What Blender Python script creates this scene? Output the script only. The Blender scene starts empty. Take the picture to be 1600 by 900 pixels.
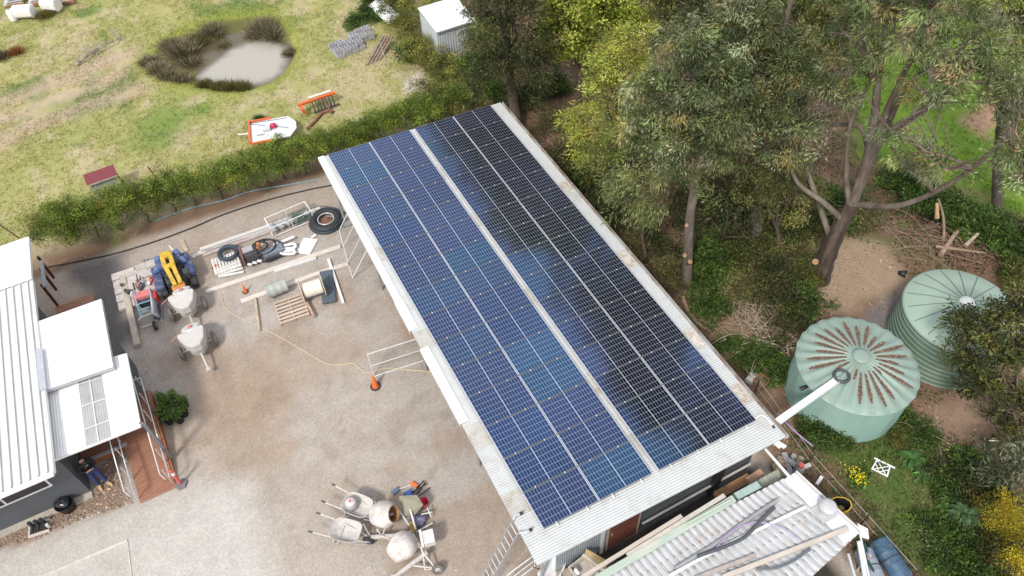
import bpy, math, random
import numpy as np
from mathutils import Vector, Matrix
PI = math.pi
R = math.radians
rnd = random.Random(7)
SC = bpy.context.scene
COL = SC.collection

# ------------------------------------------------------------------ camera (solved from the 15 x 4 grid of panels)
CAMP = np.array([-3.87133, -24.36051, 23.12684])
CR = np.array([[0.883299, -0.38069, 0.273601], [-0.467425, -0.670336, 0.576336], [-0.036, -0.636965, -0.770052]])
FPX = 1204.075

def ray(px, py):
    return CR @ np.array([(px - 800) / FPX, (py - 450) / FPX, 1.0])

def at(px, py, z=0.0):
    r = ray(px, py)
    return Vector(CAMP + (z - CAMP[2]) / r[2] * r)

def on_y(px, py, y):
    r = ray(px, py)
    return Vector(CAMP + (y - CAMP[1]) / r[1] * r)

def on_x(px, py, x):
    r = ray(px, py)
    return Vector(CAMP + (x - CAMP[0]) / r[0] * r)

def hgt(b, py):
    """height above the ground point b at which a vertical from it reaches picture row py"""
    lo, hi = 0.0, 30.0
    for _ in range(40):
        m = (lo + hi) / 2
        c = CR.T @ (np.array([b[0], b[1], m]) - CAMP)
        if 450 + FPX * c[1] / c[2] > py: lo = m
        else: hi = m
    return lo

def stand(b, px, py, d=0.0):
    """point in the upright plane through ground point b (facing the viewer), d metres nearer"""
    n = np.array([b[0] - CAMP[0], b[1] - CAMP[1], 0.0]); n /= np.linalg.norm(n)
    p0 = np.array([b[0], b[1], 0.0]) - n * d
    r = ray(px, py)
    return Vector(CAMP + ((p0 - CAMP) @ n) / (r @ n) * r)

cd = bpy.data.cameras.new('camera')
cam = bpy.data.objects.new('camera', cd); COL.objects.link(cam)
mw = Matrix.Identity(4)
for i in range(3):
    mw[i][0] = CR[i][0]; mw[i][1] = -CR[i][1]; mw[i][2] = -CR[i][2]; mw[i][3] = CAMP[i]
cam.matrix_world = mw
cd.sensor_width = 36; cd.lens = 36 * FPX / 1600; cd.clip_end = 2000; cd.clip_start = 0.1
SC.camera = cam

# ------------------------------------------------------------------ light
W = bpy.data.worlds.new('World'); SC.world = W; W.use_nodes = True
SUN_EL, SUN_AZ = 50, 233          # azimuth from north (+y), clockwise
nt = W.node_tree
bg = nt.nodes['Background']
sky = nt.nodes.new('ShaderNodeTexSky'); sky.sky_type = 'NISHITA'; sky.sun_disc = False
sky.sun_elevation = R(SUN_EL); sky.sun_rotation = R(SUN_AZ)
sky.air_density = 1.0; sky.dust_density = 1.5
tc = nt.nodes.new('ShaderNodeTexCoord')
nz = nt.nodes.new('ShaderNodeTexNoise'); nz.inputs['Scale'].default_value = 2.6; nz.inputs['Detail'].default_value = 5
rp = nt.nodes.new('ShaderNodeValToRGB')
rp.color_ramp.elements[0].position = 0.36; rp.color_ramp.elements[0].color = (0.35, 0.35, 0.35, 1)
rp.color_ramp.elements[1].position = 0.56; rp.color_ramp.elements[1].color = (0.92, 0.92, 0.92, 1)
mxw = nt.nodes.new('ShaderNodeMix'); mxw.data_type = 'RGBA'
mxw.inputs[7].default_value = (10.5, 10.6, 11.2, 1)      # thin bright cloud
nt.links.new(tc.outputs['Generated'], nz.inputs['Vector'])
nt.links.new(nz.outputs['Fac'], rp.inputs['Fac'])
nt.links.new(rp.outputs['Color'], mxw.inputs[0])
nt.links.new(sky.outputs['Color'], mxw.inputs[6])
nt.links.new(mxw.outputs[2], bg.inputs['Color'])
bg.inputs['Strength'].default_value = 0.08
sd = bpy.data.lights.new('sun', 'SUN'); sd.energy = 1.9; sd.angle = R(9); sd.color = (1.0, 0.95, 0.87)
sun = bpy.data.objects.new('sun', sd); COL.objects.link(sun)
az = R(SUN_AZ); el = R(SUN_EL)
sdir = Vector((math.sin(az) * math.cos(el), math.cos(az) * math.cos(el), math.sin(el)))
sun.rotation_euler = sdir.to_track_quat('Z', 'Y').to_euler()
sun.location = sdir * 60
vs = SC.view_settings
vs.view_transform = 'Standard'; vs.look = 'None'; vs.gamma = 1.0; vs.use_curve_mapping = False
vs.exposure = 0.66
SC.render.engine = 'CYCLES'
cy = SC.cycles
cy.use_denoising = True
cy.max_bounces = 6; cy.diffuse_bounces = 3; cy.glossy_bounces = 3; cy.transmission_bounces = 4; cy.transparent_max_bounces = 8
cy.use_adaptive_sampling = True

# ------------------------------------------------------------------ materials
MATS = {}
def pm(name, base, rough=0.6, metal=0.0, var=0.12, scale=6.0, spec=0.5, bump=0.0, stain=None, stain_amt=0.0, stain_scale=1.5, coord='Object', stretch=None, detail=4):
    """a painted / natural surface: base colour with noise mottling, optional second colour in patches, optional fine bump"""
    if name in MATS: return MATS[name]
    m = bpy.data.materials.new(name); m.use_nodes = True; t = m.node_tree; b = t.nodes['Principled BSDF']
    N = t.nodes.new; L = t.links.new
    c = N('ShaderNodeTexCoord'); vec = c.outputs[coord]
    if stretch:
        mp = N('ShaderNodeMapping'); mp.inputs['Scale'].default_value = stretch; L(vec, mp.inputs['Vector']); vec = mp.outputs['Vector']
    n = N('ShaderNodeTexNoise'); n.inputs['Scale'].default_value = scale; n.inputs['Detail'].default_value = detail; n.inputs['Roughness'].default_value = 0.62
    L(vec, n.inputs['Vector'])
    rr = N('ShaderNodeMapRange'); rr.inputs[1].default_value = 0.3; rr.inputs[2].default_value = 0.7
    rr.inputs[3].default_value = 1 - var; rr.inputs[4].default_value = 1 + var; L(n.outputs['Fac'], rr.inputs[0])
    oi = N('ShaderNodeObjectInfo'); r2 = N('ShaderNodeMapRange'); r2.inputs[3].default_value = 1 - var * 0.4; r2.inputs[4].default_value = 1 + var * 0.4
    L(oi.outputs['Random'], r2.inputs[0])
    mu = N('ShaderNodeMath'); mu.operation = 'MULTIPLY'; L(rr.outputs[0], mu.inputs[0]); L(r2.outputs[0], mu.inputs[1])
    vm = N('ShaderNodeVectorMath'); vm.operation = 'SCALE'; vm.inputs[0].default_value = base[:3]; L(mu.outputs[0], vm.inputs['Scale'])
    out = vm.outputs[0]
    if stain:
        n2 = N('ShaderNodeTexNoise'); n2.inputs['Scale'].default_value = stain_scale; n2.inputs['Detail'].default_value = 6; n2.inputs['Roughness'].default_value = 0.7
        L(vec, n2.inputs['Vector'])
        q = N('ShaderNodeMapRange'); q.inputs[1].default_value = 0.62 - stain_amt * 0.35; q.inputs[2].default_value = 0.78 - stain_amt * 0.3; q.inputs[4].default_value = 0.9
        L(n2.outputs['Fac'], q.inputs[0])
        mx = N('ShaderNodeMix'); mx.data_type = 'RGBA'; L(q.outputs[0], mx.inputs[0]); L(out, mx.inputs[6]); mx.inputs[7].default_value = (*stain[:3], 1)
        out = mx.outputs[2]
    L(out, b.inputs['Base Color'])
    b.inputs['Roughness'].default_value = rough; b.inputs['Metallic'].default_value = metal; b.inputs['Specular IOR Level'].default_value = spec
    if bump:
        bp = N('ShaderNodeBump'); bp.inputs['Strength'].default_value = bump; bp.inputs['Distance'].default_value = 0.02
        n3 = N('ShaderNodeTexNoise'); n3.inputs['Scale'].default_value = scale * 5; n3.inputs['Detail'].default_value = 5; L(vec, n3.inputs['Vector'])
        L(n3.outputs['Fac'], bp.inputs['Height']); L(bp.outputs[0], b.inputs['Normal'])
    MATS[name] = m
    return m

def leafmat(name, trans=0.3, rough=0.5, gain=1.08):
    """leaves and blades: colour stored per leaf, thin and slightly translucent"""
    if name in MATS: return MATS[name]
    m = bpy.data.materials.new(name); m.use_nodes = True; t = m.node_tree; b = t.nodes['Principled BSDF']
    N = t.nodes.new; L = t.links.new
    a = N('ShaderNodeAttribute'); a.attribute_name = 'Col'
    oi = N('ShaderNodeObjectInfo'); r2 = N('ShaderNodeMapRange'); r2.inputs[3].default_value = 0.85 * gain; r2.inputs[4].default_value = 1.15 * gain
    L(oi.outputs['Random'], r2.inputs[0])
    vm = N('ShaderNodeVectorMath'); vm.operation = 'SCALE'; L(a.outputs['Color'], vm.inputs[0]); L(r2.outputs[0], vm.inputs['Scale'])
    L(vm.outputs[0], b.inputs['Base Color']); b.inputs['Roughness'].default_value = rough; b.inputs['Specular IOR Level'].default_value = 0.35
    tr = N('ShaderNodeBsdfTranslucent'); L(vm.outputs[0], tr.inputs['Color'])
    ms = N('ShaderNodeMixShader'); ms.inputs[0].default_value = trans
    L(b.outputs[0], ms.inputs[1]); L(tr.outputs[0], ms.inputs[2]); L(ms.outputs[0], t.nodes['Material Output'].inputs['Surface'])
    MATS[name] = m
    return m

# ------------------------------------------------------------------ mesh builder
class MB:
    def __init__(s): s.v = []; s.f = []; s.sm = []
    def add(s, vs, fs, smooth=False):
        o = len(s.v); s.v += [tuple(p) for p in vs]; s.f += [tuple(i + o for i in f) for f in fs]; s.sm += [smooth] * len(fs); return s
    def box(s, c, d, rot=None, taper=1.0):
        hx, hy, hz = d[0] / 2, d[1] / 2, d[2] / 2
        P = [Vector((x * (taper if z > 0 else 1), y * (taper if z > 0 else 1), z)) for z in (-hz, hz) for x, y in ((-hx, -hy), (hx, -hy), (hx, hy), (-hx, hy))]
        if rot is not None: P = [rot @ p for p in P]
        c = Vector(c); P = [p + c for p in P]
        return s.add(P, [(3, 2, 1, 0), (4, 5, 6, 7), (0, 1, 5, 4), (1, 2, 6, 5), (2, 3, 7, 6), (3, 0, 4, 7)])
    def beam(s, p, q, w, h):
        """rectangular bar from p to q, w wide and h high"""
        p, q = Vector(p), Vector(q); d = q - p; rot = d.to_track_quat('X', 'Z').to_matrix()
        return s.box((p + q) / 2, (d.length, w, h), rot)
    def prism(s, poly, z0, z1, top=1.0):
        n = len(poly); cx = sum(p[0] for p in poly) / n; cyy = sum(p[1] for p in poly) / n
        P = [(x, y, z0) for x, y in poly] + [(cx + (x - cx) * top, cyy + (y - cyy) * top, z1) for x, y in poly]
        return s.add(P, [tuple(range(n - 1, -1, -1)), tuple(range(n, 2 * n))] + [(i, (i + 1) % n, n + (i + 1) % n, n + i) for i in range(n)])
    def tube(s, pts, r, n=8, cap=True):
        pts = [Vector(p) for p in pts]; m = len(pts)
        rs = r if isinstance(r, (list, tuple)) else [r] * m
        V = []; up = None
        for i, p in enumerate(pts):
            t = (pts[min(i + 1, m - 1)] - pts[max(i - 1, 0)]); t = t.normalized() if t.length > 1e-9 else Vector((0, 0, 1))
            if up is None: up = t.orthogonal().normalized()
            up = (up - t * up.dot(t)); up = up.normalized() if up.length > 1e-6 else t.orthogonal().normalized()
            b = t.cross(up)
            V += [p + (up * math.cos(2 * PI * k / n) + b * math.sin(2 * PI * k / n)) * rs[i] for k in range(n)]
        F = [(i * n + k, i * n + (k + 1) % n, (i + 1) * n + (k + 1) % n, (i + 1) * n + k) for i in range(m - 1) for k in range(n)]
        s.add(V, F, True)
        if cap: s.add(V[:n], [tuple(range(n - 1, -1, -1))]); s.add(V[-n:], [tuple(range(n))])
        return s
    def lathe(s, prof, n=24, mat=None, smooth=True):
        V = []
        for r, z in prof: V += [Vector((r * math.cos(2 * PI * k / n), r * math.sin(2 * PI * k / n), z)) for k in range(n)]
        if mat is not None: V = [mat @ p for p in V]
        F = [(i * n + k, i * n + (k + 1) % n, (i + 1) * n + (k + 1) % n, (i + 1) * n + k) for i in range(len(prof) - 1) for k in range(n)]
        return s.add(V, F, smooth)
    def cyl(s, p, q, r, r2=None, n=16):
        r2 = r if r2 is None else r2
        return s.tube([p, q], [r, r2], n)
    def torus(s, c, R_, r, n=28, m=10, mat=None):
        V = []
        for i in range(n):
            a = 2 * PI * i / n
            for k in range(m):
                b = 2 * PI * k / m; V.append(Vector(((R_ + r * math.cos(b)) * math.cos(a), (R_ + r * math.cos(b)) * math.sin(a), r * math.sin(b))))
        if mat is not None: V = [mat @ p for p in V]
        c = Vector(c); V = [p + c for p in V]
        return s.add(V, [(i * m + k, ((i + 1) % n) * m + k, ((i + 1) % n) * m + (k + 1) % m, i * m + (k + 1) % m) for i in range(n) for k in range(m)], True)
    def blob(s, c, rad, seed=0, amp=0.15, nu=14, nv=8):
        q = random.Random(seed); V = []; ph = [q.uniform(0, 6.28) for _ in range(6)]
        for j in range(nv + 1):
            th = PI * j / nv
            for i in range(nu):
                a = 2 * PI * i / nu
                k = 1 + amp * (math.sin(3 * a + ph[0]) * math.sin(2 * th + ph[1]) + 0.6 * math.sin(5 * a + ph[2] + 3 * th) + 0.5 * math.cos(2 * a + ph[3]))
                V.append((c[0] + rad[0] * k * math.sin(th) * math.cos(a), c[1] + rad[1] * k * math.sin(th) * math.sin(a), c[2] + rad[2] * k * math.cos(th)))
        return s.add(V, [(j * nu + i, (j + 1) * nu + i, (j + 1) * nu + (i + 1) % nu, j * nu + (i + 1) % nu) for j in range(nv) for i in range(nu)], True)
    def sheet(s, c00, c10, c11, c01, nu, nv, hf, smooth=True):
        """bilinear patch, hf(u01, v01) lifts it along +z"""
        c00, c10, c11, c01 = map(Vector, (c00, c10, c11, c01)); V = []
        for j in range(nv + 1):
            v = j / nv
            for i in range(nu + 1):
                u = i / nu
                p = c00.lerp(c10, u).lerp(c01.lerp(c11, u), v); p.z += hf(u, v); V.append(p)
        w = nu + 1
        return s.add(V, [(j * w + i, j * w + i + 1, (j + 1) * w + i + 1, (j + 1) * w + i) for j in range(nv) for i in range(nu)], smooth)
    def build(s, name, mat, parent=None, loc=None, rz=None, bev=0.0, uv=None):
        me = bpy.data.meshes.new(name); me.from_pydata(s.v, [], s.f); me.polygons.foreach_set('use_smooth', s.sm); me.update()
        if mat: me.materials.append(mat)
        o = bpy.data.objects.new(name, me); COL.objects.link(o)
        if parent is not None: o.parent = parent
        if loc is not None: o.location = loc
        if rz is not None: o.rotation_euler = rz if isinstance(rz, (tuple, list)) else (0, 0, rz)
        if bev:
            b = o.modifiers.new('bevel', 'BEVEL'); b.width = bev; b.segments = 2; b.limit_method = 'ANGLE'; b.angle_limit = R(40)
        return o

def tag(o, label=None, cat=None, group=None, kind=None):
    if label: o['label'] = label
    if cat: o['category'] = cat
    if group: o['group'] = group
    if kind: o['kind'] = kind
    return o

def thing(name, label, cat, loc=(0, 0, 0), rz=0.0, group=None):
    o = bpy.data.objects.new(name, None); COL.objects.link(o); o.empty_display_size = 0.2
    o.location = loc; o.rotation_euler = rz if isinstance(rz, (tuple, list)) else (0, 0, rz)
    return tag(o, label, cat, group)

def solo(name, mb, mat, label, cat, loc=(0, 0, 0), rz=0.0, group=None, bev=0.0):
    return tag(mb.build(name, mat, None, loc, rz, bev), label, cat, group)

def kids(o): return [c for c in bpy.data.objects if c.parent == o]
def copy_tree(o, parent=None):
    c = o.copy(); COL.objects.link(c)
    if parent is not None: c.parent = parent
    for ch in list(o.children): copy_tree(ch, c)
    return c

def pose(a, b):
    """ground placement between two points: middle, turn of local +x along a->b, length"""
    a, b = Vector(a), Vector(b); d = b - a
    return (a + b) / 2, math.atan2(d.y, d.x), d.length

def bend(pts, n=6):
    """Catmull-Rom curve through points"""
    P = [Vector(p) for p in pts]; P = [P[0] * 2 - P[1]] + P + [P[-1] * 2 - P[-2]]; out = []
    for i in range(1, len(P) - 2):
        for k in range(n):
            t = k / n; a, b, c, d = P[i - 1], P[i], P[i + 1], P[i + 2]
            out.append(0.5 * (2 * b + (c - a) * t + (2 * a - 5 * b + 4 * c - d) * t * t + (3 * b - a - 3 * c + d) * t ** 3))
    out.append(P[-2]); return out

# ------------------------------------------------------------------ many-faced meshes from arrays
def quads_obj(name, V, C, mat, parent=None, per=4):
    """V (N,per,3) corner positions, C (N,3) colour per face"""
    N = V.shape[0]; me = bpy.data.meshes.new(name)
    me.vertices.add(N * per); me.vertices.foreach_set('co', V.reshape(-1).astype(np.float32))
    me.loops.add(N * per); me.loops.foreach_set('vertex_index', np.arange(N * per, dtype=np.int32))
    me.polygons.add(N); me.polygons.foreach_set('loop_start', np.arange(0, N * per, per, dtype=np.int32))
    me.update(calc_edges=True)
    a = me.attributes.new('Col', 'FLOAT_COLOR', 'FACE'); c4 = np.ones((N, 4), np.float32); c4[:, :3] = C
    a.data.foreach_set('color', c4.reshape(-1))
    me.materials.append(mat)
    o = bpy.data.objects.new(name, me); COL.objects.link(o)
    if parent is not None: o.parent = parent
    return o

def leaf_quads(P, D, L, Wd, g):
    """pointed leaves: P base (N,3), D unit axis, L length, Wd width"""
    n = len(P); rv = g.normal(size=(n, 3)); S = np.cross(D, rv); S /= np.linalg.norm(S, axis=1)[:, None] + 1e-9
    L = L[:, None]; Wd = Wd[:, None]
    V = np.empty((n, 4, 3)); V[:, 0] = P; V[:, 1] = P + D * L * 0.45 + S * Wd / 2; V[:, 2] = P + D * L; V[:, 3] = P + D * L * 0.45 - S * Wd / 2
    return V

_ng = {}
def vnoise(x, y, scale, seed):
    """smooth value noise on arrays, 0..1"""
    if seed not in _ng: _ng[seed] = np.random.default_rng(seed).random((64, 64))
    G = _ng[seed]; X = x / scale + 1000.3; Y = y / scale + 1000.7
    i = np.floor(X).astype(int); j = np.floor(Y).astype(int); a = X - i; b = Y - j; a = a * a * (3 - 2 * a); b = b * b * (3 - 2 * b)
    i0, i1, j0, j1 = i % 64, (i + 1) % 64, j % 64, (j + 1) % 64
    return (G[i0, j0] * (1 - a) + G[i1, j0] * a) * (1 - b) + (G[i0, j1] * (1 - a) + G[i1, j1] * a) * b
def fbm(x, y, scale, seed):
    return 0.5 * vnoise(x, y, scale, seed) + 0.28 * vnoise(x, y, scale / 2.1, seed + 1) + 0.15 * vnoise(x, y, scale / 4.3, seed + 2) + 0.07 * vnoise(x, y, scale / 9, seed + 3)
def poly_sd(x, y, poly):
    """signed distance, positive inside"""
    P = np.array([(p[0], p[1]) for p in poly]); d = np.full(x.shape, 1e9); ins = np.zeros(x.shape, bool)
    for k in range(len(P)):
        a, b = P[k], P[(k + 1) % len(P)]; e = b - a
        t = np.clip(((x - a[0]) * e[0] + (y - a[1]) * e[1]) / (e @ e), 0, 1)
        d = np.minimum(d, np.hypot(x - a[0] - t * e[0], y - a[1] - t * e[1]))
        c = ((a[1] > y) != (b[1] > y)) & (x < (b[0] - a[0]) * (y - a[1]) / (b[1] - a[1] + 1e-12) + a[0]); ins ^= c
    return np.where(ins, d, -d)
# ------------------------------------------------------------------ ground: one sheet, coloured by what lies where
def axis(lo, hi, st, far):
    a = list(np.arange(lo, hi + 1e-6, st)); d = st
    while a[-1] < far: d *= 1.45; a.append(a[-1] + d)
    d = st
    while a[0] > -far: d *= 1.45; a.insert(0, a[0] - d)
    return np.array(a)
GX = axis(-26, 40, 0.2, 400); GY = axis(-27, 36, 0.2, 400)
def px_poly(P): return [at(*p)[:2] for p in P]

POND_W = px_poly([(300, 112), (322, 92), (352, 70), (385, 55), (420, 52), (447, 62), (452, 82), (441, 104), (420, 120), (385, 130), (345, 130), (315, 124)])
POND_B = px_poly([(222, 100), (250, 66), (300, 44), (350, 26), (420, 22), (452, 48), (462, 82), (446, 112), (415, 133), (370, 141), (320, 134), (262, 128)])
CONC = px_poly([(-40, 872), (60, 842), (130, 812), (205, 783), (300, 752), (390, 752), (408, 790), (425, 840), (448, 910), (400, 960), (-60, 960)])
PEBB = px_poly([(-20, 832), (145, 768), (150, 735), (182, 705), (198, 770), (208, 786), (120, 815), (60, 842), (-40, 868)])

def terrain(x, y):
    z = np.where(y > 4.5, 0.22 * (fbm(x, y, 5.0, 3) - 0.5) * np.clip((y - 4.5) / 3, 0, 1), 0.0)
    z = z + 0.02 * (fbm(x, y, 0.9, 8) - 0.5)
    z = z + np.where(x > 9, 0.12 * (fbm(x, y, 2.5, 5) - 0.5), 0) * np.clip((x - 9) / 2, 0, 1)
    sd = np.maximum(poly_sd(x, y, POND_W) + 0.9, (poly_sd(x, y, POND_B) + 0.2) * 0.5)
    return z - 0.62 * np.clip(sd / 1.5, 0, 1)

def cmix(C, w, col): return C * (1 - w[:, None]) + np.array(col) * w[:, None]
def sstep(v): v = np.clip(v, 0, 1); return v * v * (3 - 2 * v)

STRAW = (0.44, 0.375, 0.24); OLIVE = (0.30, 0.30, 0.112); GREEN = (0.115, 0.185, 0.04); LUSH = (0.135, 0.225, 0.03)
GRAVEL = (0.385, 0.335, 0.288); TANGR = (0.33, 0.25, 0.185); GREYGR = (0.40, 0.365, 0.335); DARKGR = (0.10, 0.096, 0.10)
SOIL = (0.185, 0.118, 0.08); BARE = (0.30, 0.22, 0.152); CONCRETE = (0.48, 0.455, 0.42)
LAWN_BR = px_poly([(1300, 60), (1316, 190), (1330, 262), (1420, 268), (1470, 292), (1530, 315), (1610, 352), (1700, 340), (1700, 40), (1450, 20)])
LAWN_GR = px_poly([(1262, 655), (1330, 690), (1420, 660), (1470, 690), (1480, 730), (1520, 800), (1560, 920), (1480, 940), (1380, 860), (1300, 740), (1240, 690)])
BARE_P = px_poly([(1255, 420), (1310, 365), (1390, 390), (1420, 420), (1450, 445), (1395, 470), (1330, 500), (1268, 480)])
BARE_Q = px_poly([(1420, 640), (1500, 600), (1600, 620), (1600, 670), (1545, 700), (1470, 690)])
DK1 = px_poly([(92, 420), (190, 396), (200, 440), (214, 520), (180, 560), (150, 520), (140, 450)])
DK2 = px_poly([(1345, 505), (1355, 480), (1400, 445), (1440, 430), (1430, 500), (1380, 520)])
MULCH = [px_poly(p) for p in ([(1390, 70), (1440, 20), (1480, 30), (1430, 90)], [(1500, 190), (1560, 130), (1610, 140), (1540, 215)], [(1420, 292), (1470, 300), (1600, 362), (1600, 380), (1440, 312)])]
TAN = [px_poly(p) for p in ([(215, 560), (330, 520), (420, 600), (400, 660), (300, 640)], [(370, 520), (560, 500), (600, 560), (480, 620), (430, 720), (330, 720), (300, 600)], [(500, 740), (570, 740), (575, 800), (490, 780)], [(620, 430), (700, 560), (660, 600), (600, 470)])]

def ground_col(x, y):
    n1 = fbm(x, y, 2.6, 11); n2 = fbm(x, y, 0.8, 21); n3 = fbm(x, y, 6.5, 31)
    j = (n1 - 0.5) * 2.2 + (n2 - 0.5) * 0.9
    C = np.tile(np.array(SOIL), (len(x), 1))
    # east side: soil, litter, weeds
    C = cmix(C, sstep((n1 - 0.52) * 7), (0.105, 0.115, 0.04)); C = cmix(C, sstep((n2 - 0.58) * 7) * 0.6, (0.30, 0.21, 0.14))
    # yard gravel
    yard = np.minimum(np.minimum(8.2 - x, 3.0 - y), 40.0)
    g = np.tile(np.array(GRAVEL), (len(x), 1))
    g = cmix(g, sstep((n3 - 0.42) * 5) * 0.55, GREYGR); g = cmix(g, sstep((n1 - 0.53) * 8) * 0.55, TANGR)
    for P in TAN: g = cmix(g, sstep((poly_sd(x, y, P) + j * 0.6) / 1.4 + 0.3) * 0.6, TANGR)
    g = cmix(g, sstep((n2 - 0.60) * 9) * 0.35, (0.24, 0.185, 0.14))
    for (a, b, r_) in ((-3.0, -19.5, 9.0), (-3.3, -19.0, 10.6), (3.5, -4.0, 9.2), (3.2, -4.5, 10.8), (-16.0, -6.0, 9.4)):
        g = cmix(g, sstep(1.6 - np.abs(np.hypot(x - a, y - b) + 0.25 * (n1 - 0.5) - r_) / 0.16) * (0.16 + 0.5 * (n3 - 0.45)).clip(0, 0.3), (0.26, 0.215, 0.175))
    w = sstep((y + 1.2 + j * 0.7) / 2.0); g = cmix(g, w * 0.45, (0.33, 0.262, 0.205))
    C = C * (1 - sstep((yard + j * 0.35) / 0.6 + 0.5)[:, None]) + g * sstep((yard + j * 0.35) / 0.6 + 0.5)[:, None]
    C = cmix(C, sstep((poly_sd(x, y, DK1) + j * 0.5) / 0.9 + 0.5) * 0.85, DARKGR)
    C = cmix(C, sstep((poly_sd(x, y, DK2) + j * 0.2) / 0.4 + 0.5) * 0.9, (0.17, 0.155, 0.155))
    C = cmix(C, sstep((poly_sd(x, y, BARE_P) + j * 0.7) / 1.2 + 0.4), BARE); C = cmix(C, sstep((poly_sd(x, y, BARE_Q) + j * 0.6) / 1.0 + 0.4) * 0.8, (0.28, 0.195, 0.14))
    al = np.minimum(np.minimum(x - 0.9, 7.6 - x), np.minimum(y + 22.5, -17.45 - y)); C = cmix(C, sstep(al / 0.3 + 0.5) * 0.9, (0.022, 0.02, 0.019))  # shade between shed wall and carport painted as near-black ground
    # paddock
    pad = np.minimum(y - 3.9, 9.6 - x - np.clip(6 - y, 0, 9) * 0.0)
    p = np.tile(np.array(OLIVE), (len(x), 1))
    p = cmix(p, sstep((n1 - 0.40) * 5) * 0.8, (0.345, 0.325, 0.135)); p = cmix(p, sstep((n2 + n3 * 0.6 - 0.82) * 6) * 0.65, STRAW)
    p = cmix(p, sstep((fbm(x, y, 3.2, 41) - 0.60) * 9) * 0.8, (0.13, 0.19, 0.05))
    tr = np.abs((y - 15.5) - 0.16 * (x + 8) + 1.2 * (n1 - 0.5)); bt = np.minimum(tr, np.abs(tr - 1.7))
    p = cmix(p, sstep(1.1 - bt) * sstep((-3.5 - x) / 3) * 0.65, (0.43, 0.33, 0.25))
    p = cmix(p, sstep((5.6 - y + j * 0.5) / 1.2) * 0.75, (0.36, 0.285, 0.205))
    for (a, b, r_) in ((-5.4, 10.6, 1.5), (-6.2, 9.4, 1.3), (-3.6, 10.6, 0.6)):
        p = cmix(p, sstep(1.3 - (np.hypot(x - a, y - b) + j * 0.5) / r_) * 0.75, (0.155, 0.225, 0.05))
    p = cmix(p, sstep(1 + poly_sd(x, y, POND_B) / 1.3) * 0.7, (0.24, 0.27, 0.045))
    C = C * (1 - sstep(pad / 0.9 + 0.5 + j * 0.3)[:, None]) + p * sstep(pad / 0.9 + 0.5 + j * 0.3)[:, None]
    lime = px_poly([(632, 130), (655, 115), (668, 140), (650, 160), (636, 152)])
    C = cmix(C, sstep((poly_sd(x, y, lime) + j * 0.25) / 0.4 + 0.5) * 0.9, (0.55, 0.50, 0.45))
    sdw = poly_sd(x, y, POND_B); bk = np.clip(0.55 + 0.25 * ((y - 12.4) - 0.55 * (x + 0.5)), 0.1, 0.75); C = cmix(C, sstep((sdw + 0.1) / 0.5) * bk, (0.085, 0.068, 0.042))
    # far right grass and the small lawn
    C = cmix(C, sstep((poly_sd(x, y, LAWN_BR) + j * 0.8) / 1.4 + 0.4), LUSH)
    C = cmix(C, sstep((x - 34) / 3) * 0.8, (0.12, 0.16, 0.04))
    for P in MULCH: C = cmix(C, sstep((poly_sd(x, y, P) + j * 0.5) / 0.8 + 0.5) * 0.85, (0.36, 0.215, 0.165))
    lg = sstep((poly_sd(x, y, LAWN_GR) + j * 0.6) / 1.0 + 0.5)
    C = cmix(C, lg, (0.095, 0.14, 0.035)); C = cmix(C, lg * sstep((n2 - 0.55) * 7) * 0.4, (0.19, 0.155, 0.08))
    # paving and pebbles by the house
    sdc = poly_sd(x, y, CONC); cw = sstep((sdc + j * 0.28) / 1.3 + 0.45)
    C = cmix(C, cw * 0.92, CONCRETE); C = cmix(C, cw * sstep((n1 - 0.5) * 6) * 0.35, (0.40, 0.37, 0.33))
    C = cmix(C, sstep((poly_sd(x, y, PEBB) + j * 0.1) / 0.2 + 0.5), (0.25, 0.18, 0.135))
    return C

gx, gy = np.meshgrid(GX, GY); fx, fy = gx.ravel(), gy.ravel()
gz = terrain(fx, fy) * (np.hypot(fx, fy) < 60)
me = bpy.data.meshes.new('ground'); nx, ny = len(GX), len(GY)
me.vertices.add(nx * ny); me.vertices.foreach_set('co', np.stack([fx, fy, gz], 1).astype(np.float32).ravel())
ii, jj = np.meshgrid(np.arange(nx - 1), np.arange(ny - 1)); q0 = (jj * nx + ii).ravel()
Q = np.stack([q0, q0 + 1, q0 + nx + 1, q0 + nx], 1).astype(np.int32)
me.loops.add(Q.size); me.loops.foreach_set('vertex_index', Q.ravel()); me.polygons.add(len(Q)); me.polygons.foreach_set('loop_start', np.arange(0, Q.size, 4, dtype=np.int32))
me.update(calc_edges=True); me.polygons.foreach_set('use_smooth', [True] * len(Q))
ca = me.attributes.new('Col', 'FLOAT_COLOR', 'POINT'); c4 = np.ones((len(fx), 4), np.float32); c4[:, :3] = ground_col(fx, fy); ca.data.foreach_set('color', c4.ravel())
m = bpy.data.materials.new('earth'); m.use_nodes = True; t = m.node_tree; b = t.nodes['Principled BSDF']; N = t.nodes.new; L = t.links.new
a = N('ShaderNodeAttribute'); a.attribute_name = 'Col'; tcg = N('ShaderNodeTexCoord')
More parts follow.
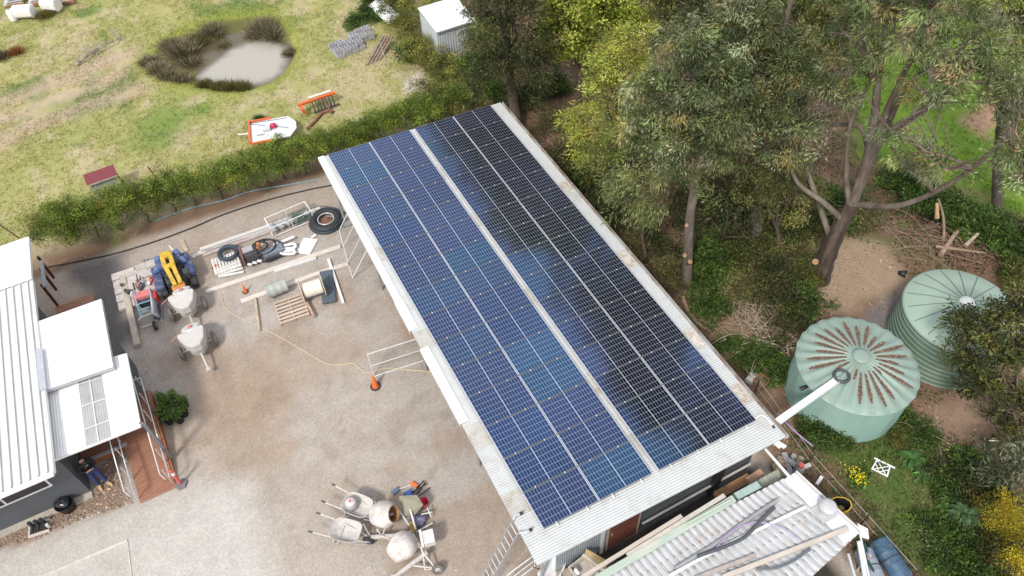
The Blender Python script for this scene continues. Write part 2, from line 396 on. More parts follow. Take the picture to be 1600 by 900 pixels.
def gn(scale, lo, hi, typ='n', det=5):
    if typ == 'n':
        n = N('ShaderNodeTexNoise'); n.inputs['Detail'].default_value = det; n.inputs['Roughness'].default_value = 0.7; o = n.outputs['Fac']
    else:
        n = N('ShaderNodeTexVoronoi'); s_ = N('ShaderNodeSeparateColor'); L(n.outputs['Color'], s_.inputs[0]); o = s_.outputs[0]
    n.inputs['Scale'].default_value = scale; L(tcg.outputs['Object'], n.inputs['Vector'])
    r_ = N('ShaderNodeMapRange'); r_.inputs[1].default_value = 0.28 if typ == 'n' else 0; r_.inputs[2].default_value = 0.72 if typ == 'n' else 1; r_.inputs[3].default_value = lo; r_.inputs[4].default_value = hi
    L(o, r_.inputs[0]); return r_.outputs[0], n
k1, _n1 = gn(1.7, 0.90, 1.10); k2, _n2 = gn(9.0, 0.90, 1.10); k3, vor = gn(26.0, 0.88, 1.12, 'v')
ma = N('ShaderNodeMath'); ma.operation = 'MULTIPLY'; L(k1, ma.inputs[0]); L(k2, ma.inputs[1])
mb_ = N('ShaderNodeMath'); mb_.operation = 'MULTIPLY'; L(ma.outputs[0], mb_.inputs[0]); L(k3, mb_.inputs[1])
vm = N('ShaderNodeVectorMath'); vm.operation = 'SCALE'; L(a.outputs['Color'], vm.inputs[0]); L(mb_.outputs[0], vm.inputs['Scale']); L(vm.outputs[0], b.inputs['Base Color'])
b.inputs['Roughness'].default_value = 0.95; b.inputs['Specular IOR Level'].default_value = 0.15
bp = N('ShaderNodeBump'); bp.inputs['Strength'].default_value = 0.5; bp.inputs['Distance'].default_value = 0.03; L(k2, bp.inputs['Height']); L(bp.outputs[0], b.inputs['Normal'])
me.materials.append(m)
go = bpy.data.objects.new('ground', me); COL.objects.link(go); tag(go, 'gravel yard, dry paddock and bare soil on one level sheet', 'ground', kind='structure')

# pond
wm = pm('muddy_water', (0.40, 0.375, 0.325), rough=0.10, var=0.06, scale=0.6, spec=0.35)
wx, wy = np.meshgrid(np.linspace(-7, 4, 100), np.linspace(9, 20, 100)); k_ = poly_sd((wx[:-1, :-1] + wx[1:, 1:]) / 2, (wy[:-1, :-1] + wy[1:, 1:]) / 2, POND_B) > -0.2
jj_, ii_ = np.nonzero(k_); WV = np.zeros((len(ii_), 4, 3)); WV[:, :, 2] = -0.36
for c_, (dj, di) in enumerate(((0, 0), (0, 1), (1, 1), (1, 0))): WV[:, c_, 0] = wx[jj_ + dj, ii_ + di]; WV[:, c_, 1] = wy[jj_ + dj, ii_ + di]
cx_, cy_ = WV[:, :, 0].mean(1), WV[:, :, 1].mean(1); dp = sstep((poly_sd(cx_, cy_, POND_W) + 0.15 + 0.5 * (fbm(cx_, cy_, 0.7, 99) - 0.5)) / 0.75)[:, None]     # brown margin painted in for the reflection of the bank
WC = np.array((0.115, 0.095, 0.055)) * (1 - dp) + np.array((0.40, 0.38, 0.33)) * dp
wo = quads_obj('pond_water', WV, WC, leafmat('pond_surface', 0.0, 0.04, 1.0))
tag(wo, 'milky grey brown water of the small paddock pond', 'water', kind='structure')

# ------------------------------------------------------------------ grass and small ground cover (uncountable)
g = np.random.default_rng(5)
def tufts(name, label, n, box, keep, hl, wl, colour_gain, per=3, spread=0.05, kind='stuff', cat='grass', lean=0.6, tintv=0.25):
    x = g.uniform(box[0], box[1], n); y = g.uniform(box[2], box[3], n); k = keep(x, y); x, y = x[k], y[k]
    x = np.repeat(x, per) + g.normal(0, spread, len(x) * per); y = np.repeat(y, per) + g.normal(0, spread, len(y) * per)
    z = terrain(x, y); n = len(x)
    D = np.stack([g.normal(0, lean, n), g.normal(0, lean, n), np.ones(n)], 1); D /= np.linalg.norm(D, axis=1)[:, None]
    h = g.uniform(*hl, n); w = g.uniform(*wl, n)
    C = ground_col(x, y) * colour_gain * np.exp(g.normal(0, tintv, n))[:, None] * (1 + g.normal(0, 0.05, (n, 3)))
    return tag(quads_obj(name, leaf_quads(np.stack([x, y, z - 0.005], 1), D, h, w, g), np.clip(C, 0, 1), leafmat('grass_blade', 0.3, 0.7)), label, cat, kind=kind)
def in_pad(x, y): return (y > 4.2 + 0.5 * np.sin(x * 1.7)) & (x < 8.5) & (poly_sd(x, y, POND_B) < 0.3) & (fbm(x, y, 1.5, 71) > 0.36)
tufts('paddock_grass', 'short dry olive and straw grass over the paddock', 42000, (-21, 9, 4, 31), in_pad, (0.04, 0.12), (0.02, 0.05), 1.3, tintv=0.16)
tufts('tall_grass_clumps', 'taller dry and green grass clumps scattered over the paddock', 3800, (-21, 9, 4.3, 31), lambda x, y: (y > 5.2) & (poly_sd(x, y, POND_B) < -0.1) & (fbm(x, y, 2.2, 141) > 0.42), (0.10, 0.26), (0.012, 0.03), 1.15, per=9, spread=0.09, tintv=0.3, lean=0.7)
tufts('lawn_grass', 'short dark green grass of the small lawn beside the tank', 16000, (7.5, 14.5, -25, -16), lambda x, y: poly_sd(x, y, LAWN_GR) > -0.2, (0.04, 0.12), (0.012, 0.03), 1.15)
tufts('far_lawn_grass', 'bright green grass beyond the tall gum trees', 16000, (17, 40, -16, 6), lambda x, y: (poly_sd(x, y, LAWN_BR) > 0) & (fbm(x, y, 1.2, 77) > 0.4), (0.06, 0.18), (0.03, 0.07), 1.15)
# low weeds through the bush floor east of the shed
def weeds(x, y): return (fbm(x, y, 1.6, 51) > 0.46) & (x > 8.4) & (poly_sd(x, y, LAWN_BR) < 0) & (poly_sd(x, y, BARE_P) < 0.2) & (poly_sd(x, y, BARE_Q) < 0.3) & (poly_sd(x, y, DK2) < 0) & (np.hypot(x - 12.0, y + 16.8) > 2.0) & (np.hypot(x - 16.4, y + 17.0) > 2.1)
def weed_obj():
    n = 60000; x = g.uniform(8.4, 30, n); y = g.uniform(-25, 9, n); k = weeds(x, y); x, y = x[k], y[k]; n = len(x)
    D = np.stack([g.normal(0, 1, n), g.normal(0, 1, n), g.uniform(0.2, 1.0, n)], 1); D /= np.linalg.norm(D, axis=1)[:, None]
    z = terrain(x, y) + g.uniform(0, 0.22, n)
    base = np.where((fbm(x, y, 2.4, 61) > 0.52)[:, None], np.array((0.075, 0.15, 0.022)), np.array((0.075, 0.09, 0.032)))
    C = base * np.exp(g.normal(0, 0.3, n))[:, None]
    return quads_obj('weeds', leaf_quads(np.stack([x, y, z], 1), D, g.uniform(0.08, 0.2, n), g.uniform(0.03, 0.08, n), g), C, leafmat('weed_leaf', 0.25))
tag(weed_obj(), 'low green weeds covering the soil under the trees', 'ground cover', kind='stuff')
def litter():
    n = 26000; x = g.uniform(8.2, 27, n); y = g.uniform(-25, 3, n); k = (poly_sd(x, y, LAWN_BR) < 0) & ((poly_sd(x, y, LAWN_GR) < 0) | (g.random(n) < 0.1)) & (fbm(x, y, 1.3, 91) > 0.40); x, y = x[k], y[k]; n = len(x)
    D = np.stack([g.normal(0, 1, n), g.normal(0, 1, n), g.normal(0, 0.12, n)], 1); D /= np.linalg.norm(D, axis=1)[:, None]
    P = np.stack([x, y, terrain(x, y) + 0.015], 1)
    S = np.cross(D, np.array([0, 0, 1.0])); Lh = g.uniform(0.05, 0.16, n)[:, None]; Wh = g.uniform(0.01, 0.022, n)[:, None]
    V = np.stack([P, P + D * Lh / 2 + S * Wh, P + D * Lh, P + D * Lh / 2 - S * Wh], 1)
    C = np.array((0.30, 0.20, 0.13)) * np.exp(g.normal(0, 0.5, n))[:, None]
    return quads_obj('leaf_litter', V, np.clip(C, 0, 0.7), leafmat('dry_leaf', 0.1, 0.8))
tag(litter(), 'dry brown leaves and bark scattered over the soil', 'leaf litter', kind='stuff')
def pebbles(name, label, n, keep, box, size, col, sg):
    x = g.uniform(box[0], box[1], n); y = g.uniform(box[2], box[3], n); k = keep(x, y); x, y = x[k], y[k]; n = len(x)
    s = g.uniform(*size, n)[:, None]; an = g.uniform(0, 6.28, n)
    u = np.stack([np.cos(an), np.sin(an), 0 * an], 1); v = np.stack([-np.sin(an), np.cos(an), 0 * an], 1) * g.uniform(0.6, 1.0, n)[:, None]
    c = np.stack([x, y, terrain(x, y)], 1); up = np.array([0, 0, 1.0])
    q = [c + s * u, c + s * v, c - s * u, c - s * v]; tp = c + up * s * 0.8
    V = np.concatenate([np.stack([q[i], q[(i + 1) % 4], tp + 0.35 * (q[(i + 1) % 4] - c), tp + 0.35 * (q[i] - c)], 1) for i in range(4)] + [np.stack([tp + 0.35 * (q[i] - c) for i in range(4)], 1)], 0)
    C = np.array(col) * np.exp(g.normal(0, sg, n))[:, None] * (1 + g.normal(0, 0.06, (n, 3))); C = np.concatenate([C] * 5, 0)
    return tag(quads_obj(name, V, np.clip(C, 0, 0.8), leafmat('pebble', 0.0, 0.8)), label, 'gravel', kind='stuff')
pebbles('gravel', 'brown and cream pebbles in the bed along the house wall', 5200, lambda x, y: poly_sd(x, y, PEBB) > 0, (-15, -9, -11, -6), (0.02, 0.05), (0.30, 0.22, 0.165), 0.45)
pebbles('loose_stones', 'small loose stones scattered over the gravel yard', 3500, lambda x, y: (x < 7.5) & (poly_sd(x, y, CONC) < 0) & (fbm(x, y, 2.2, 81) > 0.45), (-13, 1, -17, 3.2), (0.008, 0.028), (0.36, 0.31, 0.265), 0.35)
# ------------------------------------------------------------------ trees and shrubs
BARK = pm('bark_dark', (0.105, 0.075, 0.055), rough=0.9, var=0.4, scale=9, stretch=(1, 1, 0.25), bump=0.6)
BARKG = pm('bark_gum', (0.185, 0.155, 0.125), rough=0.85, var=0.3, scale=5, stretch=(1, 1, 0.3), stain=(0.10, 0.065, 0.045), stain_amt=0.55, stain_scale=1.4, bump=0.5)
CUT = pm('cut_wood', (0.31, 0.19, 0.095), rough=0.8, var=0.15, scale=20)
TWIG = pm('dead_wood', (0.30, 0.235, 0.17), rough=0.9, var=0.35, scale=12, bump=0.4)
TWIG2 = pm('red_dead_wood', (0.245, 0.15, 0.105), rough=0.9, var=0.4, scale=12, bump=0.4)

KINDS = {   # leaf length, width, droop, leaves per clump, clump radius, [(colour, weight)...]
    'gum': (0.165, 0.032, -0.5, 92, 0.37, [((0.165, 0.205, 0.075), 5), ((0.28, 0.31, 0.18), 3), ((0.31, 0.26, 0.09), 1.2), ((0.33, 0.225, 0.13), 0.7), ((0.075, 0.105, 0.04), 4)]),
    'gumgreen': (0.15, 0.034, -0.5, 88, 0.38, [((0.17, 0.21, 0.055), 5), ((0.26, 0.29, 0.09), 3), ((0.38, 0.30, 0.06), 1.5), ((0.075, 0.10, 0.035), 3)]),
    'dark': (0.17, 0.035, -0.5, 66, 0.42, [((0.055, 0.068, 0.022), 5), ((0.10, 0.11, 0.035), 2), ((0.03, 0.04, 0.015), 4), ((0.12, 0.10, 0.045), 0.7)]),
    'lime': (0.15, 0.08, 0.1, 64, 0.40, [((0.36, 0.43, 0.055), 5), ((0.52, 0.56, 0.13), 3), ((0.14, 0.19, 0.03), 2.5)]),
    'wattle': (0.16, 0.028, -0.2, 85, 0.42, [((0.43, 0.46, 0.075), 5), ((0.60, 0.58, 0.15), 2.5), ((0.21, 0.26, 0.055), 2.5), ((0.30, 0.21, 0.09), 0.8)]),
    'weep': (0.20, 0.024, -1.0, 85, 0.42, [((0.20, 0.235, 0.08), 5), ((0.31, 0.32, 0.14), 3), ((0.12, 0.155, 0.055), 3)]),
    'broad': (0.17, 0.058, 0.1, 52, 0.34, [((0.062, 0.075, 0.024), 5), ((0.10, 0.115, 0.032), 3), ((0.16, 0.15, 0.032), 2), ((0.04, 0.05, 0.02), 3)]),
    'grey': (0.20, 0.05, 0.2, 46, 0.34, [((0.16, 0.185, 0.105), 4), ((0.22, 0.235, 0.15), 3), ((0.11, 0.13, 0.07), 3)]),
    'gold': (0.06, 0.022, 0.2, 150, 0.26, [((0.42, 0.32, 0.015), 5), ((0.28, 0.23, 0.02), 3.5), ((0.13, 0.14, 0.025), 3.5), ((0.52, 0.40, 0.02), 1.5)]),
    'hedge': (0.12, 0.022, 0.25, 95, 0.28, [((0.17, 0.23, 0.042), 5), ((0.27, 0.31, 0.05), 2), ((0.095, 0.135, 0.03), 3.5), ((0.28, 0.21, 0.05), 0.3)]),
    'olive': (0.13, 0.026, 0.2, 85, 0.32, [((0.19, 0.20, 0.045), 5), ((0.29, 0.275, 0.065), 3), ((0.09, 0.105, 0.03), 4)]),
    'weed': (0.14, 0.05, 0.2, 60, 0.26, [((0.072, 0.125, 0.028), 5), ((0.115, 0.19, 0.036), 2.5), ((0.042, 0.07, 0.02), 3.5)]),
    'pot': (0.10, 0.045, 0.3, 60, 0.15, [((0.12, 0.20, 0.045), 5), ((0.20, 0.31, 0.08), 3), ((0.06, 0.10, 0.025), 2)]),
    'scrub': (0.12, 0.026, 0.1, 70, 0.3, [((0.13, 0.135, 0.045), 5), ((0.21, 0.18, 0.075), 3), ((0.07, 0.08, 0.03), 4), ((0.25, 0.24, 0.045), 1.2)]),
}
def clump_leaves(g, centres, kind, per=None, lift=0.0):
    Ln, Wd, dr, n, cr, cols = KINDS[kind]; n = per or n
    K = len(centres); c = np.repeat(np.asarray(centres), n, axis=0); M = len(c)
    r = g.normal(size=(M, 3)); r /= np.linalg.norm(r, axis=1)[:, None]; r *= (cr * g.random(M) ** 0.5)[:, None]
    size = np.repeat(g.uniform(0.7, 1.25, K), n)[:, None]
    r = r * size * np.array([1.1, 1.1, 0.75])
    D = r / cr * 0.8 + g.normal(0, 0.3, (M, 3)) + np.repeat(g.normal(0, 0.35, (K, 3)), n, axis=0); D[:, 2] += dr + lift; D /= np.linalg.norm(D, axis=1)[:, None] + 1e-9
    w = np.array([a[1] for a in cols]); base = np.array([a[0] for a in cols])
    main = g.choice(len(cols), K, p=w / w.sum()); pick = np.repeat(main, n); alt = g.choice(len(cols), M, p=w / w.sum()); pick = np.where(g.random(M) < 0.82, pick, alt)
    C = base[pick] * np.exp(g.normal(0, 0.22, M))[:, None] * np.repeat(np.exp(g.normal(0, 0.42, K)), n)[:, None]
    return leaf_quads(c + r, D, Ln * g.uniform(0.65, 1.3, M), Wd * g.uniform(0.7, 1.3, M), g), np.clip(C, 0, 0.9)

def crown_pts(g, blobs, dens, cr):
    dens = dens * 0.98
    out = []
    for c, r in blobs:
        r = np.array(r); area = 4 * PI * ((r[0] * r[1]) ** 1.6 / 3 + (r[0] * r[2]) ** 1.6 / 3 + (r[1] * r[2]) ** 1.6 / 3) ** (1 / 1.6)
        k = max(5, int(area / (PI * cr * cr) * dens))
        d = g.normal(size=(k, 3)); d /= np.linalg.norm(d, axis=1)[:, None]; d[:, 2] = np.where((d[:, 2] < -0.55), -d[:, 2], d[:, 2])
        q = 0.62 + 0.42 * g.random(k); lump = 1 + 0.16 * np.sin(3.1 * d[:, 0] + 5 * d[:, 2] + g.uniform(0, 6)) + 0.1 * np.sin(6.3 * d[:, 1] - 4 * d[:, 0])
        out.append(np.array(c) + d * r * (q * lump)[:, None])
    return np.concatenate(out, 0)

def plant(name, label, cat, base, blobs, kind, dens=1.0, trunk=0.12, seed=1, group=None, bark=None, stems=None, sub=0.35, per=None, crownname='crown', trunkname='trunk', fork=0.45):
    """tapered trunk with limbs into every crown blob; crown of leaf clumps. blobs are (centre, radii) in world space"""
    g = np.random.default_rng(seed); q = random.Random(seed)
    root = thing(name, label, cat, base, 0, group); b = Vector(base)
    rel = [(np.array(Vector(c) - b), r) for c, r in blobs]
    pts = crown_pts(g, rel, dens, KINDS[kind][4])
    V, C = clump_leaves(g, pts, kind, per)
    tb = MB(); top = np.mean([c for c, r in rel], axis=0)
    if stems is None:
        fk = Vector((top[0] * fork, top[1] * fork, max(0.25, top[2] * fork)))
        tb.tube(bend([(0, 0, -0.1), Vector(fk) * 0.5 + Vector((q.uniform(-.1, .1), q.uniform(-.1, .1), 0)), fk], 4), [trunk * (1.25 - 0.45 * i / 8) for i in range(9)], 9)
        starts = [fk] * len(rel)
    else:
        starts = []
        for path, r0, r1 in stems:
            if r0 > 0.4:
                pp = bend([Vector(p) - b for p in path], 5); m_ = len(pp); MB().tube(pp, [(r0 + (r1 - r0) * i / (m_ - 1)) * (1 + 0.07 * math.sin(i * 2.3)) for i in range(m_)], 14).build('trunk_base', BARKB, root); continue
            pp = bend([Vector(p) - b for p in path], 5); tb.tube(pp, [r0 + (r1 - r0) * i / (len(pp) - 1) for i in range(len(pp))], 9)
        ends = [Vector(path[k]) - b for path, _, _ in stems for k in range(1, len(path))]
        starts = [min(ends, key=lambda e: (e - Vector(c)).length) for c, r in rel]
    for (c, r), st in zip(rel, starts):
        cv = Vector(c); mid = st.lerp(cv, 0.5) + Vector((q.uniform(-.2, .2), q.uniform(-.2, .2), q.uniform(0, .25))) * max(r)
        pp = bend([st, mid, cv], 4); tb.tube(pp, [trunk * (0.62 - 0.42 * i / (len(pp) - 1)) for i in range(len(pp))], 6)
        near = pts[np.argsort(np.linalg.norm(pts - c, axis=1))]
        for k in range(min(len(near), int(7 + 6 * max(r)))):
            e = Vector(near[int(q.random() * min(len(near), 40))]); m1 = cv.lerp(e, 0.5) + Vector((q.uniform(-.15, .15), q.uniform(-.15, .15), q.uniform(-.05, .2)))
            tb.tube([mid.lerp(cv, q.uniform(0.3, 1)), m1, e], [trunk * 0.2, trunk * 0.13, trunk * 0.06], 5, False)
    tb.build(trunkname, bark or BARK, root)
    quads_obj(crownname, V, C, leafmat('leaf', 0.38), root)
    return root

def B(b, px, py, rx, rz=None, d=0.0, ry=None):
    return (stand(b, px, py, d), (rx, ry or rx, rz or rx * 0.8))

# --- hedge along the yard: every shrub on its own stem
HEDGE = [(112, 384, 1.25, 2.15, 'leftmost, at the house end'), (155, 371, 1.0, 1.95, 'second from the house end'), (192, 360, 1.05, 2.0, 'below the small red roofed box'), (232, 347, 0.95, 1.9, 'just right of the small red roofed box'),
         (275, 331, 0.95, 1.85, 'by the two rusty stakes'), (304, 322, 0.85, 1.75, 'sixth from the house end'), (347, 312, 0.9, 1.8, 'seventh from the house end'), (388, 299, 0.95, 1.95, 'below the orange framed trailer'),
         (424, 290, 0.95, 2.0, 'right below the trailer end'), (448, 280, 0.9, 1.95, 'between trailer and bent rusty pipe'), (477, 273, 0.9, 1.9, 'nearest the far left roof corner'), (508, 262, 0.9, 1.85, 'behind the far left roof corner'),
         (540, 252, 0.9, 1.8, 'behind the first panel column'), (572, 240, 0.9, 1.75, 'behind the second panel column'), (604, 228, 0.9, 1.75, 'behind the gap between the panel fields'), (640, 212, 0.95, 1.8, 'behind the middle of the far roof edge'), (676, 198, 0.95, 1.75, 'behind the third panel column'), (706, 184, 0.9, 1.7, 'rightmost, at the far right end')]
for i, (px, py, r_, h, where) in enumerate(HEDGE):
    b = at(px, py); q = random.Random(i); h *= 0.97
    bl = [((b.x + q.uniform(-.15, .15), b.y + 0.1, h * 0.60), (r_ * 1.08, r_ * 0.98, h * 0.40)), ((b.x + q.uniform(-.5, .5), b.y - 0.1, h * 0.78), (r_ * 0.55, r_ * 0.55, h * 0.2)), ((b.x + q.uniform(-.5, .5), b.y + 0.4, h * 0.45), (r_ * 0.6, r_ * 0.5, h * 0.2))]
    plant('hedge_shrub', 'bushy olive hedge shrub on bare stems, ' + where, 'shrub', b, bl, 'hedge', 1.6, 0.03, 100 + i, 'shrubs of the hedge along the yard', BARK, crownname='foliage', trunkname='stem', fork=0.5)

# --- olive shrubs between the small shed and the hedge
OLS = [(640, 60, 1.2, 1.7, 'left of the small metal shed'), (622, 30, 1.0, 1.7, 'beside the leaning white sheet'), (655, 100, 1.05, 1.5, 'above the pale rubble patch'), (690, 120, 1.1, 1.4, 'in front of the small metal shed'), (712, 150, 1.1, 1.4, 'between the rubble patch and the shed front'), (735, 120, 0.9, 1.1, 'under the right corner of the small shed'), (640, 95, 0.7, 1.1, 'low dark one by the two stakes'), (668, 165, 0.9, 1.2, 'below the pale rubble patch'),
       (760, 100, 1.3, 2.0, 'under the dark tree by the small shed'), (725, -10, 1.2, 1.9, 'behind the small metal shed'), (600, 5, 1.2, 1.4, 'at the top edge above the leaning sheet'), (690, 30, 1.0, 1.5, 'at the left rear corner of the small shed')]
for i, (px, py, r_, h, where) in enumerate(OLS):
    b = at(px, py); k = 'weed' if i in (6, 5, 10) else 'olive'
    bl = [((b.x, b.y, h * 0.5), (r_, r_ * 0.9, h * 0.48)), ((b.x + 0.4 * r_, b.y - 0.3 * r_, h * 0.4), (r_ * 0.7, r_ * 0.7, h * 0.42))]
    plant('rounded_shrub', 'soft rounded olive shrub ' + where if k == 'olive' else 'green leafy shrub ' + where, 'shrub', b, bl, k, 1.3, 0.04, 200 + i, 'shrubs round the small metal shed', BARK, crownname='foliage', trunkname='stem', fork=0.3)

# --- trees
def tree(label, bp, blobs, kind, trunk, seed, dens=1.0, stems=None, bark=None, **kw):
    b = at(*bp); bl = [B(b, *a) if len(a) > 2 else a for a in blobs]
    st = None
    if stems: st = [([stand(b, *p) for p in path], r0, r1) for path, r0, r1 in stems]
    return plant('tree', label, 'tree', b, bl, kind, dens, trunk, seed, 'trees beyond the solar roof', bark, st, **kw)

TALL = [[((10.3, 5.0, 10.5), (2.2, 2.4, 2.2)), ((10.8, 8.5, 10.5), (2.4, 2.6, 2.2)), ((11.5, 12.5, 12.0), (2.6, 2.8, 2.6))],
        [((12.2, 4.5, 13.5), (2.4, 2.6, 2.4)), ((12.0, 1.5, 12.5), (2.2, 2.2, 2.2))],
        [((14.0, 8.5, 15.0), (2.8, 2.8, 2.6)), ((14.5, 4.5, 16.0), (2.8, 2.6, 2.6)), ((15.0, 13.0, 15.5), (3.0, 3.0, 3.0))],
        [((12.6, -1.6, 14.4), (2.2, 2.2, 2.3)), ((14.6, -1.0, 16.0), (2.5, 2.5, 2.5)), ((12.9, -4.6, 15.6), (2.2, 2.2, 2.4))],
        [((12.6, -7.6, 15.8), (2.1, 2.1, 2.3)), ((14.0, -6.0, 16.8), (2.4, 2.4, 2.4)), ((12.9, -10.0, 15.8), (2.0, 2.0, 2.2))]]
BARKB = pm('bark_rough', (0.075, 0.052, 0.04), rough=0.95, var=0.5, scale=7, stretch=(1, 1, 0.2), stain=(0.16, 0.115, 0.085), stain_amt=0.4, stain_scale=3, bump=0.8)
tree('dark dense olive tree right of the small metal shed', (812, 205), [(800, 40, 1.9, 2.0), (775, 120, 1.3, 1.6), (830, 110, 1.3, 1.5), (800, -25, 1.7, 1.5), (770, 30, 1.3, 1.6)] + TALL[0], 'dark', 0.2, 1, 1.25)
tree('lime green broadleaf tree on two dark trunks above the roof', (908, 168), [(890, 25, 1.5, 1.3), (872, 65, 1.1, 0.95), (935, 50, 1.25, 1.2), (955, 10, 1.5, 1.4), (905, 82, 0.85, 0.7), (905, -20, 1.7, 1.3), (985, 40, 0.9, 0.9)] + TALL[1], 'lime', 0.17, 2, 1.35,
     stems=[([(904, 168), (905, 130), (900, 80), (890, 30)], 0.17, 0.1), ([(912, 168), (916, 130), (925, 80), (945, 20)], 0.15, 0.09)])
tree('golden yellow wattle between the lime tree and the gums', (965, 262), [(965, 100, 1.15, 1.3), (950, 150, 1.0, 1.1), (985, 75, 1.0, 1.0), (965, 195, 0.95, 0.8), (1000, 120, 0.9, 1.1), (942, 110, 0.6, 0.8)], 'wattle', 0.1, 3, 1.35)
tree('slim yellow wattle at the top edge beside the lime tree', (1030, 190), [(1035, 20, 0.8, 1.4), (1040, 60, 0.9, 1.1), (1028, -20, 0.8, 1.0)], 'wattle', 0.09, 4, 1.2)
tree('small yellow green wattle low over the far roof edge', (915, 290), [(905, 200, 0.75, 0.9), (920, 230, 0.9, 0.8), (908, 175, 0.5, 0.5), (935, 265, 0.7, 0.6)], 'wattle', 0.07, 5, 1.3)
tree('pruned gum with bare trunk and fresh cut stubs behind the gutter', (1073, 448), [(1065, 180, 1.7, 1.5), (1110, 200, 1.5, 1.4), (1030, 215, 1.3, 1.2), (1120, 150, 1.4, 1.2), (1085, 250, 1.2, 0.8), (1040, 150, 1.3, 1.2), (1090, 110, 1.4, 1.2)], 'gum', 0.2, 6, 1.1,
     stems=[([(1073, 448), (1075, 400), (1078, 340), (1085, 290), (1090, 220), (1080, 170)], 0.2, 0.1)], bark=BARKG)
tree('pale weeping acacia hanging over the gutter edge', (1010, 410), [(985, 300, 0.95, 0.75), (965, 290, 0.6, 0.6), (1005, 325, 0.85, 0.7), (1000, 345, 0.55, 0.5), (1010, 280, 0.9, 0.6)], 'weep', 0.07, 7, 1.15)
tree('bushy mixed green tree behind the weeping acacia', (975, 330), [(950, 220, 1.0, 0.9), (985, 240, 1.1, 1.0), (1010, 200, 1.1, 1.0), (940, 260, 0.8, 0.7)], 'gumgreen', 0.1, 8, 1.15)
tree('dark gum at the top edge behind the yellow wattle', (1120, 235), [(1080, 15, 1.6, 1.3), (1130, 25, 1.6, 1.3), (1170, 5, 1.6, 1.4), (1110, -25, 1.9, 1.2)] + TALL[3], 'dark', 0.2, 9, 1.1)
tree('silvery tipped gum in the middle of the grove', (1180, 400), [(1135, 85, 1.6, 1.3), (1185, 95, 1.6, 1.3), (1090, 70, 1.2, 1.0), (1150, 155, 1.5, 1.2), (1205, 160, 1.5, 1.3), (1175, 215, 1.5, 1.0), (1230, 120, 1.3, 1.1), (1160, 40, 1.4, 1.0)] + TALL[4], 'gum', 0.2, 10, 1.15, bark=BARKG)
tree('green gum behind the silvery tipped gum', (1240, 330), [(1235, 50, 1.6, 1.3), (1280, 30, 1.5, 1.3), (1250, 0, 1.7, 1.2), (1215, 80, 1.2, 1.2), (1290, 80, 1.1, 1.0), (1260, 105, 1.2, 1.0)], 'gumgreen', 0.2, 11, 1.1, bark=BARKG)
# the big many stemmed gum
bb = at(1280, 436)
def S(px, py, d=0.0): return stand(bb, px, py, d)
BIG_STEMS = [([bb + Vector((0, 0, -.1)), S(1290, 405), S(1308, 362), S(1332, 318)], 0.41, 0.22),
             ([S(1332, 318), S(1352, 260), S(1366, 190), S(1372, 120), S(1382, 60), S(1380, 0)], 0.18, 0.06),
             ([S(1328, 322), S(1322, 270), S(1330, 190), S(1362, 120), S(1352, 85)], 0.11, 0.04),
             ([S(1345, 290), S(1376, 200), S(1405, 130), S(1432, 75), S(1445, 20)], 0.14, 0.05),
             ([S(1352, 275), S(1390, 190), S(1420, 130, 0.5), S(1470, 95, 0.8)], 0.11, 0.04),
             ([S(1340, 320), S(1400, 322, 0.8), S(1460, 300, 1.2), S(1520, 262, 1.5), S(1570, 215, 1.8)], 0.11, 0.05),
             ([S(1375, 215), S(1430, 180, -0.6), S(1500, 130, -1), S(1560, 60, -1)], 0.13, 0.05),
             ([S(1318, 345), S(1285, 315, 0.5), S(1250, 290, 0.8), S(1235, 262, 1.0)], 0.12, 0.05),
             ([S(1300, 380), S(1283, 330), S(1262, 270, -0.3), S(1250, 235, -0.4)], 0.12, 0.06),
             ([S(1362, 262), S(1345, 200, -1), S(1300, 195, -1), S(1290, 185, -1)], 0.10, 0.04)]
BIG_B = [(1345, 60, 1.1, 0.9), (1395, 30, 1.4, 1.0), (1310, 120, 1.1, 1.0), (1290, 160, 1.1, 0.9), (1270, 205, 1.1, 0.8), (1315, 50, 1.0, 0.9), (1440, 50, 1.2, 0.9, 0.6), (1480, 95, 1.3, 0.9, 1), (1520, 60, 1.3, 1.0), (1455, 130, 0.9, 0.6, 1.2), (1510, 130, 1.1, 0.8, 1.5), (1560, 110, 1.2, 0.9, 1), (1400, 215, 0.9, 0.5, 1.2), (1440, 235, 0.9, 0.5, 1.6), (1475, 265, 0.8, 0.45, 1.8), (1410, 262, 0.8, 0.4, 1.4), (1235, 255, 0.9, 0.6, 1), (1225, 205, 1.0, 0.8, 0.6), (1460, 165, 0.7, 0.5, 1), (1590, 175, 0.9, 0.8, 1.5), (1585, 240, 0.7, 0.5, 2), (1375, 90, 0.8, 0.6), (1345, 0, 1.4, 0.9), (1420, -10, 1.5, 0.9)]
big = plant('tree', 'huge spreading gum with many grey stems on a rough dark trunk', 'tree', bb, [(lambda q_: (q_[0], tuple(x * .86 for x in q_[1])))(B(bb, *a)) for a in BIG_B] + [((13.6, -12.2, 15.6), (1.7, 1.7, 2.0)), ((15.5, -11.0, 17.0), (2.2, 2.2, 2.2)), ((12.6, -13.9, 14.6), (1.5, 1.5, 1.5)), ((13.6, -14.2, 16.0), (1.6, 1.6, 1.6))], 'gum', 0.62, 0.125, 12, 'trees beyond the solar roof', BARKG, BIG_STEMS)
for (px, py, r_) in ((1274, 409, 0.12),):
    p = S(px, py, 0.42) - bb; dv = (Vector(CAMP) - bb).normalized(); mbq = MB(); mbq.cyl(p - dv * 0.35, p, r_ * 1.15, r_, 12); mbq.build('cut_stub', BARKG, big)
    mc = MB(); mc.cyl(p + dv * 0.001, p + dv * 0.012, r_ * 0.92, r_ * 0.9, 12); mc.build('cut_face', CUT, big)
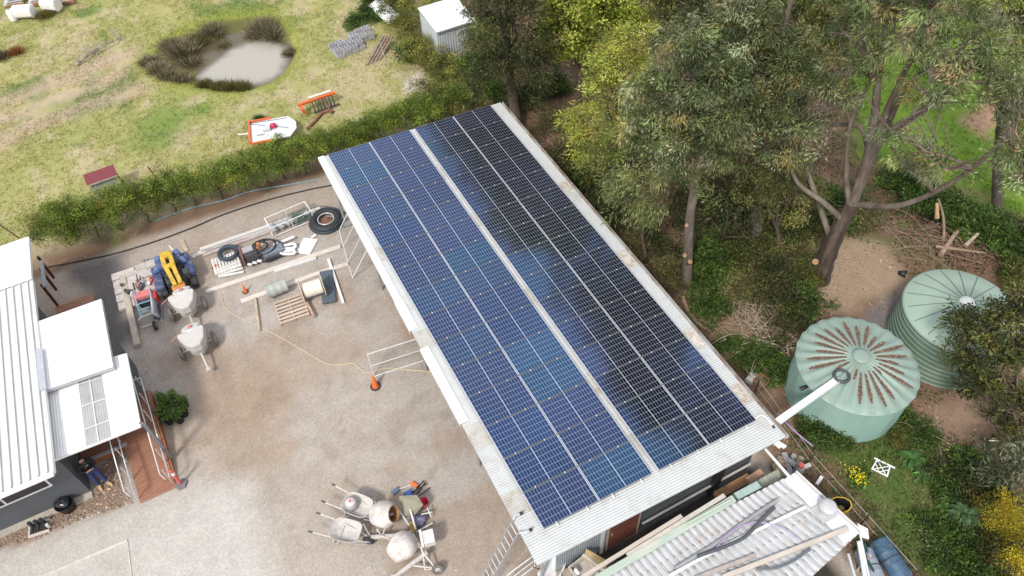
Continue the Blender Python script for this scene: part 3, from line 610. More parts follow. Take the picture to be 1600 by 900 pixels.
for o in [o for o in bpy.data.objects if o.get('label', '').startswith('pruned gum')]:
    bq = o.location
    for (px, py, r_) in ((1073, 352, 0.075), (1070, 399, 0.085), (1078, 409, 0.09)):
        p = stand(bq, px, py, 0.27) - bq; dv = (Vector(CAMP) - bq).normalized(); dv.x += 0.3 if px > 1075 else -0.3; dv.normalize()
        mbq = MB(); mbq.cyl(p - dv * 0.28, p, r_, r_, 10); mbq.build('cut_stub', BARKG, o); mc = MB(); mc.cyl(p + dv * 0.001, p + dv * 0.012, r_ * 0.93, r_ * 0.9, 12); mc.build('cut_face', CUT, o)
tree('yellow tipped gum in the top right corner', (1560, 330), [(1555, 20, 1.6, 1.2), (1590, 60, 1.4, 1.1), (1510, 5, 1.4, 1.0), (1600, 0, 1.8, 1.2), (1575, -30, 1.8, 1.0)], 'gumgreen', 0.18, 13, 1.0, bark=BARKG)
tree('gum with drooping grey green foliage at the right edge below the corner tree', (1640, 420), [(1600, 150, 1.1, 1.0), (1592, 205, 0.9, 0.7), (1590, 265, 0.9, 0.6), (1605, 300, 0.8, 0.6), (1580, 130, 0.8, 0.7)], 'gum', 0.16, 14, 1.0, bark=BARKG)
tree('dark foliage tree at the top edge behind the lime tree', (1000, 110), [(1000, -30, 1.8, 1.4), (1040, -40, 1.8, 1.4), (960, -40, 1.6, 1.2)] + TALL[2], 'dark', 0.2, 15, 1.0)
tree('shaded scrubby tree in the gap left of the big gum', (1225, 415), [(1215, 260, 1.2, 1.0), (1190, 290, 1.2, 0.9), (1235, 310, 1.0, 0.8), (1160, 270, 1.2, 1.0)], 'scrub', 0.1, 16, 0.9)
tree('dense dark understorey tree behind the pruned gum', (1130, 400), [(1120, 290, 1.2, 1.0), (1150, 330, 1.2, 0.9), (1100, 330, 1.1, 0.9), (1165, 370, 0.9, 0.7)], 'dark', 0.1, 17, 1.0)
# near right side
tree('dark green broadleaf tree in front of the far tank', (1610, 700), [(1520, 510, 0.55, 0.45, 0.9), (1548, 545, 0.6, 0.5, 1.0), (1500, 500, 0.4, 0.35, 0.9), (1575, 500, 0.55, 0.5, 0.6), (1500, 545, 0.4, 0.35, 1.0), (1520, 580, 0.5, 0.45, 1.1), (1550, 605, 0.5, 0.4, 0.9), (1515, 610, 0.35, 0.3, 1.0), (1590, 555, 0.6, 0.5, 0.6), (1595, 620, 0.5, 0.5, 0.4), (1570, 660, 0.5, 0.45, 0.4), (1600, 470, 0.5, 0.45, 0.5), (1550, 640, 0.3, 0.25, 0.8), (1600, 690, 0.5, 0.4, 0.3)], 'broad', 0.09, 18, 1.75)
tree('grey leaved shrubby tree above the yellow bush', (1590, 800), [(1570, 720, 0.5, 0.4, 0.3), (1545, 735, 0.4, 0.3, 0.3), (1590, 745, 0.5, 0.4, 0.3), (1565, 755, 0.4, 0.3, 0.5), (1600, 710, 0.4, 0.4, 0.2), (1585, 772, 0.35, 0.25, 0.5)], 'grey', 0.06, 19, 1.2)
b = at(1585, 880)
plant('flowering_bush', 'golden yellow flowering bush in the bottom right corner', 'shrub', b, [B(b, 1565, 800, 0.62, 0.5), (at(1600, 850, 0.75), (0.6, 0.6, 0.6)), (at(1560, 835, 0.6), (0.45, 0.45, 0.45)), (at(1585, 895, 0.5), (0.6, 0.5, 0.5)), (at(1600, 790, 0.9), (0.5, 0.5, 0.45))], 'gold', 1.5, 0.05, 20, None, BARK, crownname='foliage', trunkname='stem', fork=0.4)

# --- undergrowth shrubs east of the shed: four grown once, then copied
def proto(kind, seed, r_, h, dens=1.25):
    bl = [((0, 0, h * 0.5), (r_, r_, h * 0.5)), ((r_ * 0.6, r_ * 0.3, h * 0.35), (r_ * 0.6, r_ * 0.6, h * 0.35)), ((-r_ * 0.5, -r_ * 0.5, h * 0.35), (r_ * 0.55, r_ * 0.6, h * 0.35))]
    return plant('wild_shrub', 'x', 'shrub', (0, 0, 0), bl, kind, dens, 0.03, seed, 'wild shrubs under the trees', BARK, crownname='foliage', trunkname='stem', fork=0.3)
PR = {k: proto(k, 300 + i, 0.75, h) for i, (k, h) in enumerate((('weed', 0.75), ('scrub', 0.95), ('dark', 1.1), ('olive', 0.9)))}
used = set()
UND = [(890, 255, 'dark', 1.3, 'dark green shrub under the wattles beside the far roof corner'), (865, 205, 'scrub', 1.0, 'brownish shrub at the far end of the gutter'), (930, 310, 'dark', 1.2, 'dark shrub in deep shade below the small wattle'), (905, 285, 'weed', 0.9, 'fresh green shrub close to the gutter, far end'),
       (960, 355, 'dark', 1.2, 'dark shrub beneath the weeping acacia'), (1000, 390, 'scrub', 1.0, 'twiggy shrub between weeping acacia and cut trunk'), (1035, 400, 'dark', 1.0, 'dark shrub left of the trunk with cut stubs'), (1110, 420, 'weed', 1.2, 'bright green shrub right of the trunk with cut stubs'), (1135, 385, 'weed', 1.4, 'green shrub behind the trunk with cut stubs'),
       (1180, 420, 'olive', 1.4, 'olive shrub over the pale fallen branch'), (1165, 460, 'scrub', 1.2, 'brown scrub left of the brushwood'), (1210, 470, 'dark', 1.3, 'dark leafy shrub behind the brushwood'), (1252, 482, 'weed', 1.1, 'bright green shrub between brushwood and big gum'), (1225, 520, 'dark', 1.0, 'dark shrub between brushwood and ribbed tank'),
       (1110, 492, 'weed', 0.8, 'small bright green shrub by the gutter beside fallen logs'), (1190, 560, 'weed', 0.8, 'low green shrub below the brushwood'), (1165, 572, 'weed', 0.65, 'low green shrub near the pale block by the gutter'), (1222, 590, 'weed', 0.7, 'green shrub against the left side of the ribbed tank'),
       (1278, 672, 'weed', 0.9, 'dark green shrub at the front of the ribbed tank'), (1305, 692, 'weed', 0.6, 'small green shrub in front of the ribbed tank'), (1420, 668, 'weed', 0.7, 'green shrub right of the ribbed tank base'), (1400, 690, 'olive', 0.5, 'small olive shrub near the white chair frame'),
       (1205, 380, 'scrub', 1.4, 'tall brown scrub left of the big gum'), (1240, 420, 'scrub', 1.2, 'olive brown scrub at the foot of the big gum'), (1255, 440, 'olive', 0.9, 'yellowish shrub touching the big gum trunk'), (1150, 340, 'dark', 1.5, 'dark shrub deep among the gums'), (1080, 330, 'dark', 1.3, 'dark shrub above the cut stubs'),
       (1410, 300, 'weed', 1.1, 'green shrub right of the big gum stems'), (1450, 325, 'weed', 1.2, 'green shrub behind the debris heap'), (1490, 345, 'weed', 1.2, 'green shrub at the top of the debris heap'), (1530, 365, 'weed', 1.3, 'dark green shrub right above the debris heap'), (1565, 385, 'weed', 1.2, 'green shrub right of the debris heap'), (1590, 420, 'weed', 1.2, 'green shrub at the right edge beside the far tank'), (1600, 380, 'dark', 1.0, 'dark green shrub at the right edge above the far tank'), (1580, 445, 'olive', 1.0, 'olive shrub right of the far tank lid'),
       (1440, 690, 'weed', 0.6, 'green shrub above the broad leaved weeds'), (1470, 745, 'dark', 0.7, 'dark shrub right of the broad leaved weeds'), (1505, 745, 'weed', 0.9, 'dark green shrub left of the grey leaved tree'), (1480, 770, 'weed', 0.7, 'green shrub below the dry sticks'), (1520, 775, 'dark', 0.9, 'dark shrub beside the yellow bush'), (1455, 830, 'weed', 0.7, 'light green shrub left of the large rosette plant'), (1500, 850, 'weed', 0.8, 'green shrub below the large rosette plant'), (1535, 865, 'dark', 0.9, 'dark shrub left of the bottom of the yellow bush'), (1480, 880, 'weed', 0.7, 'green shrub at the bottom edge right of the lawn'), (1530, 910, 'weed', 0.9, 'green shrub at the bottom edge by the yellow bush'),
       (1205, 330, 'dark', 1.7, 'dark shrub deep in the gap left of the big gum'), (1245, 345, 'scrub', 1.8, 'brown scrub behind the left limb of the big gum'), (1180, 345, 'olive', 1.6, 'olive shrub among the gum trunks'), (1215, 365, 'weed', 1.5, 'green shrub among the gum trunks'), (1290, 330, 'weed', 1.5, 'green shrub right behind the big gum trunk'), (1330, 345, 'scrub', 1.2, 'brown scrub just right of the big gum trunk'), (1160, 395, 'scrub', 1.4, 'twiggy brown shrub behind the pale fallen branch'), (1195, 440, 'scrub', 1.3, 'olive brown scrub above the brushwood'), (1095, 455, 'weed', 0.8, 'low green shrub at the foot of the trunk with cut stubs'), (1045, 440, 'scrub', 0.9, 'dry scrub between gutter and cut trunk'), (1235, 505, 'olive', 0.8, 'olive shrub just above the ribbed tank'), (1140, 545, 'weed', 0.6, 'low green plant between gutter and branch heap'),
       (590, 12, 'weed', 0.8, 'dark green weeds left of the leaning white sheet'), (572, 28, 'weed', 0.8, 'dark green weeds above the grey blocks'), (556, 40, 'weed', 0.7, 'dark green weeds just behind the grey blocks'), (600, 25, 'weed', 0.8, 'green weeds between blocks and white sheet'), (752, 172, 'scrub', 0.6, 'reddish scrub just behind the far roof corner'), (780, 150, 'weed', 0.9, 'green shrub behind the far right roof corner'), (800, 180, 'dark', 1.0, 'dark shrub at the far end of the gutter'), (835, 165, 'dark', 1.2, 'dark shrub under the dark olive tree'), (860, 140, 'weed', 1.1, 'green shrub left of the twin dark trunks')]
for i, (px, py, k, s, lab) in enumerate(UND):
    o = PR[k] if k not in used else copy_tree(PR[k]); used.add(k)
    o.location = at(px, py); o.rotation_euler = (0, 0, i * 2.4); o.scale = (s, s, s * (0.85 + 0.3 * ((i * 37) % 10) / 10)); o['label'] = lab
# ------------------------------------------------------------------ the solar shed
SL = R(3.0); NN = Vector((math.sin(SL), 0, math.cos(SL)))
def RP(u, v, w=0.0): return Vector((u * math.cos(SL), -v, 3.4 - u * math.sin(SL))) + NN * w

zinc = pm('zinc_sheet', (0.55, 0.565, 0.56), rough=0.42, metal=0.15, var=0.05, scale=2.5, stain=(0.43, 0.42, 0.39), stain_amt=0.2, stain_scale=0.9)
zincw = pm('white_sheet', (0.84, 0.85, 0.85), rough=0.4, var=0.03, scale=3)
skyl = pm('aged_fibreglass', (0.46, 0.455, 0.42), rough=0.55, var=0.12, scale=3, stain=(0.33, 0.29, 0.21), stain_amt=0.3, stain_scale=2.5)
rustm = pm('rust', (0.30, 0.165, 0.085), rough=0.9, var=0.35, scale=9)
steel = pm('galvanised_steel', (0.50, 0.51, 0.52), rough=0.38, metal=0.6, var=0.08, scale=8)
alu = pm('aluminium', (0.72, 0.73, 0.75), rough=0.32, metal=0.5, var=0.04)
white = pm('white_paint', (0.80, 0.80, 0.79), rough=0.45, var=0.05, scale=5)
black = pm('black_plastic', (0.018, 0.018, 0.02), rough=0.45, var=0.15)
dkwall = pm('dark_corrugated_wall', (0.075, 0.085, 0.095), rough=0.55, var=0.12, scale=2)
gywall = pm('grey_corrugated_wall', (0.28, 0.31, 0.34), rough=0.5, var=0.12, scale=2.5)
timber = pm('weathered_timber', (0.44, 0.385, 0.315), rough=0.85, var=0.25, scale=5, stretch=(0.6, 6, 6), bump=0.3)
palet = pm('pale_timber', (0.60, 0.545, 0.48), rough=0.8, var=0.18, scale=5, stretch=(0.6, 6, 6), bump=0.2)
brownt = pm('brown_timber', (0.27, 0.155, 0.085), rough=0.75, var=0.25, scale=5, stretch=(0.6, 6, 6), bump=0.3)
rubber = pm('rubber', (0.028, 0.03, 0.033), rough=0.75, var=0.2, scale=15)

shed = thing('machinery_shed', 'long open sided shed with pale corrugated skillion roof under the solar panels', 'shed', (0, 0, 0))
RC = (RP(-0.346, -0.109, -.12), RP(7.712, -0.119, -.12), RP(7.638, 18.102, -.12), RP(-0.591, 18.041, -.12))
NV = 18.16; PIT = 0.0762
MB().sheet(*RC, 3, int(NV / PIT * 6), lambda u, v: 0.011 * math.sin(2 * PI * v * NV / PIT)).build('roof', zinc, shed)
def rq(u, v):   # roof quad point from fractions
    return RC[0].lerp(RC[1], u).lerp(RC[3].lerp(RC[2], u), v)
for va, vb in ((9.72, 10.55), (13.62, 14.45), (16.0, 16.75), (5.6, 6.3)):
    f0, f1 = va / NV, vb / NV; n = int((vb - va) / PIT * 6)
    sh = MB().sheet(rq(0.001, f0), rq(0.999, f0), rq(0.999, f1), rq(0.001, f1), 3, n, lambda u, v: 0.006 + 0.009 * math.sin(2 * PI * (va + v * (vb - va)) / PIT))
    sh.build('skylight_sheet', skyl, shed)
    rs = MB().sheet(rq(0.955, f0 + .002), rq(0.992, f0 + .002), rq(0.992, f1 - .002), rq(0.955, f1 - .002), 2, n, lambda u, v: 0.010 + 0.009 * math.sin(2 * PI * (va + .04 + v * (vb - va - .08)) / PIT))
    rs.build('rust_patch', pm('rusty_roof_end', (0.54, 0.51, 0.46), rough=0.7, var=0.2, scale=6, stain=(0.36, 0.27, 0.19), stain_amt=0.55, stain_scale=5), shed)
# barge flashing on the high side, ridge strip between the two panel fields
fl = MB(); fl.add([RC[0] + Vector((-.02, .02, .03)), rq(0.028, 0) + Vector((0, .02, .03)), rq(0.026, 0.455) + Vector((0, 0, .03)), rq(0, 0.455) + Vector((-.02, 0, .03)), RC[0] + Vector((-.02, .02, -.16)), rq(0, 0.455) + Vector((-.02, 0, -.16))], [(0, 1, 2, 3), (4, 0, 3, 5)])
fl.build('barge_flashing', zincw, shed)
fl = MB(); fl.add([rq(0, 0.455) + Vector((-.05, 0, .034)), rq(0.03, 0.455) + Vector((0, 0, .034)), rq(0.03, 0.53) + Vector((0, 0, .034)), rq(0, 0.53) + Vector((-.05, 0, .034)), rq(0, 0.455) + Vector((-.05, 0, -.16)), rq(0, 0.53) + Vector((-.05, 0, -.16))], [(0, 1, 2, 3), (4, 0, 3, 5)])
fl.add([rq(0, 0.575) + Vector((-.04, 0, .034)), rq(0.03, 0.575) + Vector((0, 0, .034)), rq(0.03, 0.742) + Vector((0, 0, .034)), rq(0, 0.742) + Vector((-.04, 0, .034)), rq(0, 0.575) + Vector((-.04, 0, -.16)), rq(0, 0.742) + Vector((-.04, 0, -.16))], [(0, 1, 2, 3), (4, 0, 3, 5)])
fl.build('barge_flashing', zincw, shed)
gt = MB()
for dx0, dx1, z0, z1 in ((0.0, 0.012, -0.10, 0.0), (0.0, 0.11, -0.11, -0.098), (0.10, 0.112, -0.10, 0.012)):
    a, c = RC[1] + Vector((0.01, 0.05, -0.03)), RC[2] + Vector((0.01, 0, -0.03))
    gt.add([a + Vector((dx0, 0, z0)), a + Vector((dx1, 0, z0)), a + Vector((dx1, 0, z1)), a + Vector((dx0, 0, z1)), c + Vector((dx0, 0, z0)), c + Vector((dx1, 0, z0)), c + Vector((dx1, 0, z1)), c + Vector((dx0, 0, z1))],
           [(0, 1, 2, 3), (7, 6, 5, 4), (0, 4, 5, 1), (1, 5, 6, 2), (2, 6, 7, 3), (3, 7, 4, 0)])
gt.build('gutter', pm('old_gutter', (0.46, 0.46, 0.44), rough=0.6, var=0.15, stain=(0.26, 0.16, 0.10), stain_amt=0.5, stain_scale=1.2), shed)
WY = -17.5
def corr(mb, p, q, z0, z1, pit=0.0762, amp=0.009, off=Vector((0, 0, 0))):
    """upright corrugated sheet from p to q"""
    p, q = Vector(p), Vector(q); L_ = (q - p).length; n = max(6, int(L_ / pit * 6)); nrm = Vector((-(q - p).y, (q - p).x, 0)).normalized()
    V = []
    for k in range(n + 1):
        c = p.lerp(q, k / n) + nrm * amp * math.sin(2 * PI * k / n * L_ / pit); V += [Vector((c.x, c.y, z0)), Vector((c.x, c.y, z1(c.x) if callable(z1) else z1))]
    mb.add(V, [(2 * k, 2 * k + 2, 2 * k + 3, 2 * k + 1) for k in range(n)], True); return mb
rz_ = lambda x: 3.23 - x * math.tan(SL)
xd0, xd1 = on_y(949, 838, WY).x, on_y(996, 812, WY).x; xg0 = on_y(868, 880, WY).x
corr(MB(), (xg0, WY, 0), (xd0 - 0.03, WY, 0), 0, rz_).build('wall', gywall, shed)
corr(MB(), (xd1 + 0.03, WY, 0), (7.35, WY, 0), 0, rz_).build('wall', dkwall, shed)
corr(MB(), (7.35, WY, 0), (7.35, -0.2, 0), 0, rz_).build('wall', dkwall, shed)
corr(MB(), (7.35, -0.2, 0), (0.2, -0.2, 0), 0, rz_).build('wall', dkwall, shed)
dr = MB().box(((xd0 + xd1) / 2, WY - 0.03, 1.06), (xd1 - xd0 - 0.02, 0.05, 2.1)).build('door', pm('rusty_red_door', (0.155, 0.042, 0.024), rough=0.75, var=0.3, scale=3, stain=(0.09, 0.025, 0.015), stain_amt=0.5), shed, bev=0.006)
dh = MB().box(((xd0 + 0.1), WY - 0.075, 1.05), (0.03, 0.04, 0.14)).build('handle', steel, dr)
fr = MB(); fr.box((xd0 - 0.02, WY - 0.03, 1.1), (0.05, 0.07, 2.2)); fr.box((xd1 + 0.02, WY - 0.03, 1.1), (0.05, 0.07, 2.2)); fr.box(((xd0 + xd1) / 2, WY - 0.03, 2.18), (xd1 - xd0 + .1, 0.07, 0.07)); fr.build('door_frame', pm('flaking_red_trim', (0.33, 0.25, 0.22), rough=0.8, var=0.4, scale=14), shed)
MB().box((on_y(1112, 768, WY - .1).x, WY - 0.12, 1.45), (0.26, 0.16, 2.9)).build('post', black, shed, bev=0.01)
pw = on_y(940, 850, WY - .05); MB().box((pw.x, WY - 0.06, 1.2), (0.11, 0.05, 2.4)).build('post', pm('pale_grey_post', (0.50, 0.51, 0.53), rough=0.6), shed)
for v in (0.35, 4.6, 8.9, 13.2, 17.4): MB().cyl((-0.12, -v, 0), (-0.12, -v, 3.2), 0.055, n=12).build('post', steel, shed)
bm_ = MB()
for v in (0.35, 4.6, 8.9, 13.2, 17.35): bm_.beam((-0.2, -v, 3.15), (7.3, -v, 2.77), 0.08, 0.16)
bm_.build('rafter', steel, shed)
MB().beam((xd1 + .15, WY - .09, 0.62), (7.3, WY - .09, 0.62), 0.06, 0.05).build('wall_rail', pm('pale_rail', (0.48, 0.46, 0.42), rough=0.7), shed)
MB().tube(bend([RP(7.19, 17.22, -.06), RP(7.42, 17.2, -.06), RP(7.52, 17.35, -.07), RP(7.52, 17.62, -.08)]), 0.022, 8).build('conduit', white, shed)
MB().tube([RP(7.52, 17.62, -.08), RP(7.52, 17.72, -.1)], [0.03, 0.035], 8).build('conduit_boot', black, shed)

# panels: 15 rows of four
def panel_mat():
    m = bpy.data.materials.new('solar_cells'); m.use_nodes = True; t = m.node_tree; b = t.nodes['Principled BSDF']; N = t.nodes.new; L = t.links.new
    uv = N('ShaderNodeUVMap'); sp = N('ShaderNodeSeparateXYZ'); L(uv.outputs[0], sp.inputs[0])
    def M(op, a, b_=None, c_=None):
        n = N('ShaderNodeMath'); n.operation = op
        for i, x in enumerate((a, b_, c_)):
            if x is None: continue
            if isinstance(x, (int, float)): n.inputs[i].default_value = x
            else: L(x, n.inputs[i])
        return n.outputs[0]
    def lines(x, pitch, lw):
        f = M('FRACT', M('DIVIDE', x, pitch)); d = M('MULTIPLY', M('MINIMUM', f, M('SUBTRACT', 1.0, f)), pitch)
        return M('SUBTRACT', 1.0, M('SMOOTH_MIN', 1.0, M('DIVIDE', d, lw), 0.05))
    x = M('SUBTRACT', M('ABSOLUTE', M('SUBTRACT', sp.outputs[0], 0.865)), 0.010)
    lx = lines(x, 0.0925, 0.0058); ly = lines(M('SUBTRACT', sp.outputs[1], 0.010), 0.1853, 0.0068)
    mid = M('LESS_THAN', x, 0.002); edge = M('GREATER_THAN', x, 0.836)
    k = M('MAXIMUM', M('MAXIMUM', M('MAXIMUM', lx, 0.0), M('MAXIMUM', ly, 0.0)), M('MAXIMUM', mid, edge))
    oi = N('ShaderNodeObjectInfo'); r = N('ShaderNodeValToRGB'); L(oi.outputs['Random'], r.inputs[0])
    r.color_ramp.elements[0].color = (0.004, 0.006, 0.013, 1); r.color_ramp.elements[1].color = (0.007, 0.010, 0.026, 1)
    e = r.color_ramp.elements.new(0.5); e.color = (0.008, 0.008, 0.018, 1)
    mx = N('ShaderNodeMix'); mx.data_type = 'RGBA'; L(k, mx.inputs[0]); L(r.outputs[0], mx.inputs[6]); mx.inputs[7].default_value = (0.44, 0.46, 0.50, 1)
    L(mx.outputs[2], b.inputs['Base Color'])
    r2 = N('ShaderNodeValToRGB'); L(M('FRACT', M('MULTIPLY', oi.outputs['Random'], 7.3)), r2.inputs[0])
    r2.color_ramp.elements[0].color = (0.15, 0.36, 0.86, 1); r2.color_ramp.elements[1].color = (0.16, 0.52, 1.0, 1); e = r2.color_ramp.elements.new(0.55); e.color = (0.23, 0.37, 0.84, 1)
    L(r2.outputs[0], b.inputs['Specular Tint']); b.inputs['IOR'].default_value = 2.5; b.inputs['Roughness'].default_value = 0.09
    return m
PMAT = panel_mat()
glass = bpy.data.meshes.new('glass'); PLW, PLH = 1.730, 1.132
glass.from_pydata([(-PLW / 2 + .008, -PLH / 2 + .008, -.003), (PLW / 2 - .008, -PLH / 2 + .008, -.003), (PLW / 2 - .008, PLH / 2 - .008, -.003), (-PLW / 2 + .008, PLH / 2 - .008, -.003)], [], [(0, 1, 2, 3)])
ul = glass.uv_layers.new(name='UVMap')
for lp, (a_, b_) in zip(ul.data, ((.008, .008), (PLW - .008, .008), (PLW - .008, PLH - .008), (.008, PLH - .008))): lp.uv = (a_, b_)
glass.materials.append(PMAT)
fbs = {-1: MB(), 1: MB()}; fks = {-1: MB(), 1: MB()}
for sx in (-1, 1): fbs[sx].box((sx * (PLW / 2 - .006), 0, -.0175), (0.012, PLH, 0.035)); fks[sx].box((0, sx * (PLH / 2 - .005), -.0175), (PLW - .024, 0.010, 0.034))
cb = MB(); cb.box((0, 0, 0.0), (0.03, 0.028, 0.018)); cb.cyl((0, 0, 0.008), (0, 0, 0.016), 0.012, n=8)
clampme = None; railm = None
U0 = (0.0, 1.752, 3.692, 5.444)
ORD = ('first', 'second', 'third', 'fourth', 'fifth', 'sixth', 'seventh', 'eighth', 'ninth', 'tenth', 'eleventh', 'twelfth', 'thirteenth', 'fourteenth', 'fifteenth')
CN = ('outer left column', 'column left of the gap', 'column right of the gap', 'outer right column')
framem = None
for r_ in range(15):
    for c_ in range(4):
        v = r_ * 1.154 + PLH / 2; cpos = RP(U0[c_] + PLW / 2, v, 0.0)
        p = thing('solar_panel', 'solar panel in the %s row from the far end, %s' % (ORD[r_], CN[c_]), 'solar panel', cpos, (R(rnd.gauss(0, 0.35)), SL + R(rnd.gauss(0, 0.35)), 0), 'solar panels on the shed roof')
        go_ = bpy.data.objects.new('glass', glass); COL.objects.link(go_); go_.parent = p
        if framem is None: framem = {s_: fbs[s_].build('frame_end', alu, p).data for s_ in (-1, 1)}
        else:
            for s_ in (-1, 1): f_ = bpy.data.objects.new('frame_end', framem[s_]); COL.objects.link(f_); f_.parent = p
        if railm is None: railm = {s_: fks[s_].build('frame_side', pm('shaded_frame_side', (0.22, 0.225, 0.235), rough=.4, metal=.5), p).data for s_ in (-1, 1)}  # side bars darkened to paint the shadow in the row gaps
        else:
            for s_ in (-1, 1): f_ = bpy.data.objects.new('frame_side', railm[s_]); COL.objects.link(f_); f_.parent = p
        for sx in (-1, 1):
            if clampme is None: k_ = cb.build('clamp', pm('bright_clamp', (0.85, 0.85, 0.86), rough=0.3, metal=0.3), p); clampme = k_.data
            else: k_ = bpy.data.objects.new('clamp', clampme); COL.objects.link(k_); k_.parent = p
            k_.location = (sx * 0.47, -PLH / 2 - 0.011, 0.004)
for c_ in range(4):
    for i, du in enumerate((0.395, 1.335)):
        rb = MB().beam(RP(U0[c_] + du, -0.03, -.065), RP(U0[c_] + du, 17.40, -.065), 0.04, 0.05)
        o = rb.build('mounting_rail', alu); tag(o, 'aluminium rail under the %s of panels, %s of its two' % (CN[c_], 'left' if i == 0 else 'right'), 'rail', 'rails under the solar panels')
        ft = MB(); ft.box(RP(U0[c_] + du, 17.36, -.03), (0.05, 0.05, 0.05)); ft.build('end_clamp', pm('bright_clamp', ()), o)

# gutter chute to the first tank
T1 = at(1340, 567, 1.9); T1.z = 0; TR = 1.90; TH = 1.90
ch0 = at(1216, 659, 2.86); ch1 = at(1311, 592, TH + .16)
ch = MB(); dch = (ch1 - ch0); sdv = Vector((-dch.y, dch.x, 0)).normalized()
ch.beam(ch0, ch1, 0.20, 0.012); ch.beam(ch0 + sdv * 0.1 + Vector((0, 0, .03)), ch1 + sdv * 0.1 + Vector((0, 0, .03)), 0.012, 0.07); ch.beam(ch0 - sdv * 0.1 + Vector((0, 0, .03)), ch1 - sdv * 0.1 + Vector((0, 0, .03)), 0.012, 0.07)
ch.beam(ch0 + Vector((0, 0, .02)), ch1 + Vector((0, 0, .02)), 0.05, 0.02)
solo('rain_chute', ch, zincw, 'long white metal chute from the shed gutter down to the ribbed tank', 'downpipe')

# ------------------------------------------------------------------ water tanks
tg1 = pm('mist_green_plastic', (0.255, 0.345, 0.30), rough=0.5, var=0.10, scale=1.2, spec=0.4, stain=(0.25, 0.31, 0.26), stain_amt=0.45, stain_scale=1.0)
tg1w = pm('mist_green_wall', (0.185, 0.30, 0.255), rough=0.5, var=0.08, scale=1.5, spec=0.4, stain=(0.14, 0.20, 0.165), stain_amt=0.4, stain_scale=0.9, stretch=(1, 1, .35))
tk = thing('water_tank', 'mint green round tank with fine ribs and a scalloped lid full of leaves', 'water tank', T1)
wb = MB(); prof = []
nz_ = 240
for i in range(nz_ + 1):
    z = 1.88 * i / nz_; prof.append((TR - 0.015 - 0.04 * (0.5 + 0.5 * math.cos(2 * PI * z / 0.105)), z))
wb.lathe(prof, 72); wb.build('wall', tg1w, tk)
LOB = 26
def lid_z(r, a):
    f = r / TR; k = 0.5 + 0.5 * math.cos(LOB * a)
    return TH + 0.40 * (1 - f ** 1.15) - 0.10 * (1 - k) ** 0.8 * 1.0 * math.sin(PI * min(1, f * 1.02)) ** 0.6 * (0.4 + 0.6 * f)
lb = MB(); NA, NR = LOB * 10, 18; V = []
for j in range(NR + 1):
    r = 0.02 + (TR + 0.03 - 0.02) * j / NR
    for i in range(NA):
        a_ = 2 * PI * i / NA; sc = 1 + (0.007 * math.cos(LOB * a_) * max(0, (j - NR + 4) / 4)); z = lid_z(min(r, TR), a_)
        if j == NR: z = TH - 0.07 + 0.012 * math.cos(LOB * a_)
        V.append((r * sc * math.cos(a_), r * sc * math.sin(a_), z))
lb.add(V, [(j * NA + i, (j + 1) * NA + i, (j + 1) * NA + (i + 1) % NA, j * NA + (i + 1) % NA) for j in range(NR) for i in range(NA)], True)
lb.build('lid', tg1, tk)
MB().lathe([(0.28, TH + .37), (0.28, TH + .415), (0.2, TH + .44), (0.001, TH + .445)], 24).build('lid_cap', tg1, tk)
ic = ch1 - T1 + Vector((0.10, 0.02, 0)); izz = lid_z(min(TR * .97, ic.xy.length), math.atan2(ic.y, ic.x)) + 0.03
MB().torus((ic.x, ic.y, izz), 0.23, 0.055, 28, 10).build('strainer_rim', pm('grey_black_rim', (0.06, 0.065, 0.07), rough=0.5), tk)
MB().lathe([(0.2, izz - .10), (0.001, izz - .1)], 20, Matrix.Translation((ic.x, ic.y, 0))).build('strainer', pm('strainer_debris', (0.16, 0.10, 0.075), rough=0.9, var=0.5, scale=25), tk)
ov = at(1272, 600, TH - .28) - T1; od = Vector((ov.x, ov.y, 0)).normalized()
MB().tube(bend([od * (TR - .1) + Vector((0, 0, TH - .25)), od * (TR + .1) + Vector((0, 0, TH - .25)), od * (TR + .2) + Vector((0, 0, TH - .31))], 4), 0.06, 10).build('overflow_pipe', black, tk)
# leaves in the grooves
gq = np.random.default_rng(9); VV = []; CC = []
for i in range(LOB):
    a0 = 2 * PI * (i + 0.5) / LOB; dirv = Vector((math.cos(a0), math.sin(a0)))
    if abs(((a0 - math.atan2(ic.y, ic.x) + PI) % (2 * PI)) - PI) < 0.22: continue
    full = rnd.choice((1, 1, .92, 0.75, 0.3, .85)); r0, r1 = 0.42 + rnd.random() * .2, 0.46 + 1.36 * full * (0.75 + 0.25 * rnd.random())
    n = int(380 * full); tt = gq.random(n); rr = r0 + (r1 - r0) * tt; wd = (0.012 + 0.062 * tt) * np.clip((1 - tt) * 3, 0, 1)
    of = gq.uniform(-1, 1, n) * wd; X = dirv.x * rr - dirv.y * of; Y = dirv.y * rr + dirv.x * of
    Z = np.array([lid_z(float(h), a0) for h in rr]) + 0.012 + 0.4 * np.abs(of) + gq.random(n) * 0.006
    D = np.stack([gq.normal(0, 1, n), gq.normal(0, 1, n), gq.normal(0, .04, n)], 1); D /= np.linalg.norm(D, axis=1)[:, None]
    Sd = np.cross(D, [0, 0, 1.0]); Pq = np.stack([X, Y, Z], 1) + np.array(T1); Lq = gq.uniform(.05, .11, n)[:, None]; wq = gq.uniform(.010, .022, n)[:, None]
    VV.append(np.stack([Pq - D * Lq / 2, Pq + Sd * wq, Pq + D * Lq / 2, Pq - Sd * wq], 1)); CC.append(np.array((0.165, 0.10, 0.075)) * np.exp(gq.normal(0, 0.45, n))[:, None])
tag(quads_obj('fallen_leaves', np.concatenate(VV), np.concatenate(CC), leafmat('dry_leaf', .1, .8)), 'dry red brown leaves collected in the grooves of the scalloped tank lid', 'leaf litter', kind='stuff')

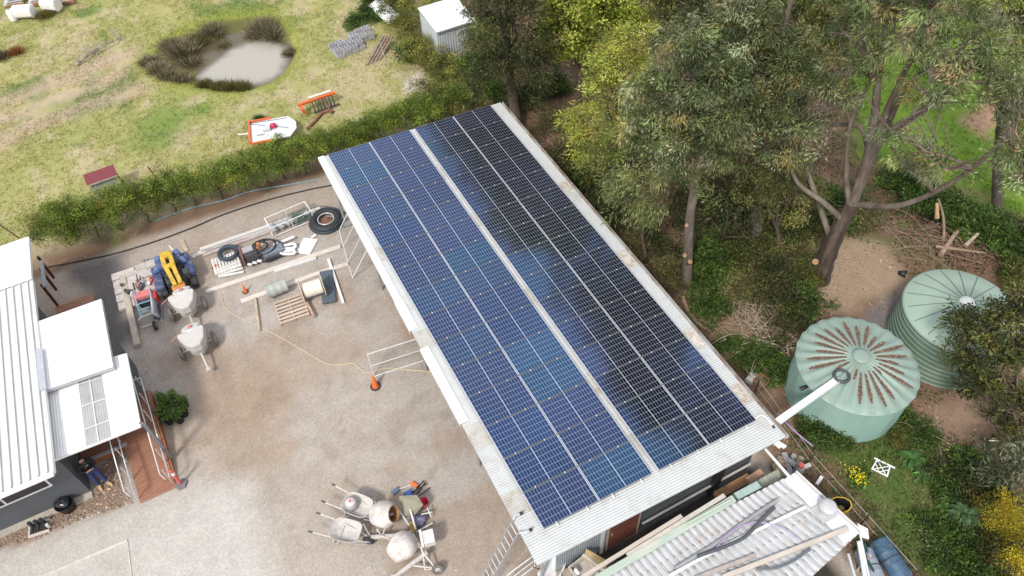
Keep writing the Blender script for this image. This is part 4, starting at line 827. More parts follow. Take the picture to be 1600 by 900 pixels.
T2 = at(1502, 487, 1.95); T2.z = 0; T2R = 1.88
tk = thing('water_tank', 'larger pale green tank with bold hoops and a smooth lid, partly behind foliage', 'water tank', T2)
prof = []
for i in range(201):
    z = 1.95 * i / 200; prof.append((T2R - 0.05 + 0.035 * max(0, math.cos(2 * PI * z / 0.215)) ** 6, z))
MB().lathe(prof, 72).build('wall', pm('pale_green_wall', (0.165, 0.235, 0.18), rough=0.5, var=0.06, scale=1.2, spec=0.4), tk)
lm = pm('pale_green_lid', (0.31, 0.405, 0.335), rough=0.5, var=0.05, scale=1.2, spec=0.4)
MB().lathe([(T2R + .01, 1.92), (T2R + .01, 1.97), (T2R - .05, 2.03), (T2R * .6, 2.24), (0.26, 2.42), (0.25, 2.45)], 72).build('lid', lm, tk)
MB().lathe([(0.25, 2.42), (0.25, 2.48), (0.001, 2.49)], 24).build('lid_cap', pm('white_cap', (0.75, 0.78, 0.75), rough=0.5), tk)
gr = MB()
for i in range(18):
    a_ = 2 * PI * i / 18 + 0.1; d = Vector((math.cos(a_), math.sin(a_), 0)); gr.tube([d * (T2R - .1) + Vector((0, 0, 2.05)), d * (T2R * .6) + Vector((0, 0, 2.245)), d * 0.3 + Vector((0, 0, 2.415))], 0.016, 6)
gr.build('groove_shade', pm('groove_shade_green', (0.13, 0.19, 0.155), rough=0.6), tk)  # dark strips paint the shading of the lid grooves

# ------------------------------------------------------------------ old carport roof in the bottom right corner
CQ = (Vector((0.55, -18.62, 2.24)), Vector((7.46, -18.92, 2.22)), Vector((7.86, -21.12, 2.12)), Vector((0.7, -22.2, 2.12)))
cp = thing('carport', 'low carport with old patchy zinc ribbed roof, cluttered with pipes and boards', 'carport', (CQ[0] + CQ[2]) / 2 * 1.0)
cp.location.z = 0; off = -cp.location
def trap(x, p=0.21, h=0.045, a=0.46, b=0.62):
    f = (x / p) % 1.0
    return h if f < a else h * (1 - (f - a) / .08) if f < a + .08 else 0 if f < 0.92 else h * (f - 0.92) / .08
ozinc = pm('old_zinc', (0.48, 0.495, 0.505), rough=0.45, metal=0.1, var=0.10, scale=2.5, stain=(0.40, 0.36, 0.33), stain_amt=0.3, stain_scale=2.2)
LW = 6.9
MB().sheet(CQ[3] + off, CQ[2] + off, CQ[1] + off, CQ[0] + off, int(LW / 0.21 * 12), 6, lambda u, v: trap(u * LW + 0.35 * v)).build('roof', ozinc, cp)
tgm = pm('dirty_trough', (0.31, 0.30, 0.29), rough=0.7, var=0.25, scale=3, stain=(0.29, 0.23, 0.19), stain_amt=0.55, stain_scale=2.2)
tg_ = MB()
for k in range(int(LW / 0.21)):
    ua, ub = (k + .565) * .21 / LW, (k + .9) * .21 / LW
    def cq(u, v): return CQ[3].lerp(CQ[2], u).lerp(CQ[0].lerp(CQ[1], u), v) + off + Vector((0, 0, .004))
    sh_ = 0.35 / LW
    tg_.add([cq(ua - 0, 0.0), cq(ub, 0.0), cq(ub - sh_, 1), cq(ua - sh_, 1)], [(0, 1, 2, 3)])
tg_.build('roof_trough', tgm, cp)
pg = MB()
for x, y in ((0.9, -18.9), (4, -19), (7.2, -19.1), (7.5, -20.9), (4.2, -21.4)): pg.box(Vector((x, y, 1.05)) + off, (0.1, 0.1, 2.1))
pg.build('post_frame', timber, cp)
MB().beam(CQ[1] + off + Vector((0.02, 0.02, .0)), CQ[2] + off + Vector((.02, 0, 0)), 0.05, 0.14).build('fascia', pm('pale_fascia', (0.62, 0.60, 0.57), rough=0.7, var=0.15), cp)
fd = MB(); a0 = at(1168, 775, 2.27); a1 = at(1240, 745, 2.27); fd.add([CQ[1] + off + Vector((-.05, 0, .045)), CQ[2] + off + Vector((-.05, 0.0, .045)), CQ[2] + off + Vector((-.62, -.05, .05)), CQ[1] + off + Vector((-.45, -.02, .05))], [(3, 2, 1, 0)]); fd.build('roof_flashing', pm('pale_flashing', (0.63, 0.65, 0.66), rough=0.5, var=0.06), cp)
vt = at(1288, 800, 2.26); vv = MB(); vv.box(vt + off + Vector((0, 0, .0)), (0.52, 0.5, 0.04)); vv.cyl(vt + off + Vector((0, 0, .02)), vt + off + Vector((0, 0, .2)), 0.17, 0.15, 20); ve = vv.build('vent_base', pm('vent_metal', (0.52, 0.53, 0.53), rough=0.45, metal=0.2), cp)
tv = MB(); NVn = 24
V = []; prf = [(0.16, 0.2), (0.22, 0.25), (0.245, 0.32), (0.235, 0.40), (0.17, 0.455), (0.08, 0.475), (0.001, 0.48)]
for r, z in prf:
    for k in range(NVn * 3): rr = r * (1 + (0.05 if k % 3 == 0 else -0.03 if k % 3 == 1 else 0.0)); a_ = 2 * PI * k / (NVn * 3) + z * 1.5; V.append(vt + off + Vector((rr * math.cos(a_), rr * math.sin(a_), z)))
n_ = NVn * 3; tv.add(V, [(i * n_ + k, i * n_ + (k + 1) % n_, (i + 1) * n_ + (k + 1) % n_, (i + 1) * n_ + k) for i in range(len(prf) - 1) for k in range(n_)]); tv.build('turbine_vent', pm('vent_metal', ()), cp)

# ------------------------------------------------------------------ house on the left
hs = thing('house', 'dark grey house with long white ribbed roof and verandah covers', 'house', (-11.65, -7.91, 0)); ho = Vector((11.65, 7.91, 0))
hw = pm('charcoal_wall', (0.092, 0.099, 0.108), rough=0.7, var=0.06, scale=2.5)
MB().box(Vector((-16.6, -4.3, 1.36)) + ho, (9.9, 7.22, 2.6)).build('wall', hw, hs)
MB().box(Vector((-14.0, -8.02, 0.02)) + ho, (4.75, 0.24, 0.1)).build('plinth', pm('pale_footing', (0.40, 0.36, 0.31), rough=0.9, var=0.15), hs)
rw = pm('white_ribbed_roof', (0.61, 0.61, 0.605), rough=0.45, var=0.05, scale=1.2, stain=(0.60, 0.59, 0.57), stain_amt=0.25, stain_scale=1.0)
r0, r1 = at(83, 735, 2.88), at(50, 437, 2.92); r2, r3 = Vector((-20, r1.y + .0, 2.92)), Vector((-20.3, r0.y, 2.88)); LWH = 8.6
def rib(x):
    f = (x / 0.245) % 1.0
    return 0.045 * max(0, 1 - abs(f - .5) / .11) ** 0.5 if abs(f - .5) < .11 else 0.0
MB().sheet(r3 + ho, r0 + ho, r1 + ho, r2 + ho, int(LWH / .245 * 14), 2, lambda u, v: rib(u * LWH)).build('roof', rw, hs)
rl = MB()
for k in range(int(LWH / .245)):
    u_ = (k + .5 + .075) * .245 / LWH; a_, c_ = (r3 + ho).lerp(r0 + ho, u_), (r2 + ho).lerp(r1 + ho, u_); z_ = Vector((0, 0, .036)); w_ = Vector((.022, 0, -.02)); rl.add([a_ + z_, a_ + z_ + w_, c_ + z_ + w_, c_ + z_], [(0, 1, 2, 3)])
rl.build('rib_flank', pm('grey_rib_flank', (.33, .33, .335), rough=.6, var=.25, scale=3), hs)
q1 = at(45, 370, 2.90); MB().add([r1 + ho + Vector((0.0, 0, .035)), q1 + ho + Vector((0, 0, .02)), Vector((-20, q1.y, 2.92)) + ho, r2 + ho + Vector((0, 0, .035)), r1 + ho + Vector((0, 0, -.1)), q1 + ho + Vector((0, 0, -.12))], [(3, 0, 1, 2), (0, 4, 5, 1)]).build('roof_flashing', white, hs)
fa = MB(); fa.box(Vector(((r0.x - 20) / 2, r0.y - .012, 2.80)) + ho, (r0.x + 20 - .02, 0.03, 0.15)); fa.beam(r0 + ho + Vector((0, 0, -.08)), r1 + ho + Vector((0, 0, -.08)), 0.03, 0.16); fa.build('fascia', white, hs)
MB().box(Vector(((r0.x - 20) / 2, -8.25, 2.70)) + ho, (r0.x + 19, 0.72, 0.03)).build('soffit', white, hs)
MB().box(Vector(((r0.x - 20) / 2, r0.y - .09, 2.83)) + ho, (r0.x + 20 - .02, 0.12, 0.10)).build('gutter', white, hs, bev=0.02)
w0 = on_y(80, 757, -7.92); w1 = on_y(66, 742, -7.92); wz0, wz1 = w0.z, 2.15; wx1 = w0.x
wn = MB().box(Vector((wx1 - 1.3, -7.925, (wz0 + wz1) / 2)) + ho, (2.6, 0.03, wz1 - wz0)).build('window', pm('dark_glass', (0.012, 0.012, 0.018), rough=0.08, var=0.05, spec=0.6), hs)
wf = MB()
for zz in (wz0, wz1): wf.box(Vector((wx1 - 1.3, -7.945, zz)) + ho, (2.66, 0.05, 0.05))
for xx in (wx1, wx1 - 1.3, wx1 - 2.6): wf.box(Vector((xx, -7.946, (wz0 + wz1) / 2)) + ho, (0.045, 0.052, wz1 - wz0))
wf.build('frame', white, wn)
# verandah covers
MB().add([at(*p, 2.93) + ho for p in ((54, 545), (66, 545), (72, 607), (62, 611))] + [at(*p, 2.90) + ho for p in ((54, 545), (66, 545), (72, 607), (62, 611))], [(3, 2, 1, 0), (0, 1, 5, 4), (1, 2, 6, 5), (2, 3, 7, 6)]).build('apron_flashing', pm('blue_grey_flashing', (.40, .42, .46), rough=.5), hs)
def flat(P, z, th, hf=None): return [at(*p, z) for p in P]
U = [at(52, 505, 2.86), at(158, 467, 2.72), at(177, 573, 2.66), at(64, 612, 2.80)]
po = MB().sheet(U[3] + ho, U[2] + ho, U[1] + ho, U[0] + ho, 110, 1, lambda u, v: 0.012 * (1 if (u * 2.3 / .19) % 1 < .12 else 0)).build('verandah_roof', white, hs)
ed = MB()
for a_, b_ in ((0, 1), (1, 2), (2, 3)): ed.beam(U[a_] + ho + Vector((0, 0, -.07)), U[b_] + ho + Vector((0, 0, -.07)), 0.03, 0.12)
ed.build('verandah_fascia', pm('grey_fascia', (0.42, 0.43, 0.44), rough=0.6), hs)
Lw = [at(62, 588, 2.55), at(197, 552, 2.45), at(219, 665, 2.40), at(74, 722, 2.48)]
def lq(u, v): return Lw[0].lerp(Lw[1], u).lerp(Lw[3].lerp(Lw[2], u), v) + ho
for ua, ub, mt, nm, up in ((0.0, 0.415, white, 'verandah_roof', 0), (0.685, 1.0, white, 'verandah_roof', 0), (0.41, 0.69, pm('clear_corrugated', (0.42, 0.425, 0.42), rough=0.35, var=0.1, scale=3, stain=(0.30, 0.30, 0.29), stain_amt=0.3), 'clear_sheet', -0.006)):
    n_ = int((ub - ua) * 2.65 / .0762 * 6)
    MB().sheet(lq(ua, 1), lq(ub, 1), lq(ub, 0), lq(ua, 0), n_, 1, lambda u, v: up + 0.007 * math.sin(2 * PI * (ua + u * (ub - ua)) * 2.65 / .0762)).build(nm, mt, hs)
pu = MB()
for v_ in (0.24, 0.52, 0.8): pu.beam(lq(0.41, v_) + Vector((0, 0, .016)), lq(0.69, v_) + Vector((0, 0, .016)), 0.035, 0.008)
pu.beam(lq(0.545, .1) + Vector((0, 0, .016)), lq(0.545, 1) + Vector((0, 0, .016)), 0.04, 0.009); pu.build('sheet_batten', pm('pale_batten', (0.66, 0.66, 0.65), rough=.5), hs)
ed = MB(); ed.beam(lq(1, 0) + Vector((0, 0, -.05)), lq(1, 1) + Vector((0, 0, -.05)), 0.03, 0.09); ed.beam(lq(1, 1) + Vector((0, 0, -.05)), lq(0, 1) + Vector((0, 0, -.05)), 0.03, 0.09); ed.build('verandah_fascia', white, hs)
pb_ = at(268, 716, 0.1); pt = Vector((pb_.x, pb_.y, 2.36)); MB().box((pb_ + pt) / 2 + ho, (0.10, 0.10, 2.3)).build('verandah_post', pm('grey_post', (0.17, 0.175, 0.185), rough=.6), hs)
MB().beam(pt + ho + Vector((0, 0, 0)), lq(0.9, .9) + Vector((0, 0, -.08)), 0.08, 0.1).build('verandah_beam', pm('grey_post', ()), hs)
MB().box(Vector((-9.42, -4.6, 1.25)) + ho, (0.05, 2.0, 2.4)).build('screen_wall', hw, hs)
# rear steps and deck with brown posts, seen past the roof corner
deckm = pm('red_brown_decking', (0.27, 0.125, 0.075), rough=0.55, var=0.2, scale=3, stretch=(1, 8, 1))
def boards(mb, x0, x1, y0, y1, z0, z1, pit=0.09, along='x'):
    if along == 'x':
        n = int((y1 - y0) / pit)
        for k in range(n):
            ya = y0 + (y1 - y0) * k / n; f0 = k / n; z = z0 + (z1 - z0) * (f0 + .5 / n); mb.box(((x0 + x1) / 2, ya + pit / 2, z), (x1 - x0, (y1 - y0) / n - 0.006, 0.025), Matrix.Rotation(math.atan2(z1 - z0, y1 - y0), 3, 'X'))
    else:
        n = int((x1 - x0) / pit)
        for k in range(n): mb.box((x0 + (k + .5) * (x1 - x0) / n, (y0 + y1) / 2, z0), ((x1 - x0) / n - 0.006, y1 - y0, 0.025))
    return mb
rd = thing('rear_deck', 'small red brown deck with brown posts behind the house corner', 'deck', (-10.6, -0.5, 0))
boards(MB(), -0.95, 0.45, -1.4, 0.9, 0.5, 0.5).build('boards', deckm, rd)
MB().box((-0.25, -0.25, 0.24), (1.36, 2.2, 0.46)).build('skirt', brownt, rd)
redpost = pm('dark_red_post', (0.085, 0.022, 0.016), rough=.6, var=.2)
for px, py in ((88, 453), (90, 477), (84, 434)):
    b_ = at(px, py, 0.5) - rd.location; MB().box((b_.x, b_.y, 0.5 + 0.62), (0.085, 0.085, 1.26)).build('post', redpost, rd)
g0, g1 = at(65, 408, 1.75) - rd.location, at(70, 448, 1.75) - rd.location
MB().beam(g0, g1, 0.11, 0.10).build('top_rail', pm('grey_rail', (0.36, 0.38, 0.41), rough=.6), rd)
rk = MB()
b_ = at(103, 462, 0.3) - rd.location; rk.box((0.55, -0.75, 0.3), (0.14, 0.8, 0.6)); rk.build('stair_string', pm('mossy_timber', (0.34, 0.31, 0.25), rough=.85, var=.2), rd)

# front ramp
rm = thing('access_ramp', 'red brown timber ramp and landing at the house entry', 'ramp', (-9.75, -8.0, 0)); ro = Vector((9.75, 8.0, 0))
boards(MB(), -10.28 + 9.75, -9.12 + 9.75, -9.12 + 8, -6.9 + 8, 0.04, 0.5).build('ramp_boards', deckm, rm)
boards(MB(), -11.6 + 9.75, -9.12 + 9.75, -6.9 + 8, -5.2 + 8, 0.5, 0.5).build('landing_boards', deckm, rm)
sk = MB(); sk.box(Vector((-10.95, -6.93, 0.26)) + ro, (1.3, 0.04, 0.44)); sk.build('skirt_board', pm('orange_brown_board', (0.34, 0.125, 0.05), rough=.6, var=.2, scale=3), rm); sk = MB().box(Vector((-9.09, -6.05, 0.25)) + ro, (0.04, 1.7, 0.44)); sk.build('skirt_board', pm('orange_brown_board', (0.34, 0.125, 0.05), rough=.6, var=.2, scale=3), rm)
st = MB(); st.add([Vector((-9.10, -9.1, 0.0)) + ro, Vector((-9.10, -6.9, 0.0)) + ro, Vector((-9.10, -6.9, 0.49)) + ro, Vector((-9.10, -9.1, 0.035)) + ro, Vector((-9.06, -9.1, 0.0)) + ro, Vector((-9.06, -6.9, 0.0)) + ro, Vector((-9.06, -6.9, 0.49)) + ro, Vector((-9.06, -9.1, 0.035)) + ro], [(3, 2, 1, 0), (4, 5, 6, 7), (3, 7, 6, 2), (0, 4, 7, 3)]); st.build('ramp_side', pm('orange_brown_board', ()), rm)
MB().box(Vector((-10.75, -7.12, 0.62)) + ro, (1.25, 0.12, 0.05)).build('step_rail', steel, rm)
galv = pm('bright_galvanised', (0.70, 0.71, 0.72), rough=.3, metal=.4, var=.05)
def handrail(label, x, y0, y1, zf, ret=0.0, lane=0.16, n=4):
    t_ = thing('handrail', label, 'handrail', (x, (y0 + y1) / 2, 0), 0, 'galvanised handrails of the ramp'); o_ = -Vector(t_.location)
    for k, h in enumerate((0.95, 0.62)):
        dx = 0 if k == 0 else lane
        P = [Vector((x + dx, y0 + .02, zf(y0) + .45)), Vector((x + dx, y0 - .06 if y0 < y1 else y0, zf(y0) + h)), Vector((x + dx, y1, zf(y1) + h))]
        if ret: P += [Vector((x + dx, y1 + .05, zf(y1) + h)), Vector((x + ret, y1 + .05, zf(y1) + h))]
        MB().tube([p + o_ for p in P], 0.021, 10).build('top_pipe' if k == 0 else 'lower_pipe', galv, t_)
    for k in range(n):
        y = y0 + (y1 - y0) * (k + .1) / (n - .8); MB().tube([Vector((x + lane * .5, y, zf(y))) + o_, Vector((x + lane * .5, y, zf(y) + .9)) + o_], 0.02, 8).build('post', galv, t_)
zr = lambda y: 0.04 + 0.46 * min(1, max(0, (y + 9.12) / 2.22))
handrail('left galvanised double handrail of the ramp, nearest the person', -10.40, -9.05, -6.85, zr, 0, 0.17)
handrail('right galvanised double handrail of the ramp, beside the potted plants', -9.28, -9.0, -5.15, zr, -0.75, 0.17, 6)
# ------------------------------------------------------------------ yard things
orange = pm('safety_orange', (0.80, 0.16, 0.03), rough=.5, var=.08)
grey = pm('grey_paint', (0.30, 0.31, 0.33), rough=.6, var=.12)
concm = pm('cement_caked_steel', (0.52, 0.495, 0.47), rough=.85, var=.14, scale=9, stain=(0.40, 0.34, 0.29), stain_amt=.35, stain_scale=3, bump=.2)
whitec = pm('cement_white_drum', (0.70, 0.675, 0.645), rough=.7, var=.08, scale=6, stain=(0.42, 0.37, 0.33), stain_amt=.55, stain_scale=3.0)
darkst = pm('dark_steel', (0.055, 0.057, 0.062), rough=.6, var=.3, scale=9)
redp = pm('red_paint', (0.42, 0.035, 0.04), rough=.55, var=.2, scale=8)
pink = pm('faded_pink_red', (0.55, 0.17, 0.17), rough=.7, var=.2, scale=8)
bluep = pm('blue_paint', (0.045, 0.07, 0.165), rough=.55, var=.35, scale=6, stain=(.20, .20, .22), stain_amt=.4, stain_scale=4)
yel = pm('yellow_paint', (0.58, 0.38, 0.03), rough=.6, var=.2, scale=5, stain=(.25, .18, .10), stain_amt=.35, stain_scale=4)
rustb = pm('rusty_brown', (0.175, 0.085, 0.055), rough=.85, var=.4, scale=9, bump=.3)

def cone(px, py, h, lab, lean=None):
    t_ = thing('traffic_cone', lab, 'traffic cone', at(px, py), lean or 0, None); s_ = h / 0.72
    MB().lathe([(0.125 * s_, 0.03 * s_), (0.118 * s_, 0.06 * s_), (0.03 * s_, h), (0.022 * s_, h + .005), (0.001, h + .005)], 24).build('body', orange, t_)
    MB().prism([(0.21 * s_ * math.cos(PI * k / 4 + .39), 0.21 * s_ * math.sin(PI * k / 4 + .39)) for k in range(8)], 0, 0.035 * s_).build('base', pm('cone_base', (0.05, 0.05, 0.052), rough=.7), t_)
cone(587, 604, 0.70, 'tall orange traffic cone standing alone in the middle of the yard')
cone(384, 456, 0.45, 'small orange cone beside the long pale plank')
cone(336, 418, 0.45, 'small orange cone against the stacked white slats', (0.5, 0.2, 0))

def plank(name, a, b, w, h, mat, lab, cat='timber', z=0.0, grp=None):
    A, B_ = at(*a, z + h), at(*b, z + h); c, rz, L_ = pose(A, B_)
    mb = MB().box((0, 0, 0), (L_, w, h)); return solo(name, mb, mat, lab, cat, (c.x, c.y, z + h / 2), rz, grp, bev=min(.012, h * .2))
bmn = pm('silver_grey_beam', (0.46, 0.44, 0.42), rough=.7, var=.15, scale=4, stretch=(.5, 5, 5))
plank('beam', (312, 389), (500, 324), 0.16, 0.2, pm('pale_grey_beam', (0.58, 0.56, 0.53), rough=.75, var=.12, scale=4, stretch=(.5, 5, 5)), 'long pale grey beam, rearmost of the stack behind the machine parts', 'beam')
plank('beam', (331, 386), (506, 328), 0.18, 0.12, bmn, 'long silver grey beam just in front of the rearmost pale beam', 'beam')
plank('beam', (317, 398), (444, 352), 0.15, 0.09, pm('pinkish_grey_beam', (0.40, 0.345, 0.325), rough=.75, var=.2, scale=4), 'pinkish grey beam lying behind the small dark tyre', 'beam')
plank('plank', (300, 401), (322, 389), 0.22, 0.06, palet, 'short pale plank end at the left of the beams')
plank('plank', (321, 455), (532, 384), 0.2, 0.08, palet, 'long pale plank in front of the machine parts')
plank('channel', (428, 423), (494, 402), 0.14, 0.1, pm('white_steel', (0.60, 0.60, 0.59), rough=.5, var=.1), 'white steel channel lying along the long pale plank', 'steel channel')
plank('plank', (376, 470), (500, 425), 0.2, 0.1, palet, 'long pale plank under the grey drum and cream reel')
plank('plank', (500, 425), (544, 411), 0.2, 0.08, pm('pinkish_plank', (0.56, 0.49, 0.44), rough=.8, var=.15), 'pinkish plank end by the mesh panel')
plank('post_length', (398, 464), (405, 516), 0.1, 0.1, pm('light_brown_timber', (0.47, 0.385, 0.285), rough=.8, var=.2), 'light brown timber post left of the pallet')
plank('post_length', (513, 404), (536, 472), 0.11, 0.11, white, 'white square post pointing toward the viewer', 'post')
plank('post_length', (470, 455), (490, 493), 0.1, 0.12, pm('tan_timber', (0.40, 0.27, 0.18), rough=.8, var=.25), 'tan timber leaning between pallet and cream reel', z=.1)
plank('plank', (283, 374), (292, 392), 0.16, 0.06, pm('light_brown_timber', ()), 'short brown plank upright to the beams behind the blue loader')
plank('plank', (264, 383), (272, 392), 0.1, 0.05, palet, 'tiny pale offcut just behind the blue loader')
plank('plank', (292, 408), (299, 405), 0.1, 0.05, palet, 'tiny pale offcut right of the blue loader')
# dark corrugated sheets in a stack
A, B_ = at(509, 420, .15), at(514, 471, .15); c, rz, L_ = pose(A, B_)
mb = MB()
for k in range(3): mb.sheet((-L_ / 2 + .04 * k, -.26, .04 + .05 * k), (L_ / 2 + .03 * k, -.26, .04 + .05 * k), (L_ / 2 + .03 * k, .26, .04 + .05 * k), (-L_ / 2 + .04 * k, .26, .04 + .05 * k), 1, 48, lambda u, v: .012 * math.sin(v * 2 * PI * 7))
solo('corrugated_sheets', mb, pm('slate_blue_sheet', (0.115, 0.145, 0.18), rough=.5, var=.12), 'slate blue corrugated sheets between the cream reel and white post', 'roof sheets', (c.x, c.y, 0), rz)
# grey drum and cream cable reel lying on the plank
A, B_ = at(421, 458, .27), at(445, 448, .27); c, rz, L_ = pose(A, B_)
t_ = thing('drum', 'grey green steel drum lying on the plank above the pallet', 'drum', (c.x, c.y, 0), rz)
MB().lathe([(0.001, -.4), (.26, -.4), (.275, -.38), (.264, -.36), (.264, -.13), (.269, -.12), (.264, -.11), (.264, .13), (.269, .14), (.264, .15), (.264, .36), (.275, .38), (.26, .4), (.001, .4)], 28, Matrix.Translation((0, 0, .38)) @ Matrix.Rotation(PI / 2, 4, 'Y')).build('body', pm('grey_green_drum', (0.35, 0.38, 0.345), rough=.6, var=.15, stain=(.5, .47, .43), stain_amt=.3), t_)
A, B_ = at(474, 455, .45), at(502, 446, .45); c, rz, L_ = pose(A, B_)
t_ = thing('cable_reel', 'cream wooden reel wound with pale hose beside the pallet', 'cable reel', (c.x, c.y, 0), rz)
M_ = Matrix.Translation((0, 0, .45)) @ Matrix.Rotation(PI / 2, 4, 'Y')
MB().lathe([(.30 + .008 * math.cos(k * 2.2), -.36 + .72 * k / 60) for k in range(61)], 32, M_).build('winding', pm('cream_winding', (0.74, 0.70, 0.60), rough=.7, var=.06), t_)
for sx in (-1, 1): MB().lathe([(.001, sx * .42 - .02), (.44, sx * .42 - .02), (.44, sx * .42 + .02), (.001, sx * .42 + .02)], 32, M_, False).build('flange', pm('reel_timber', (0.55, 0.47, 0.34), rough=.8, var=.2), t_)
# pallet
b = at(455, 482, .12); A, B_ = at(424, 478, .13), at(471, 462, .13); _, rz, _ = pose(A, B_)
t_ = thing('pallet', 'worn timber pallet lying flat in front of the cream reel', 'pallet', (b.x, b.y, 0), rz)
for k in range(7): MB().box((0, -.53 + k * .1767, .125), (1.16, .105, .022)).build('deck_board', pm('pallet_board', (0.50, 0.40, 0.315), rough=.85, var=.3, scale=5, stretch=(.6, 6, 6)), t_)
for x in (-.54, 0, .54): MB().box((x, 0, .07), (.045, 1.16, .09)).build('bearer', timber, t_)
for y in (-.5, 0, .5): MB().box((0, y, .012), (1.16, .1, .02)).build('bottom_board', timber, t_)

# tyres, hose coils, machine parts
c = at(509, 344, .15)
t_ = thing('pipe_coil', 'big coil of blue black poly pipe stacked round a tyre near the shed corner', 'pipe coil', (c.x, c.y, 0))
for i in range(4): MB().torus((.02 * i, .015 * (-1) ** i, .04 + .065 * i), .70 - .02 * i, .045, 40, 10).build('pipe_loop', pm('blue_black_pipe', (0.032, 0.046, 0.058), rough=.5, var=.2), t_)
MB().torus((0, 0, .16), .52, .15, 36, 12).build('tyre', rubber, t_)
MB().torus((.02, .02, .2), .34, .03, 30, 8).build('inner_ring', pm('silver_ring', (0.55, 0.55, 0.56), rough=.35, metal=.4), t_)
MB().blob((0, 0, .05), (.3, .3, .05), 3).build('rust_scrap', rustb, t_)
c = at(357, 396, .25)
t_ = thing('stacked_tyre', 'small blue black tyre lying on the white slats', 'tyre', (c.x, c.y, .2)); MB().torus((0, 0, .09), .36, .085, 36, 12).build('tread', pm('blue_black_rubber', (0.035, 0.055, 0.08), rough=.7), t_)
MB().torus((0, 0, .04), .26, .02, 24, 6).build('bead', rubber, t_)
b = at(355, 416, .1); A, B_ = at(340, 425, .1), at(372, 414, .1); _, rz, _ = pose(A, B_)
t_ = thing('slat_stack', 'stack of white plastic slats under the small tyre', 'slats', (b.x, b.y, 0), rz)
for k in range(9): MB().box((-.48 + .12 * k, .12, .17), (.09, .9, .05)).build('slat', pm('dirty_white', (0.62, 0.61, 0.57), rough=.7, var=.12), t_)
for k in range(4): MB().box((0.05, -.48 + .12 * k, .07 + .045 * k), (1.0, .1, .05), Matrix.Rotation(.1 * (k - 2), 3, 'Z')).build('slat', pm('dirty_white', ()), t_)
# dark machine with hoses
b = at(415, 400); A, B_ = at(395, 408), at(440, 392); _, rz, _ = pose(A, B_)
t_ = thing('engine_unit', 'dismantled dark pump engine tangled in black hoses', 'engine', (b.x, b.y, 0), rz)
MB().box((-.5, .05, .28), (.62, .62, .5), None, .8).build('engine_block', darkst, t_, bev=.03)
MB().box((-.55, .12, .57), (.42, .3, .08)).build('engine_cover', pm('lilac_grey_panel', (.36, .33, .36), rough=.5), t_, bev=.02)
MB().box((.35, -.15, .22), (.85, .42, .3)).build('battery_box', pm('slate_box', (.16, .19, .23), rough=.5), t_, bev=.02)
MB().box((.40, -.38, .14), (.9, .12, .16)).build('skid_rail', darkst, t_)
MB().cyl((-.1, .2, .3), (-.1, .2, .62), .09, .07).build('filter', pm('rust_orange_filter', (.45, .17, .07), rough=.6), t_)
MB().box((-.85, .1, .3), (.08, .75, .42)).build('side_plate', pm('maroon_plate', (.17, .08, .085), rough=.6, var=.2), t_)
for i, (rr, z, x, y) in enumerate(((.62, .3, .15, -.05), (.5, .42, .05, .1), (.36, .5, -.12, .1))):
    MB().torus((0, 0, 0), rr, .04, 36, 8, Matrix.Translation((x, y, z)) @ Matrix.Rotation(.35 - .2 * i, 4, 'X') @ Matrix.Scale(.75, 4, (0, 1, 0))).build('hose', black, t_)
for k in range(3): MB().cyl((-.75 + .2 * k, -.32, .2), (-.6 + .2 * k, -.4, .2), .06, n=10).build('fitting', pm('pale_fitting', (.62, .6, .58), rough=.5), t_)
# white hose folded in loops
t_ = thing('folded_hose', 'thick white hose folded in flat loops beside the dark engine', 'hose', at(442, 386)); q_ = [at(*p, .2) - t_.location for p in ((459, 370), (440, 378), (428, 383), (438, 385), (459, 381), (460, 387), (440, 389), (428, 388), (442, 393), (458, 391), (459, 396), (440, 396), (428, 387))]
MB().tube(bend(q_, 8), .06, 12).build('tube', pm('white_hose', (.80, .80, .79), rough=.6, var=.05), t_)
MB().cyl(q_[-1] + Vector((-.12, .05, 0)), q_[-1], .12, n=12).build('coupling', pm('rust_orange_filter', ()), t_)
P = [at(*p, .03) for p in ((475, 372), (497, 374), (484, 398), (462, 395))]; c = sum(P, Vector()) / 4
solo('white_board', MB().prism([((p - c).x, (p - c).y) for p in P], 0, .03), white, 'blank white board lying flat beside the folded white hose', 'board', (c.x, c.y, .02))
P = [at(*p, .03) for p in ((486, 371), (493, 367), (495, 369), (488, 373))]; c = sum(P, Vector()) / 4
solo('white_offcut', MB().prism([((p - c).x, (p - c).y) for p in P], 0, .03), white, 'small white offcut at the top corner of the blank white board', 'board', (c.x, c.y, .055))
# wire cage frame with green netting
b = at(455, 350); A, B_ = at(438, 360), at(480, 342); _, rz, _ = pose(A, B_)
t_ = thing('wire_cage', 'bent white wire crate with green netting left of the pipe coil', 'crate', (b.x, b.y, 0), rz)
cg = MB()
for z in (.05, .55):
    for p, q in (((-.9, -.35), (.9, -.35)), ((.9, -.35), (.9, .35)), ((.9, .35), (-.9, .35)), ((-.9, .35), (-.9, -.35))): cg.tube([(*p, z), (*q, z)], .022, 6)
for p in ((-.9, -.35), (.9, -.35), (.9, .35), (-.9, .35), (0, .35), (0, -.35)): cg.tube([(*p, .05), (*p, .55)], .02, 6)
cg.build('frame', pm('white_tube', (.72, .72, .70), rough=.5), t_)
nw = MB()
for k in range(26): q = random.Random(k); nw.tube(bend([(q.uniform(0, .9), q.uniform(-.4, .4), q.uniform(.05, .4)) for _ in range(4)], 4), .008, 4)
nw.build('netting', pm('green_net', (.10, .18, .135), rough=.7), t_)
gm = MB()
for k in range(6): gm.box((-.75 + .28 * k, .0, .2), (.2, .5, .05), Matrix.Rotation(.3 * k, 3, 'Z'))
gm.build('scrap', pm('grey_scrap', (.33, .32, .33), rough=.6, var=.3), t_)

